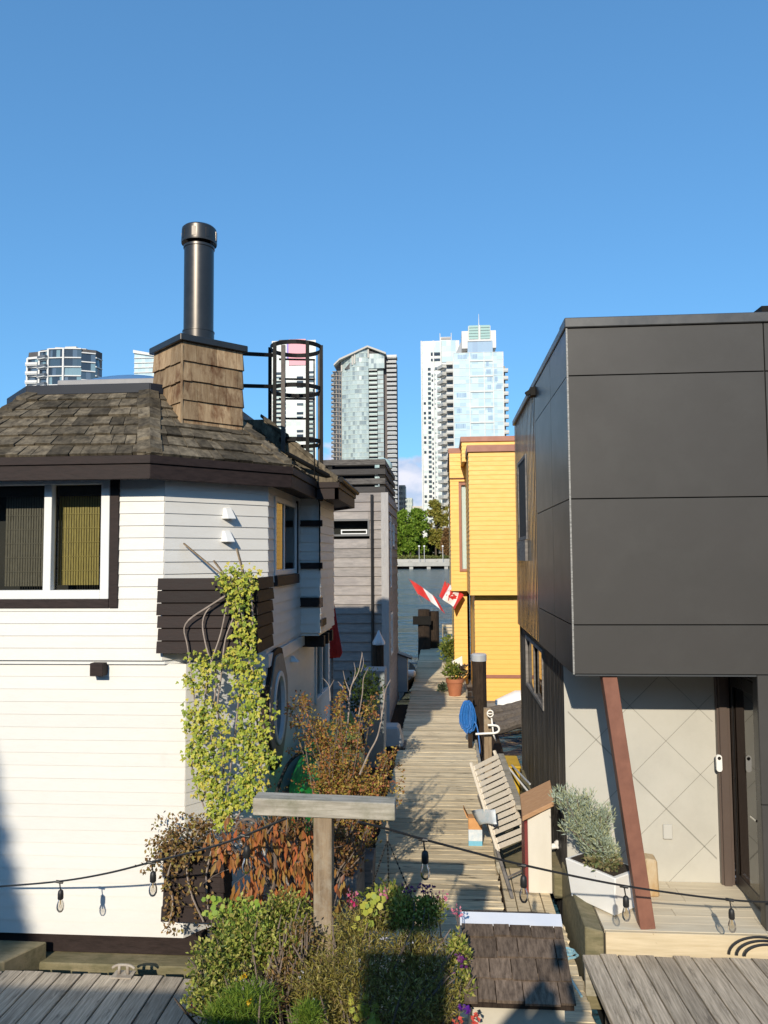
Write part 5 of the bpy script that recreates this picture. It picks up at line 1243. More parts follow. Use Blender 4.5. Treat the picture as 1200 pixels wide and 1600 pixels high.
def ry(px): return 5.02 + (px - 600) / (1140 - 600) * 1.62
lp = [(-160, 1396), (0, 1385), (93, 1377), (165, 1365), (237, 1347), (345, 1319), (447, 1279)]
string('black string light cable with clear bulbs running left from the T-post past the white wall', [at(a, b2, ly(a)) for a, b2 in lp], [(93, 1378, ly(93), .07), (237, 1348, ly(237), .07), (383, 1306, ly(383), .07)])
rp_ = [(560, 1284), (612, 1297), (660, 1311), (740, 1332), (815, 1351), (975, 1384), (1140, 1406), (1240, 1410), (1330, 1408)]
string('black string light cable with clear bulbs running right from the T-post towards the dark house', [at(a, b2, ry(a)) for a, b2 in rp_], [(661, 1312, ry(661), .075), (815, 1352, ry(815), .075), (975, 1385, ry(975), .075), (1140, 1406, ry(1140), .075)])
# shingled box
t = thing('shingled_box', 'small dock box with a grey shake roof and a white ridge flashing', 'dock box', (.42, 5.1, 0))
ry0, ry1 = 5.36, 4.78
zr, ze = ZP(1436, ry0, 780), ZP(1569, ry1, 790)
xa, xb = XP(716, ry0) , XP(862, ry0) - .0
xa2, xb2 = XP(722, ry1), XP(868, ry1)
xa2, xb2 = xa, xb - .02
m = MB(); m.box(xa + .04, xb - .05, ry1 + .06, 5.9, 0, ze - .02); m.build('body', M('cream_board', (.55, .5, .4), (.46, .41, .32), .7, 5, dirt=(.3, .27, .2)), t)
m = MB(); m.hexa([(xa, ry1 + .01, ze - .03), (xb, ry1 + .01, ze - .03), (xb, ry0, zr - .03), (xa, ry0, zr - .03), (xa, ry1 + .01, ze - .005), (xb, ry1 + .01, ze - .005), (xb, ry0, zr - .005), (xa, ry0, zr - .005)])
m.hexa([(xa, ry0, zr - .03), (xb, ry0, zr - .03), (xb, 5.94, ze - .03), (xa, 5.94, ze - .03), (xa, ry0, zr - .005), (xb, ry0, zr - .005), (xb, 5.94, ze - .005), (xa, 5.94, ze - .005)])
m.poly([(xa + .03, ry1 + .1, ze - .04), (xa + .03, 5.9, ze - .04), (xa + .03, ry0, zr - .03)]); m.poly([(xb - .04, ry1 + .1, ze - .04), (xb - .04, 5.9, ze - .04), (xb - .04, ry0, zr - .03)])
ro = m.build('roof', pilew, t)
shk2 = M('dark_shake', (.20, .148, .108), (.065, .047, .035), .9, 8, (6, 1.5, 1.5), .6, isl=.32, spec=.15, dirt=(.36, .31, .21), dirt_s=4, dirt_t=(.6, .75))
m = MB(); shingles(m, (xa - .01, ry1, ze), (xb + .01, ry1, ze), (xa - .01, ry0, zr), (xb + .01, ry0, zr), 4, .10, .24, .018, jit=.008); shingles(m, (xb + .01, 5.95, ze), (xa - .01, 5.95, ze), (xb + .01, ry0, zr), (xa - .01, ry0, zr), 4, .10, .24, .018); m.build('shakes', shk2, ro)
m = MB(); m.hexa([(xa - .02, ry0 - .055, zr - .022), (xb + .015, ry0 - .055, zr - .022), (xb + .015, ry0 + .02, zr + .02), (xa - .02, ry0 + .02, zr + .02), (xa - .02, ry0 - .055, zr - .010), (xb + .015, ry0 - .055, zr - .010), (xb + .015, ry0 + .02, zr + .034), (xa - .02, ry0 + .02, zr + .034)])
m.build('ridge_flashing', M('white_flashing', (.62, .64, .68), (.55, .58, .64), .5, 6), ro)

# flower bed
t = thing('planter_bed', 'long low timber planter bed under the flowers at the front', 'planter', (-.8, 5, 0))
m = MB(); m.box(-1.62, .08, 4.35, 4.4, 0, .45); m.box(-1.62, .08, 5.5, 5.55, 0, .45); m.box(-1.62, -1.57, 4.401, 5.499, 0, .45); m.box(.03, .08, 4.401, 5.499, 0, .45); m.build('boards', graydk, t)
m = MB(); m.box(-1.569, .029, 4.402, 5.498, .1, .40); m.build('soil', soil, t)
def bush(name, label, cat, blobs, n, L, W, mat, stems=10, stemmat=twig, base=None, shell=.35, up=.4):
    cs = [(at(px, py, Y), rx, ry, rz) for (px, py, Y, rx, ry, rz) in blobs]
    b0 = V(base) if base else V((cs[0][0].x, cs[0][0].y, .4)); t = thing(name, label, cat, b0)
    lv = MB(); vol = [rx * ry * rz for _, rx, ry, rz in cs]; tot = sum(v ** .75 for v in vol)
    for (c, rx, ry, rz), v in zip(cs, vol): foliage(lv, c, rx, ry, rz, int(n * v ** .75 / tot), L, W, shell, up)
    st = MB()
    for k in range(stems):
        c, rx, ry, rz = random.choice(cs); tgt = c + V((U(-rx, rx), U(-ry, ry), U(-.2, 1) * rz)); s0 = b0 + V((U(-.12, .12), U(-.1, .1), 0))
        st.tube(catmull([s0, s0.lerp(tgt, .5) + rdir() * .06, tgt], 4), [.007] * 8 + [.003], 4)
    st.build('stems', stemmat, t); lv.build('leaves', mat, t); return t
G1 = LEAF('bed_green', [(.05, .08, .015), (.14, .19, .03), (.28, .33, .055), (.46, .47, .10), (.22, .16, .055), (.58, .56, .16)], .3)
G2 = LEAF('bright_green', [(.18, .30, .03), (.28, .40, .05), (.38, .46, .08)], .35)
OL = LEAF('olive_heather', [(.09, .085, .018), (.20, .175, .033), (.32, .265, .055), (.15, .10, .045), (.45, .40, .12)], .2)
FN = LEAF('feathery_green', [(.10, .17, .02), (.17, .26, .03), (.23, .30, .04)], .35)
bush('flowering_bush', 'leafy mid-green bush at the left end of the flower bed, spilling over the left dock', 'bush', [(345, 1500, 4.95, .22, .22, .16), (400, 1470, 5.1, .26, .24, .20), (330, 1560, 4.75, .18, .2, .16), (440, 1430, 5.25, .24, .2, .14), (370, 1440, 5.3, .18, .2, .14), (460, 1490, 5.05, .18, .2, .2)], 11000, .030, .018, G1, 40, base=(-1.15, 5.0, .4))
bush('feathery_plant', 'soft feathery bright green plant at the lower left front of the flower bed', 'plant', [(385, 1570, 4.5, .18, .16, .14), (345, 1590, 4.45, .12, .14, .10), (480, 1590, 4.4, .10, .12, .10)], 4200, .05, .005, FN, 14, base=(-1.1, 4.5, .4))
bush('heather', 'olive brown heather-like bush filling the front of the flower bed right of the T-post', 'bush', [(560, 1530, 4.75, .32, .28, .34), (500, 1560, 4.7, .24, .24, .26), (650, 1500, 4.85, .24, .26, .24), (640, 1580, 4.6, .30, .24, .24), (560, 1450, 4.95, .22, .2, .16), (690, 1560, 4.7, .12, .18, .24)], 21000, .036, .007, OL, 60, base=(-.55, 4.8, .4))
bush('leafy_plant', 'dark leafy plant on the upper right of the flower bed below the purple flowers', 'plant', [(640, 1430, 5.0, .17, .16, .13), (670, 1420, 5.0, .12, .12, .12), (715, 1490, 4.95, .09, .12, .14), (725, 1550, 4.85, .07, .10, .12)], 4200, .03, .013, G1, 20, base=(-.2, 5.0, .4))
bush('dry_plant', 'dry brown twiggy plant between the leafy bush and the olive heather', 'plant', [(445, 1520, 4.85, .13, .16, .16), (470, 1470, 5.0, .12, .14, .14), (430, 1560, 4.7, .10, .12, .12)], 1500, .03, .012, WIL, 60, twig, base=(-1.0, 4.9, .4), shell=.2)
def lobed(name, label, spots, mat, size):
    c0_ = at(*spots[0]); t = thing(name, label, 'plant', (c0_.x, c0_.y, .4)); lv = MB(); st = MB()
    for sp in spots:
        c = at(*sp); st.tube(catmull([V((c0_.x + U(-.1, .1), c0_.y + .1, .4)), c + V((0, .08, -.12)), c], 4), .004, 4)
        for k in range(11):
            cc2 = c + rdir() * .06; nrm = V((U(-.4, .4), -.7, U(.2, .8))).normalized(); u_ = nrm.orthogonal().normalized(); v_ = nrm.cross(u_); s_ = size * U(.7, 1.2); pts = []
            for i in range(10):
                a = 2 * math.pi * i / 10; rr = s_ * (1 if i % 2 else .78); pts.append(cc2 + u_ * rr * math.cos(a) + v_ * rr * math.sin(a))
            lv.poly(pts)
    st.build('stems', twig, t); lv.build('leaves', mat, t)
lobed('geranium', 'bright green round-leafed geranium at the back left of the flower bed', [(325, 1415, 5.3), (347, 1432, 5.25), (372, 1418, 5.3), (400, 1425, 5.25), (405, 1460, 5.1), (370, 1445, 5.2), (338, 1420, 5.3), (390, 1435, 5.25)], G2, .021)
lobed('yellowing_plant', 'yellow-green leafed plant beside the pink flowers right of the T-post', [(570, 1425, 4.95), (585, 1412, 4.95), (566, 1440, 4.9), (578, 1590, 4.55), (560, 1570, 4.6)], LEAF('yellowing', [(.30, .36, .05), (.5, .46, .06), (.24, .32, .05)], .3), .022)
# flowers, each clump a plant
def blooms(name, label, spots, mat, size, n=7, stalk=True, jit=.03):
    c0_ = at(*spots[0]); t = thing(name, label, 'flower', (c0_.x, c0_.y, .45)); fl2 = MB(); st = MB()
    for sp in spots:
        c = at(*sp)
        if stalk: st.tube(catmull([c + V((U(-.05, .05), .05, -.35)), c + V((U(-.02, .02), .02, -.15)), c], 4), .0035, 4)
        for k in range(n):
            d = rdir(); fl2.leaf(c + rdir() * jit, (d + V((0, -.3, .3))), rdir(), size, size * .8)
    if stalk: st.build('stalks', twig, t)
    fl2.build('petals', mat, t)
PINK = LEAF('pink_petal', [(.62, .16, .26), (.75, .30, .36), (.66, .10, .22)], .3); MAG = LEAF('magenta_petal', [(.62, .03, .16), (.70, .06, .22)], .3)
PURP = LEAF('purple_petal', [(.13, .03, .12), (.10, .02, .14), (.20, .06, .16)], .25); REDP = LEAF('red_petal', [(.62, .06, .05), (.7, .15, .1)], .3)
WHP = LEAF('white_petal', [(.72, .70, .72), (.6, .58, .68)], .3); YEL = LEAF('yellow_petal', [(.75, .48, .02), (.7, .42, .02)], .3); VIO = LEAF('violet_petal', [(.10, .02, .26), (.15, .03, .36)], .25)
blooms('snapdragon', 'pink snapdragon spike just right of the T-post', [(551, 1397, 5.0), (552, 1404, 5.0), (551, 1412, 5.0)], PINK, .022, 10)
blooms('snapdragon', 'magenta blossom low on the stalk right of the T-post', [(553, 1414, 4.98)], MAG, .026, 9, False, .015)
blooms('snapdragon', 'pink blossom under the chains of the hanging basket', [(598, 1397, 5.0), (599, 1404, 5.0)], PINK, .024, 10)
blooms('aster', 'dark purple flower heads above the upper right of the flower bed', [(636, 1390, 5.0), (643, 1392, 5.02), (665, 1391, 5.0), (674, 1393, 5.0), (660, 1386, 5.0)], PURP, .024, 10)
blooms('aster', 'pale pink flower heads beside the shingled box', [(686, 1402, 5.0), (692, 1398, 5.0), (714, 1424, 5.0), (712, 1428, 5.0)], PINK, .024, 10)
blooms('petunia', 'violet petunia in front of the shingled box', [(729, 1577, 4.7)], VIO, .036, 16, False, .028)
blooms('petunia', 'dark purple petunias hanging at the right edge of the flower bed', [(718, 1495, 4.85), (722, 1505, 4.85), (703, 1520, 4.8)], PURP, .030, 9, False, .02)
blooms('begonia', 'red begonia blossom at the bottom right of the flower bed', [(742, 1596, 4.6), (716, 1598, 4.6), (746, 1592, 4.62)], REDP, .03, 9, False, .02)
blooms('marigold', 'upper of the two yellow marigolds in the left part of the flower bed', [(380, 1527, 4.75)], YEL, .022, 12, False, .012)
blooms('marigold', 'lower of the two yellow marigolds, over the feathery plant', [(388, 1566, 4.42)], YEL, .022, 12, False, .012)
blooms('white_flower', 'tiny white blossoms scattered through the heather', [(597, 1468, 4.8), (604, 1466, 4.8), (637, 1474, 4.75), (644, 1470, 4.75), (562, 1500, 4.6), (468, 1527, 4.7), (473, 1519, 4.7), (490, 1562, 4.5), (632, 1440, 4.95), (640, 1437, 4.95)], WHP, .013, 5, False, .008)
blooms('fuchsia', 'single red blossom nodding over the left dock', [(302, 1575, 4.7), (300, 1578, 4.7)], MAG, .022, 8, False, .012)
# hanging basket on chains from the right end of the crossbeam
hx = XP(602, ty + .02); hz_ = bz0 - .02
t = thing('hanging_basket', 'dark hanging basket on three chains from the right end of the crossbeam', 'hanging basket', (hx, ty + .03, hz_))
m = MB(); m.lathe((hx + .0, ty + .05, 0), [(.05, 1.14), (.13, 1.19), (.17, 1.30), (.175, 1.315), (.16, 1.315)], 22); m.build('basket', darkbd, t, smooth='auto')
for a in (-2.6, 1.6, .15):
    m = MB(); e = V((hx + .165 * math.cos(a), ty + .05 + .165 * math.sin(a), 1.32)); s0 = V((hx, ty + .04, hz_ - .12)); k = 26
    for i in range(k):
        p = s0.lerp(e, i / k); q_ = s0.lerp(e, (i + .8) / k); m.bar(p, q_, .011 if i % 2 else .004, .004 if i % 2 else .011)
    m.build('chain', blackm, t)
m = MB(); m.tube([(hx, ty + .04, bz0 - .005), (hx, ty + .04, hz_ - .13)], .006, 6); m.lathe((hx, ty + .04, 0), [(.004, hz_ - .02), (.014, hz_ - .035), (.016, hz_ - .06), (.01, hz_ - .09), (.004, hz_ - .1)], 12); m.build('hook', postw, t)
lv = MB(); foliage(lv, (hx, ty + .05, 1.32), .2, .19, .10, 700, .05, .02, .3)
tag(lv.build('basket_plant', G1, None, loc=(hx, ty + .05, 1.3)), 'small leafed green plant growing in the hanging basket', 'plant')

# sapling with drooping orange red leaves
ORL = LEAF('orange_leaf', [(.26, .085, .03), (.46, .16, .045), (.27, .17, .04), (.48, .13, .05), (.36, .23, .06), (.16, .06, .03), (.40, .17, .06)], .3, .45)
t = thing('sapling', 'small tree with drooping orange-red autumn leaves left of the T-post', 'tree', at(425, 1420, 6.1) * 1)
m = MB(); tips = []; b0 = at(420, 1500, 6.1)
m.tube(catmull([b0 + V((0, 0, -.5)), at(415, 1440, 6.1), at(430, 1370, 6.1), at(428, 1310, 6.1)], 5), .016, 6)
for k in range(15):
    p = at(U(400, 445), U(1310, 1420), 6.1); limb(m, p, V((U(-1, 1), U(-.6, .4), U(.1, .8))), U(.25, .5), .008, 1, .8, 4, tips, -.06)
arch = catmull([at(368, 1300, 6.0), at(372, 1286, 6.0), at(390, 1280, 6.0), at(404, 1290, 6.0), at(400, 1302, 6.0)], 6); m.tube(arch, .012, 6)
lv = MB()
def droop(px, py, yy, n=3):
    c = at(px, py, yy)
    for k in range(n): lv.leaf(c + V((U(-.04, .04), U(-.04, .04), U(-.02, .03))), V((U(-.35, .35), U(-.35, .2), -1)), V((U(-.7, .7), -1, U(-.1, .4))), U(.07, .135), U(.02, .038))
for k in range(115):
    x = U(330, 486); y = U(1286, 1400)
    if x < 370 and not (1300 < y < 1345 and x > 332) : continue
    if 352 < x < 392 and 1345 < y < 1400: 
        if R() < .8: continue
    droop(x, y, U(5.8, 6.3), random.choice((2, 3, 4)))
for k in range(26): droop(U(345, 490), U(1385, 1425), U(5.8, 6.2), 3)
for k in range(9): droop(U(515, 560), U(1375, 1420), U(5.9, 6.2), 3)
for (p, d, z) in tips:
    if R() < .5: lv.leaf(p, V((U(-.4, .4), U(-.4, .2), -1)), V((U(-.5, .5), -1, .2)), U(.06, .12), U(.02, .04))
m.build('trunk', twig, t); lv.build('leaves', ORL, t)
SML = LEAF('small_brown_leaf', [(.16, .07, .03), (.24, .11, .04), (.09, .045, .025), (.30, .17, .05), (.15, .13, .03)], .25)
bush('barberry', 'low brown twiggy shrub between the T-post and the walkway', 'shrub', [(520, 1310, 6.5, .26, .22, .16), (470, 1300, 6.5, .25, .22, .14), (430, 1290, 6.5, .2, .2, .10), (545, 1345, 6.6, .16, .2, .14), (380, 1300, 6.6, .2, .15, .08)], 1900, .035, .02, SML, 50, twig, base=(-1.05, 6.5, .55), shell=.2)
# reddish barberry shrub with bare pale branches
SR = LEAF('barberry_leaf', [(.36, .12, .06), (.46, .19, .07), (.20, .16, .035), (.38, .30, .05), (.52, .33, .09), (.26, .08, .05), (.32, .29, .05)], .3)
t = thing('barberry', 'tall reddish green shrub with bare pale branches beside the walkway', 'shrub', (-1.05, 8.0, .3))
m = MB(); lv = MB(); tips = []
for k in range(46):
    p = V((U(-1.25, -.85), U(7.7, 8.2), .55)); tg = at(*random.choice([(462, 1098), (500, 1130), (525, 1105), (540, 1150), (575, 1115), (520, 1180), (545, 1195), (560, 1160), (590, 1185), (520, 1090), (515, 1140), (530, 1215), (600, 1190), (550, 1220), (570, 1215), (590, 1225)]), U(7.6, 8.3)) + rdir() * .07
    pts = catmull([p, p.lerp(tg, .55) + rdir() * .09, tg], 6); m.tube(pts, [.009 - .0005 * i for i in range(len(pts))], 5)
    for i, q_ in enumerate(pts[3:]):
        for j in range(11): lv.leaf(q_ + rdir() * .055, rdir() + Zv * .3, rdir(), U(.022, .045), U(.016, .026))
        if i % 2: limb(m, q_, rdir() + Zv * .3, .16, .004, 0, .8, 4, tips)
for q_, d, z in tips:
    for j in range(7): lv.leaf(q_ + rdir() * .03, rdir(), rdir(), U(.02, .042), U(.014, .026))
for px, py, n_ in ((520, 1230, 420), (565, 1235, 380), (600, 1228, 140), (445, 1232, 50)):
    c = at(px, py, 7.6)
    for j in range(n_): lv.leaf(c + V((U(-.2, .2), U(-.2, .2), U(-.12, .12))), rdir(), rdir(), U(.022, .045), U(.016, .028))
m.build('stems', twig, t); lv.build('leaves', SR, t)
m = MB()
def branch(pxs, Y, r):
    r *= .6
    m.tube(catmull([at(a, b2, Y) for a, b2 in pxs], 5), [r * (1 - .7 * i / (len(pxs) * 5 - 4)) for i in range((len(pxs) - 1) * 5 + 1)], 6)
branch([(540, 1160), (545, 1110), (548, 1075), (560, 1050), (566, 1020)], 7.9, .018); branch([(548, 1085), (540, 1065), (536, 1048)], 7.9, .010); branch([(546, 1100), (536, 1075), (528, 1065)], 7.9, .010)
branch([(550, 1070), (555, 1050), (553, 1035)], 7.9, .008); branch([(560, 1120), (566, 1085), (568, 1060), (575, 1045)], 8.0, .012); branch([(564, 1050), (568, 1035), (565, 1018)], 7.9, .006); branch([(516, 1095), (514, 1072), (505, 1060)], 7.9, .010); branch([(515, 1075), (522, 1062)], 7.9, .007)
branch([(562, 1210), (576, 1178), (590, 1150), (598, 1110), (602, 1080), (610, 1062)], 7.7, .017); branch([(600, 1095), (598, 1072), (594, 1066)], 7.7, .009); branch([(596, 1130), (595, 1105), (588, 1090)], 7.7, .007)
m.build('bare_branches', twigp, t)
m = MB(); m.box(-1.55, -.86, 7.55, 8.45, -.3, .52)
m2 = MB(); m2.box(-1.5, -.9, 7.6, 8.4, .521, .54)
t = thing('planter_box', 'dark timber planter under the reddish shrub beside the walkway', 'planter', (-1.2, 8, 0)); m.build('box', graydk, t, bevel=.01); m2.build('soil', soil, t)
# dark float between the house and the walkway
m = MB(); m.box(-1.80, -.90, 6.98, 20, -.5, -.16); struct(m.build('house_float', pilew))
t = thing('pot', 'small dark pot with dry stems on the walkway behind the T-post', 'pot', onz(572, 1400, 0)); c = onz(575, 1402, 0)
m = MB(); m.hexa([(c.x - .13, c.y, 0), (c.x + .05, c.y, 0), (c.x + .05, c.y + .3, 0), (c.x - .13, c.y + .3, 0), (c.x - .15, c.y - .02, .4), (c.x + .06, c.y - .02, .4), (c.x + .06, c.y + .32, .4), (c.x - .15, c.y + .32, .4)]); m.build('tub', graydk, t, bevel=.01)

# ================================================================== BEHIND THE CAMERA: quay, sign and photographer whose shadows fall into view
m = MB(); m.box(-30, 30, -40, .55, -.8, 1.95); struct(m.build('quay', M('quay_asphalt', (.09, .088, .085), (.065, .063, .06), .9, 2)))
wh = thing('skyblocker', 'unseen building added as a dark warehouse on the quay behind the viewer', 'skyblocker', (0, -16, 1.95))  # unseen building added to keep low sky light off the porch
m = MB(); m.box(-45, 40, -24, -16, 1.95, 7.6); m.build('wall', graydk, wh)
m = MB(); m.hexa([(-45.5, -24.5, 7.61), (40.5, -24.5, 7.61), (40.5, -15.5, 7.61), (-45.5, -15.5, 7.61), (-45.5, -21, 9.2), (40.5, -21, 9.2), (40.5, -19, 9.2), (-45.5, -19, 9.2)]); m.build('roof', pilew, wh)
for k in range(9):
    m = MB(); m.box(-42 + 9 * k, -38 + 9 * k, -15.99, -15.9, 2.0, 5.5); m.build('door', blackp, wh)
t = thing('railing', 'timber quay railing with boarded panels', 'railing', (-4, .5, 1.95))
m = MB(); m.box(-9, -1.6, .42, .46, 1.98, 2.9)
m.build('boards', graydk, t); m = MB(); m.box(-9, -1.6, .38, .5, 2.901, 2.95); m.build('top_rail', graydk, t)
t = thing('notice_board', 'two panel notice board on a post on the quay', 'notice board', (-.9, 0, 1.95))
m = MB(); m.box(-1.14, -.64, -.03, .0, 2.5, 3.58); m.build('panel', graydk, t); m = MB(); m.box(-1.06, -.72, -.03, 0, 3.70, 4.28); m.build('panel', graydk, t); m = MB(); m.box(-.915, -.875, -.06, -.031, 1.95, 4.25); m.build('post', graydk, t)
t = thing('person', 'person in a dark coat holding up a phone on the quay', 'person', (-.12, -.35, 1.95))
def skinned(name, verts, edges, radii, mat, parent):
    me = bpy.data.meshes.new(name); off = ORG[parent.name]; me.from_pydata([tuple(V(v) - off) for v in verts], edges, []); me.materials.append(mat)
    o = bpy.data.objects.new(name, me); COL.objects.link(o); o.parent = parent
    md = o.modifiers.new('Skin', 'SKIN'); md.use_smooth_shade = True
    for v, r_ in zip(me.skin_vertices[0].data, radii): v.radius = (r_, r_) if not isinstance(r_, tuple) else r_
    me.skin_vertices[0].data[0].use_root = True
    o.modifiers.new('Sub', 'SUBSURF').levels = 1; return o
px0, py0, pz0 = -.12, -.38, 1.95
sk_v = [(0, 0, .92), (0, 0, 1.12), (0, 0, 1.33), (0, 0, 1.45), (0, .02, 1.53), (0, .03, 1.62), (.11, 0, .85), (.11, .02, .48), (.11, -.02, .08), (.12, .12, .03), (-.11, 0, .85), (-.11, .02, .48), (-.11, -.02, .08), (-.12, .12, .03),
        (.19, 0, 1.38), (.27, .16, 1.30), (.17, .30, 1.53), (-.19, 0, 1.38), (-.25, .16, 1.28), (.04, .30, 1.53)]
sk_e = [(0, 1), (1, 2), (2, 3), (3, 4), (4, 5), (0, 6), (6, 7), (7, 8), (8, 9), (0, 10), (10, 11), (11, 12), (12, 13), (2, 14), (14, 15), (15, 16), (2, 17), (17, 18), (18, 19)]
sk_r = [.15, .14, .16, .07, .06, .09, .09, .065, .045, .04, .09, .065, .045, .04, .075, .05, .035, .075, .05, .035]
skinned('body', [(px0 + x, py0 + y, pz0 + z) for x, y, z in sk_v], sk_e, sk_r, cloth, t)
m = MB(); m.box(-.04, .04, -.035, -.026, 3.52, 3.68); tag(m.build('phone', blackp, None, loc=(0, -.03, 3.6)), 'phone held up by the person on the quay', 'phone')
# a tall narrow conifer on the quay behind, its shade falls on the left of the white wall
t = thing('conifer', 'tall narrow conifer on the quay behind the viewer', 'tree', (-7.4, -11, 1.95))
m = MB(); m.tube([(-7.4, -11, 1.9), (-7.4, -11, 10)], [.2, .03], 8); m.build('trunk', bark, t)
lv = MB()
for k in range(9000):
    z = U(0, 1) ** 1.1; rr = 2.5 * (1 - z) * R() ** .4; a = U(0, 6.28)
    lv.leaf((-7.4 + rr * math.cos(a), -11 + rr * math.sin(a), 2.0 + 9.2 * z), V((math.cos(a), math.sin(a), .2)), Zv, .45, .35)
lv.build('crown', DKL, t)

# ================================================================== FAR SHORE
FY = 293.0
wz = -.55
zs = ZP(877, FY, 660)
grassm = M('bank_grass', (.08, .11, .03), (.14, .15, .05), .9, .3, bump=.3)
m = MB(); m.quad((-1500, FY + 5, zs - .4), (1500, FY + 5, zs - .4), (1500, 3000, zs - .4), (-1500, 3000, zs - .4)); struct(m.build('far_bank', grassm))
t = thing('seawall', 'pale concrete seawall with dark openings across the water', 'seawall', (XP(660, FY), FY, wz))
m = MB(); xa, xb = XP(400, FY), XP(1100, FY); zt_ = zs - .35
m.box(xa, xb, FY - 3, FY + 6, ZP(884.5, FY, 660), zt_); m.build('walkway_deck', concr_lt, t)
m = MB(); x = xa
while x < xb: m.box(x, x + 1.4, FY - 2.6, FY + 3, wz - .5, ZP(884.5, FY, 660)); x += 6.6
m.build('piers', concr_lt, t)
m = MB(); m.box(xa, xb, FY + 3.1, FY + 5, wz - .5, zt_ - .1); m.build('back_wall', darkin, t)  # near-black wall paints the shade in the voids under the deck
m = MB(); x = xa
while x < xb: m.box(x, x + .12, FY - 2.9, FY - 2.75, zt_, zt_ + 1.1); x += 2.2
for z in (.55, 1.08): m.box(xa, xb, FY - 2.88, FY - 2.8, zt_ + z, zt_ + z + .07)
m.build('railing', M('shore_railing', (.36, .37, .36), rough=.6), t)
m = MB(); m.box(xa, xb, FY + 6, FY + 7, zt_, zt_ + 1.2); m.build('garden_wall', concrete, t)
# hedge bank
DTL = LEAF('dark_treeline', [(.03, .06, .01), (.06, .10, .02), (.09, .13, .03)], .3)
lv = MB()
for k in range(5200):
    px = U(585, 745); lv.leaf((XP(px, FY + 45), FY + U(36, 50), zs + 13 * R() ** .8 * (.8 + .25 * math.sin(px * .31))), rdir(), rdir(), 1.6, 1.2)
o = lv.build('treeline', DTL); struct(o, 'stuff')
HED = LEAF('hedge', [(.10, .13, .03), (.17, .19, .05), (.22, .20, .07)], .2)
lv = MB()
for k in range(2600):
    x = XP(U(610, 712), FY + 9); lv.leaf((x, U(FY + 8, FY + 13), zs + U(.2, 1.9)), rdir(), rdir(), .9, .6)
o = lv.build('undergrowth', HED); struct(o, 'stuff')
T1 = LEAF('shore_green', [(.10, .17, .015), (.16, .27, .025), (.23, .35, .04), (.28, .36, .05)], .4)
T2 = LEAF('shore_olive', [(.22, .23, .04), (.34, .31, .06), (.42, .34, .08), (.28, .29, .06)], .4)
T3 = LEAF('shore_rust', [(.22, .12, .05), (.30, .17, .07), (.18, .13, .05)], .3)
def far_tree(label, px, Y, ptop, pbot, wpx, mat, n=5200, tall=1.0):
    x = XP(px, Y); zt_ = ZP(ptop, Y, px); zb_ = ZP(pbot, Y, px); rw = wpx / 2 * Y / FPX; h = zt_ - zb_
    t = thing('shore_tree', label, 'tree', (x, Y, zs - .4), 'trees on the far shore')
    m = MB(); m.tube([(x, Y, zs - .5), (x + U(-.3, .3), Y, zb_ + h * .3), (x + U(-.4, .4), Y, zt_ - h * .15)], [.45, .32, .08], 7)
    for k in range(5): a = U(0, 6.28); m.tube([(x, Y, zb_ + h * U(.05, .35)), (x + rw * .6 * math.cos(a), Y + rw * .6 * math.sin(a), zb_ + h * U(.45, .75))], [.18, .05], 5)
    m.build('trunk', bark, t)
    lv = MB(); k = 9
    cl_ = []
    for i in range(38):
        f_ = U(0, 1); rr = rw * (math.sin(math.pi * (.14 + .80 * f_)) ** .75) * U(.35, .92); a = U(0, 6.28)
        cl_.append((V((x + rr * math.cos(a), Y + rr * math.sin(a), zb_ + h * (.06 + .86 * f_))), rw * U(.28, .5)))
    cl_.append((V((x, Y, zt_ - rw * .35)), rw * .36))
    for c, r_ in cl_: foliage(lv, c, r_, r_, r_ * .8, n // len(cl_), .95, .75, .5, .2, .4)
    lv.build('crown', mat, t)
for a in (('bright green tree on the far shore just right of the grey house', 631, FY + 16, 796, 872, 34, T1), ('full bright green tree in the middle of the far shore trees', 652, FY + 20, 793, 866, 38, T1),
          ('tall olive yellow tree on the far shore left of the yellow house', 681, FY + 24, 779, 860, 34, T2), ('olive tree on the far shore half behind the yellow house', 703, FY + 22, 786, 866, 30, T2),
          ('small rusty tree at the foot of the olive ones', 698, FY + 14, 826, 869, 14, T3), ('low bright green tree in front of the middle shore tree', 641, FY + 13, 820, 870, 22, T1),
          ('dark green tree on the far shore behind the grey house', 604, FY + 18, 800, 868, 34, T1), ('olive tree on the far shore behind the yellow house', 735, FY + 20, 790, 868, 36, T2), ('wide green tree on the far shore behind the dark house', 780, FY + 22, 792, 868, 40, T1)):
    far_tree(*a)
for i, (px, lab) in enumerate(((655, 'thin pale lamp post on the far promenade under the middle tree'), (663, 'second pale lamp post on the far promenade, nearer the olive tree'), (692, 'lamp post on the far promenade under the rusty tree'))):
    x = XP(px, FY + 4); t = thing('lamp_post', lab, 'lamp post', (x, FY + 4, zt_), 'lamp posts on the far promenade')
    m = MB(); m.tube([(x, FY + 4, zs - .4), (x, FY + 4, ZP(855, FY + 4, px))], .11, 6); m.build('pole', M('lamp_pole_%d' % i, (.5, .5, .5), rough=.5), t)
    z = ZP(855, FY + 4, px); m = MB(); m.lathe((x, FY + 4, 0), [(.1, z), (.38, z + .2), (.4, z + .5), (.1, z + .75)], 10); m.build('lantern', whitepl, t)

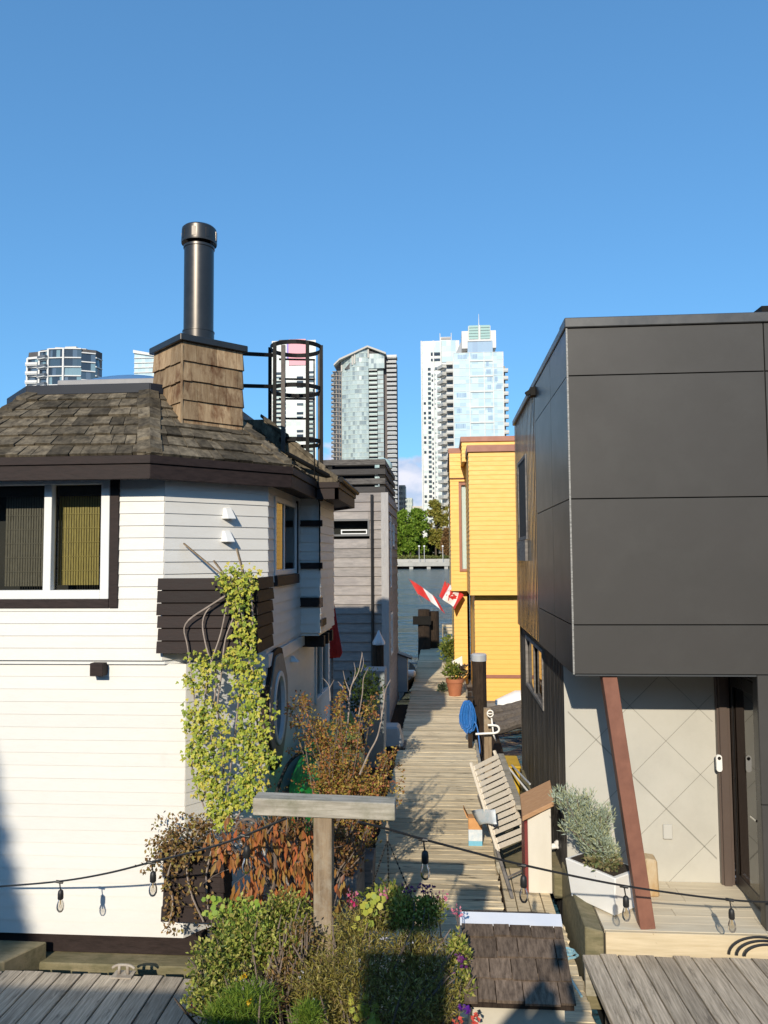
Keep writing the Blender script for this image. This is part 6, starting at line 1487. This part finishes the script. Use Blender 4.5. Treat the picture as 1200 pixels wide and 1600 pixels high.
# ================================================================== TOWERS
slabm = M('tower_white', (.66, .65, .62), (.60, .595, .57), .7, .3)
slabg = M('tower_grey', (.36, .335, .31), (.31, .29, .27), .8, .3)
slabd = M('tower_dark', (.085, .08, .08), (.06, .055, .055), .7, .3)
teal = FACADE('glass_teal', [(.34, .40, .40), (.38, .45, .44), (.40, .48, .46), (.24, .29, .30), (.39, .47, .46), (.44, .51, .49), (.36, .43, .43), (.40, .47, .45)], .16, .7)
tealp = FACADE('glass_pale', [(.44, .58, .62), (.50, .63, .66), (.54, .66, .68), (.47, .60, .63), (.40, .53, .58), (.52, .64, .67)], .2, .7)
blueg = FACADE('glass_blue', [(.05, .08, .11), (.09, .13, .18), (.03, .04, .055), (.18, .28, .32), (.06, .09, .12)], .1, .8)
bluel = FACADE('glass_lightblue', [(.28, .38, .50), (.34, .45, .56), (.40, .50, .60)], .15, .7)
darkw = FACADE('window_dark', [(.02, .024, .03), (.04, .048, .055), (.09, .11, .12), (.025, .03, .035)], .1, .8)
whitew = FACADE('panel_white', [(.66, .665, .64), (.60, .62, .60), (.52, .58, .56), (.63, .64, .62)], .4, .4)
def wallgrid(p0, p1, z0, z1, fh, pw, mb, tilt=.012, vfrac=1.0, off=0):
    o, L, u, n = edge_frame(p0, p1); nf = max(1, round((z1 - z0) / fh)); fh = (z1 - z0) / nf; k = max(1, round(L / pw)); pw = L / k
    for i in range(nf):
        for j in range(k):
            a, b2 = j * pw, (j + 1) * pw; za, zb = z0 + i * fh, z0 + (i + vfrac) * fh
            t1, t2 = U(-tilt, tilt) * pw, U(-tilt, tilt) * fh
            mb.quad(o + u * a + Zv * za + n * (off - t1 - t2), o + u * b2 + Zv * za + n * (off + t1 - t2), o + u * b2 + Zv * zb + n * (off + t1 + t2), o + u * a + Zv * zb + n * (off - t1 + t2))
def bands(p0, p1, z0, z1, fh, mb, th=.35, proud=.25, ext=0):
    o, L, u, n = edge_frame(p0, p1); nf = max(1, round((z1 - z0) / fh)); fh = (z1 - z0) / nf
    for i in range(nf + 1): mb.lbox(o, u, n, -ext, L + ext, z0 + i * fh - th / 2, z0 + i * fh + th / 2, -.3, proud)
def fins(p0, p1, z0, z1, xs, mb, w_=.35, proud=.3):
    o, L, u, n = edge_frame(p0, p1)
    for f_ in xs: mb.lbox(o, u, n, f_ * L - w_ / 2, f_ * L + w_ / 2, z0, z1, -.2, proud)
def balcony_col(root, p0, p1, z0, z1, fh, deep, slab, rail, back=None, maxn=45):
    """a stack of balconies: each one its own part"""
    o, L, u, n = edge_frame(p0, p1); nf = min(maxn, int((z1 - z0) / fh)); first = None
    for i in range(nf):
        z = z1 - (i + 1) * fh
        if first is None:
            m = MB(); m.mi = 0; m.lbox(o, u, n, 0, L, z - .3, z, -.1, deep); m.mi = 1; m.lbox(o, u, n, 0, L, z + .15, z + 1.1, deep - .1, deep - .02); m.lbox(o, u, n, 0, .08, z + .15, z + 1.1, 0, deep - .1); m.lbox(o, u, n, L - .08, L, z + .15, z + 1.1, 0, deep - .1)
            first = m.build('balcony', [slab, rail], root); zf_ = z
        else:
            c = first.copy(); COL.objects.link(c); c.parent = root; c.location = first.location + V((0, 0, z - zf_))
def core(root, poly, z0, z1, mat, name='core'):
    m = MB(); m.prism([(x, y, z0) for x, y in poly], (0, 0, z1 - z0)); return m.build(name, mat, root)
G0 = 2.0
# --- E: pale glass tower right of centre, with balconies at both sides
Y = 312.0; fh = 12.25 * Y / FPX
def X_(px, yy=None): return XP(px, yy or Y)
def Z_(py, yy=None, px=700): return ZP(py, yy or Y, px)
t = thing('tower', 'tall pale blue-green glass tower with a lantern crown and antenna behind the yellow house', 'tower', (X_(750), Y + 12, G0))
ztop = Z_(552); xl, xr = X_(712), X_(791)
core(t, [(xl + .3, Y + .5), (xr - .3, Y + .5), (xr - .3, Y + 24), (xl + .3, Y + 24)], G0, ztop - .5, slabm)
m = MB(); wallgrid((xl, Y), (xr, Y), ztop - 26 * fh, ztop, fh / 2, 2.6, m, .006); wallgrid((xr, Y), (xr, Y + 24), ztop - 26 * fh, ztop, fh, 3, m); wallgrid((xl, Y + 24), (xl, Y), ztop - 26 * fh, ztop, fh, 3, m); m.build('glass_wall', tealp, t)
m = MB(); bands((xl, Y), (xr, Y), ztop - 26 * fh, ztop, fh, m, .16, .10); fins((xl, Y), (xr, Y), ztop - 26 * fh, ztop, [0, .33, .62, .80, 1.0], m, .35, .3)
for i in range(13):
    z = ztop - 2 * fh * (i + .55); o, L, u, n = edge_frame((xl, Y), (xr, Y)); m.lbox(o, u, n, .33 * L, .80 * L, z - .25, z + .15, -.1, .35)
m.build('facade_frame', slabm, t)
m = MB()
for i in range(14):
    for (f0, f1) in ((.03, .30), (.35, .60), (.64, .79), (.82, .98)):
        if R() < .42:
            o, L, u, n = edge_frame((xl, Y), (xr, Y)); z = ztop - (i + .9) * fh; k = int(U(3, 7)); wdt = (f1 - f0) * L / 8; s0 = f0 * L + U(0, .3) * (f1 - f0) * L
            for j in range(k):
                if s0 + (j + 1) * wdt < f1 * L: m.lbox(o, u, n, s0 + j * wdt, s0 + (j + .8) * wdt, z + fh * .12, z + fh * .68, .02, .06)
m.build('glazing', bluel, t)
m = MB(); wallgrid((X_(713), Y + 1), (X_(791), Y + 1), ztop, Z_(553.5, Y, 713), 3, 1.6, m)
za, zb = ztop, Z_(534)
m2 = MB(); wallgrid((X_(735), Y - .0), (X_(775), Y - .0), za, zb, (zb - za) / 1, 1.9, m2, .01); m2.build('crown_glazing', bluel, t)
core(t, [(X_(735) + .1, Y + .3), (X_(775) - .1, Y + .3), (X_(775), Y + 16), (X_(735), Y + 16)], za - .5, zb, slabm, 'crown')
m = MB(); wallgrid((X_(713), Y + .2), (X_(735), Y + .2), ztop - fh, Z_(553), (Z_(553) - ztop + fh), 1.5, m, .01); wallgrid((X_(775), Y + .2), (X_(791), Y + .2), ztop - fh, Z_(553), (Z_(553) - ztop + fh), 1.5, m, .01); m.build('crown_glazing', bluel, t)
zl = Z_(509)
core(t, [(X_(736.5), Y + .5), (X_(772), Y + .5), (X_(772), Y + 13), (X_(736.5), Y + 13)], zb, zl - .3, slabm, 'lantern')
m = MB(); n5 = 5; hh = (zl - zb - .8) / n5
for i in range(n5):
    for (a, b2) in ((737.5, 752.5), (756, 771)): m.box(X_(a), X_(b2), Y + .2, Y + .5, zb + .8 + i * hh + .15, zb + .8 + (i + 1) * hh - .1)
m.build('lantern_glass', FACADE('lantern_teal', [(.30, .46, .42), (.36, .52, .47)], .2, .6), t)
m = MB(); m.box(X_(753), X_(755.6), Y + .1, Y + .49, zb, zl); m.box(X_(735), X_(773), Y - .3, Y + .49, zb - .2, zb + .5); m.build('lantern_mullion', slabm, t)
m = MB(); m.box(X_(726), X_(736.3), Y + .2, Y + 10, Z_(545), Z_(518)); m.build('crown_block', M('warm_white', (.70, .66, .60), rough=.7), t); m = MB(); m.box(X_(772.2), X_(780.5), Y + .2, Y + 10, Z_(545), Z_(518)); m.build('crown_block', MATS['warm_white'], t)
m = MB(); m.prism([(X_(714), Y + 6, Z_(552)), (X_(726), Y + 6, Z_(552)), (X_(726), Y + 6, Z_(527))], (0, 8, 0)); m.build('crown_wedge', M('wedge_grey', (.24, .27, .31), rough=.5), t)
m = MB(); m.tube([(X_(754.5), Y + 5, zl - .5), (X_(754.5), Y + 5, Z_(486))], [.22, .08], 6); m.build('antenna', slabm, t)
balc = M('balcony_white', (.60, .57, .51), (.54, .51, .46), .7, .5); railc = M('balcony_rail', (.50, .49, .45), rough=.5)
zb1 = Z_(569)
core(t, [(X_(702), Y + 2.2), (xl - .05, Y + 2.2), (xl - .05, Y + 20), (X_(698), Y + 20)], G0, zb1 + .5, slabg, 'balcony_wing')
m = MB(); wallgrid((X_(702), Y + 2), (xl - .1, Y + 2), zb1 - 26 * fh, zb1, fh, 1.6, m, .01, .7); m.build('wing_windows', darkw, t)
balcony_col(t, (X_(701), Y + 2), (xl - .2, Y + 2), zb1 - 30 * fh, zb1 + fh, fh, 2.4, balc, railc)
balcony_col(t, (X_(692, Y + 6), Y + 7), (X_(701), Y + 2), zb1 - 30 * fh, zb1 + fh * .8, fh, 1.8, balc, railc)
core(t, [(X_(692, Y + 7), Y + 8), (X_(702), Y + 2.3), (X_(702), Y + 20), (X_(694), Y + 20)], G0, zb1 - .6, slabm, 'wing')
core(t, [(xr + .05, Y + 2.5), (X_(795), Y + 2.5), (X_(795), Y + 20), (xr + .05, Y + 20)], G0, Z_(572), slabg, 'balcony_wing')
balcony_col(t, (xr + .1, Y + 2.4), (X_(799), Y + 2.4), Z_(572) - 30 * fh, Z_(572) + fh * .2, fh, 2.2, balc, railc)
# --- D: white slab tower behind it
Y = 430.0; fh = 7.75 * Y / FPX
t = thing('tower', 'slim white tower with small dark windows, just left of the pale glass tower', 'tower', (X_(690), Y + 15, G0))
ztop = Z_(532); xa, xb, xc = X_(660.5), X_(690), X_(722)
core(t, [(xa, Y), (xc, Y), (xc, Y + 25), (xa + 2, Y + 25)], G0, ztop, slabm, 'shaft')
m = MB(); wallgrid((xa + .2, Y - .02), (xc, Y - .02), ztop - 38 * fh, ztop - .5, fh / 2, 3.2, m, .01); m.build('panel_wall', whitew, t)
m = MB(); m2 = MB()
for i in range(34):
    z = Z_(578) - i * fh
    m.box(X_(671.5), X_(676), Y - .5, Y - .1, z, z + fh * .5)
    if R() < .75: m.box(X_(677.5), X_(680), Y - .5, Y - .1, z - fh * .3, z + fh * .12)
    if i > 6 and R() < .6: m.box(X_(664.5), X_(668), Y - .5, Y - .1, z, z + fh * .45)
    if R() < .7: m2.box(X_(682), X_(684), Y - .4, Y - .1, z, z + fh * .3)
    if R() < .4: m2.box(X_(686), X_(690), Y - .4, Y - .1, z, z + fh * .5)
m.box(X_(676.5), X_(692), Y - .5, Y - .1, Z_(555), Z_(551)); m.box(X_(676.5), X_(692), Y - .5, Y - .1, Z_(563.5), Z_(560)); m.box(X_(683), X_(699), Y - .5, Y - .1, Z_(577.5), Z_(573.5))
m.build('glazing', darkw, t); m2.build('small_windows', teal, t)
m = MB(); wallgrid((X_(676), Y - .35), (X_(691.5), Y - .35), Z_(550), Z_(534), 3.2, 2.6, m, .01); wallgrid((X_(694), Y - .35), (X_(716), Y - .35), Z_(566), Z_(532), 3.2, 2.6, m, .01); m.build('upper_glazing', tealp, t)
m = MB(); fins((xa, Y), (xc, Y), ztop - 38 * fh, ztop, [.02, .33, .52], m, .7, .8); m.build('ribs', slabm, t)
core(t, [(X_(692), Y + 3), (X_(708), Y + 3), (X_(708), Y + 14), (X_(692), Y + 14)], ztop, Z_(524), slabm, 'penthouse')
m = MB(); m.box(X_(693), X_(708.5), Y + 2.6, Y + 3, Z_(528), Z_(525)); m.build('penthouse_louvre', slabg, t)
m = MB()
for px in (691.5, 709.5): m.tube([(X_(px), Y + 3, ztop), (X_(px), Y + 3, Z_(518))], .22, 5)
m.build('mast', slabm, t)
# --- C: curved grey and teal tower in the middle
Y = 430.0; fh = 7.2 * Y / FPX
t = thing('tower', 'grey and teal tower with curved glass and sloping crown above the grey house', 'tower', (X_(572), Y + 18, G0))
arc = []
for i in range(13):
    f_ = i / 12; arc.append((X_(535 + 43 * f_), Y + 2 - 5.0 * math.sin(math.pi * (.12 + .55 * f_))))
zc0 = Z_(562)
crest = lambda x: Z_(561) + (Z_(542) - Z_(561)) * min(1, max(0, (x - X_(535)) / (X_(577) - X_(535))))
m = MB(); m2 = MB(); zlow = Z_(571) - 34 * fh
for a, b2 in zip(arc, arc[1:]):
    ztp = crest((a[0] + b2[0]) / 2); nf = int((ztp - zlow) / fh)
    wallgrid(a, b2, zlow, zlow + nf * fh, fh, 1.35, m, .02); wallgrid(a, b2, zlow + nf * fh, ztp, ztp - zlow - nf * fh, 1.35, m, .01)
    bands(a, b2, zlow, zlow + nf * fh, fh, m2, .30, .12)
m.build('glass_wall', teal, t); m2.build('facade_trim', M('band_pale_teal', (.44, .50, .46), rough=.6), t)
core(t, [(X_(535), Y + 1)] + [(x, y + .5) for x, y in arc] + [(X_(578), Y + 22), (X_(536), Y + 22)], G0, Z_(574), slabg)
m = MB()
for f_ in (0, 5, 6, 12): x, y = arc[f_]; m.box(x - .4, x + .4, y - .6, y + .2, crest(x) - 2.2 * fh, crest(x) + .5)
m.build('crown_trim', M('crown_beige', (.48, .45, .41), rough=.7), t)
# sloping crown slab
m = MB(); top = [(px, py) for px, py in ((524, 567), (533, 558.5), (555, 549), (577, 539.5), (591, 545), (606, 551))]
for (a, pa_), (b2, pb2) in zip(top, top[1:]):
    x0, x1 = X_(a), X_(b2); z0_, z1_ = Z_(pa_), Z_(pb2)
    m.hexa([(x0, Y - 4.4, z0_ - 1.0), (x1, Y - 4.4, z1_ - 1.0), (x1, Y + 14, z1_ - 1.0), (x0, Y + 14, z0_ - 1.0), (x0, Y - 4.4, z0_), (x1, Y - 4.4, z1_), (x1, Y + 14, z1_), (x0, Y + 14, z0_)])
m.build('crown_roof', MATS['crown_beige'] if 'crown_beige' in MATS else slabm, t)
m = MB(); m.prism([(X_(540), Y - 2, Z_(574)), (X_(604), Y - 2, Z_(574)), (X_(604), Y - 2, Z_(552)), (X_(573), Y - 2, Z_(544)), (X_(556), Y - 2, Z_(556))], (0, 14, 0)); m.build('crown_core', slabd, t); m = MB(); wallgrid((X_(578), Y - 2.1), (X_(603), Y - 2.1), Z_(574), Z_(551), fh, 1.6, m, .015); m.build('crown_glazing', teal, t)
# left masonry strip
zt_l = Z_(575); core(t, [(X_(520.5), Y + 2), (X_(535), Y + 1), (X_(536), Y + 20), (X_(522), Y + 20)], G0, zt_l, M('tower_brown', (.27, .235, .205), (.22, .19, .17), .8, .4), 'masonry')
m = MB()
for i in range(38):
    z = zt_l - (i + .95) * fh
    for px in (522, 527, 531): m.box(X_(px), X_(px + 2.4), Y + .8, Y + 1.9, z + .3, z + fh * .7)
m.build('glazing', darkw, t)
m = MB()
for i in range(39): z = zt_l - i * fh; m.box(X_(519.5), X_(535), Y + .9, Y + 2.2, z - .22, z + .12)
m.build('facade_trim', slabg, t)
balcony_col(t, (X_(519), Y + 4), (X_(522), Y + 1.5), zt_l - 30 * fh, zt_l, fh, 1.0, slabg, slabg)
# balcony bay, teal bay and the dark right wing
zt_b = Z_(562); core(t, [(X_(578), Y + 1.5), (X_(601), Y + 1.5), (X_(601), Y + 20), (X_(578), Y + 20)], G0, zt_b, slabd, 'bay')
m = MB(); wallgrid((X_(591.5), Y), (X_(601), Y), zt_b - 40 * fh, zt_b + 3, fh, 1.7, m, .015); wallgrid((X_(601), Y), (X_(601), Y + 3), zt_b - 40 * fh, zt_b + 3, fh, 1.5, m, .015); m.build('bay_glazing', teal, t)
m = MB(); wallgrid((X_(578), Y + 1.2), (X_(591), Y + 1.2), zt_b - 40 * fh, zt_b, fh, 2.2, m, .015); m.build('bay_windows', darkw, t)
balt = M('balcony_teal', (.36, .46, .43), rough=.35)
balcony_col(t, (X_(577.5), Y + 1.1), (X_(591.3), Y + 1.1), zt_b - 34 * fh, zt_b + fh, fh, 2.6, slabm, balt)
m = MB(); bands((X_(591.5), Y), (X_(601.3), Y), zt_b - 40 * fh, zt_b, fh, m, .28, .3); m.build('bay_bands', slabg, t)
zt_r = Z_(554); core(t, [(X_(601.5), Y + 3), (X_(620), Y + 3), (X_(620), Y + 22), (X_(601.5), Y + 22)], G0, zt_r, M('tower_dark_brown', (.12, .10, .095), rough=.8), 'right_wing')
m = MB(); wallgrid((X_(607), Y + 2.8), (X_(619.5), Y + 2.8), zt_r - 44 * fh, zt_r - .3 * fh, fh, 2.3, m, .015, .62); m.build('wing_windows', FACADE('wing_glass', [(.40, .44, .50), (.50, .53, .55), (.22, .27, .34), (.56, .57, .57)], .2, .6), t)
balcony_col(t, (X_(606), Y + 2.6), (X_(621.5), Y + 2.6), zt_r - 40 * fh, zt_r + .8 * fh, fh, 1.2, slabm, M('thin_rail', (.30, .31, .32), rough=.4))
m = MB(); m.box(X_(603), X_(622), Y + 1.2, Y + 10, zt_r - .2, zt_r + 1.1); m.build('roof_slab', slabm, t)
# --- B: white and pink tower behind the ladder cage
Y = 440.0; fh = 7.2 * Y / FPX
t = thing('tower', 'white tower with a pink panel at its top, seen through the ladder cage', 'tower', (X_(460), Y + 15, G0))
ztop = Z_(532, Y, 460); xa, xb = X_(424), X_(494)
core(t, [(xa, Y), (xb, Y), (X_(494, Y + 24), Y + 24), (X_(426, Y + 24), Y + 24)], G0, ztop, slabm, 'shaft')
m = MB(); wallgrid((xa + .2, Y - .05), (xb - .2, Y - .05), ztop - 40 * fh, ztop - 1, fh, 3.0, m, .01); m.build('panel_wall', whitew, t)
m = MB(); m.box(X_(451), X_(478), Y - .5, Y - .1, Z_(571, Y, 460), ztop + .6); m.build('pink_panel', M('pink_panel', (.74, .33, .37), rough=.6), t)
m = MB()
for i in range(30):
    z = Z_(585, Y, 460) - i * fh
    m.box(X_(428), X_(444), Y - .4, Y - .1, z, z + fh * .55)
    m.box(X_(482), X_(491), Y - .4, Y - .1, z + .4, z + fh * .6)
    if R() < .5: m.box(X_(464), X_(474), Y - .4, Y - .1, z, z + fh * .5)
m.build('glazing', darkw, t)
balcony_col(t, (X_(426), Y - .1), (X_(446), Y - .1), Z_(700, Y, 460), Z_(588, Y, 460), fh, 2.0, slabm, balt)
balcony_col(t, (X_(479), Y - .1), (X_(490), Y - .1), Z_(720, Y, 460), Z_(606, Y, 460), fh, 2.0, slabm, balt)
m = MB(); m.box(X_(448), X_(451), Y - .6, Y - .1, Z_(560, Y, 460), Z_(531, Y, 460)); m.build('violet_stripe', M('violet_stripe', (.28, .20, .50), rough=.6), t)
m = MB(); m.box(X_(434), X_(447), Y + 2, Y + 5, ztop, ztop + 1.2); m.build('roof_plant', slabd, t)
# --- A: tower top above the white house roof
Y = 300.0; fh = 15.0 * Y / FPX
t = thing('tower', 'tower top with curved dark glazing and white floor slabs above the shake roof', 'tower', (X_(95), Y + 14, G0))
Zl = lambda py: ZP(py, Y, 95)
zr = Zl(545)
pts = [(X_(31), Y + 3), (X_(50), Y + 2), (X_(56), Y), (X_(72), Y - 1), (X_(96), Y - 1), (X_(122), Y), (X_(140), Y + 2.5), (X_(154, Y + 7), Y + 7)]
core(t, [(x, y + .5) for x, y in pts] + [(X_(148, Y + 26), Y + 26), (X_(36, Y + 26), Y + 26)], G0, zr - .2, slabd, 'core')
tops = [Zl(556), Zl(556), Zl(549), Zl(546), Zl(546), Zl(552), Zl(558)]
m = MB(); m2 = MB()
for i, (a, b2) in enumerate(zip(pts, pts[1:])):
    z1_ = tops[i]; wallgrid(a, b2, z1_ - 24 * fh, z1_, fh, 1.7, m, .02); bands(a, b2, z1_ - 24 * fh, z1_, fh, m2, .9 if i in (0, 1) else .45, .5)
m.build('glass_wall', blueg, t); m2.build('floor_slabs', slabm, t)
m = MB()
for i in (0, 2, 3, 4): x, y = pts[i]; m.box(x - .35, x + .35, y - .8, y + .3, G0, tops[i])
m.build('columns', slabm, t)
m = MB(); m.prism([(X_(76), Y + 2, zr), (X_(122), Y + 4, zr - .4), (X_(122), Y + 16, zr), (X_(76), Y + 16, zr)], (0, 0, Zl(540) - zr)); m.prism([(X_(86), Y + 5, Zl(541)), (X_(104), Y + 5, Zl(541)), (X_(104), Y + 12, Zl(541)), (X_(86), Y + 12, Zl(541))], (0, 0, 1.2)); m.build('penthouse', M('penthouse_beige', (.58, .53, .46), rough=.7), t)
balcony_col(t, pts[0], (X_(50), Y + 3), Zl(556) - 16 * fh, Zl(556) + .15 * fh, fh, 2.2, slabm, slabm)
balcony_col(t, (X_(56), Y), (X_(72), Y - 2), Zl(549) - 16 * fh, Zl(549) + .15 * fh, fh, 1.4, slabm, M('dark_rail', (.12, .13, .14), rough=.3))
# --- A2: small glimpse left of the chimney
Y = 380.0; fh = 8 * Y / FPX
t = thing('tower', 'small pale teal tower top showing left of the shingled chimney', 'tower', (X_(220), Y + 10, G0))
ztop = ZP(552, Y, 215)
core(t, [(X_(206), Y), (X_(240), Y), (X_(240), Y + 20), (X_(206), Y + 20)], G0, ztop - .3, slabm, 'shaft')
m = MB(); wallgrid((X_(206.5), Y - .1), (X_(240), Y - .1), ztop - 24 * fh, ztop, fh, 1.9, m, .015, .8); m.build('glass_wall', tealp, t)
m = MB(); m.hexa([(X_(205), Y - 1, ztop), (X_(240), Y - 1, ztop - 2), (X_(240), Y + 10, ztop - 2), (X_(205), Y + 10, ztop), (X_(205), Y - 1, ztop + 1.6), (X_(240), Y - 1, ztop - .8), (X_(240), Y + 10, ztop - .8), (X_(205), Y + 10, ztop + 1.6)]); m.build('roof', slabm, t)
m = MB(); bands((X_(206), Y), (X_(240), Y), ztop - 24 * fh, ztop - fh, fh, m, .4, .5); m.build('facade_trim', slabm, t)
# --- low pale blocks above the far trees
Y = 460.0
for (a, b2, pt, lab, cnt) in ((624, 634, 758, 'narrow cream block above the far trees beside the curved tower', 8), (633, 645, 778, 'low pale teal block above the bright green far trees', 5), (644, 664, 791, 'low beige block above the far trees at the foot of the white tower', 4)):
    t = thing('apartment_block', lab, 'building', (X_(a), Y + 6, G0)); zt_ = ZP(pt, Y, a)
    core(t, [(X_(a), Y), (X_(b2), Y), (X_(b2), Y + 14), (X_(a), Y + 14)], G0, zt_, M('block_%d' % a, (.56, .52, .46) if a != 633 else (.48, .54, .52), rough=.7), 'wall')
    m = MB(); n_ = int((zt_ - G0) / 3.1)
    for i in range(n_):
        k = max(2, int((b2 - a) / 3))
        for j in range(k): x0 = X_(a + (j + .25) * (b2 - a) / k); m.box(x0, x0 + (X_(b2) - X_(a)) / k * .5, Y - .15, Y - .02, zt_ - (i + .85) * 3.1, zt_ - (i + .35) * 3.1)
    m.build('glazing', darkw if a == 624 else teal, t)
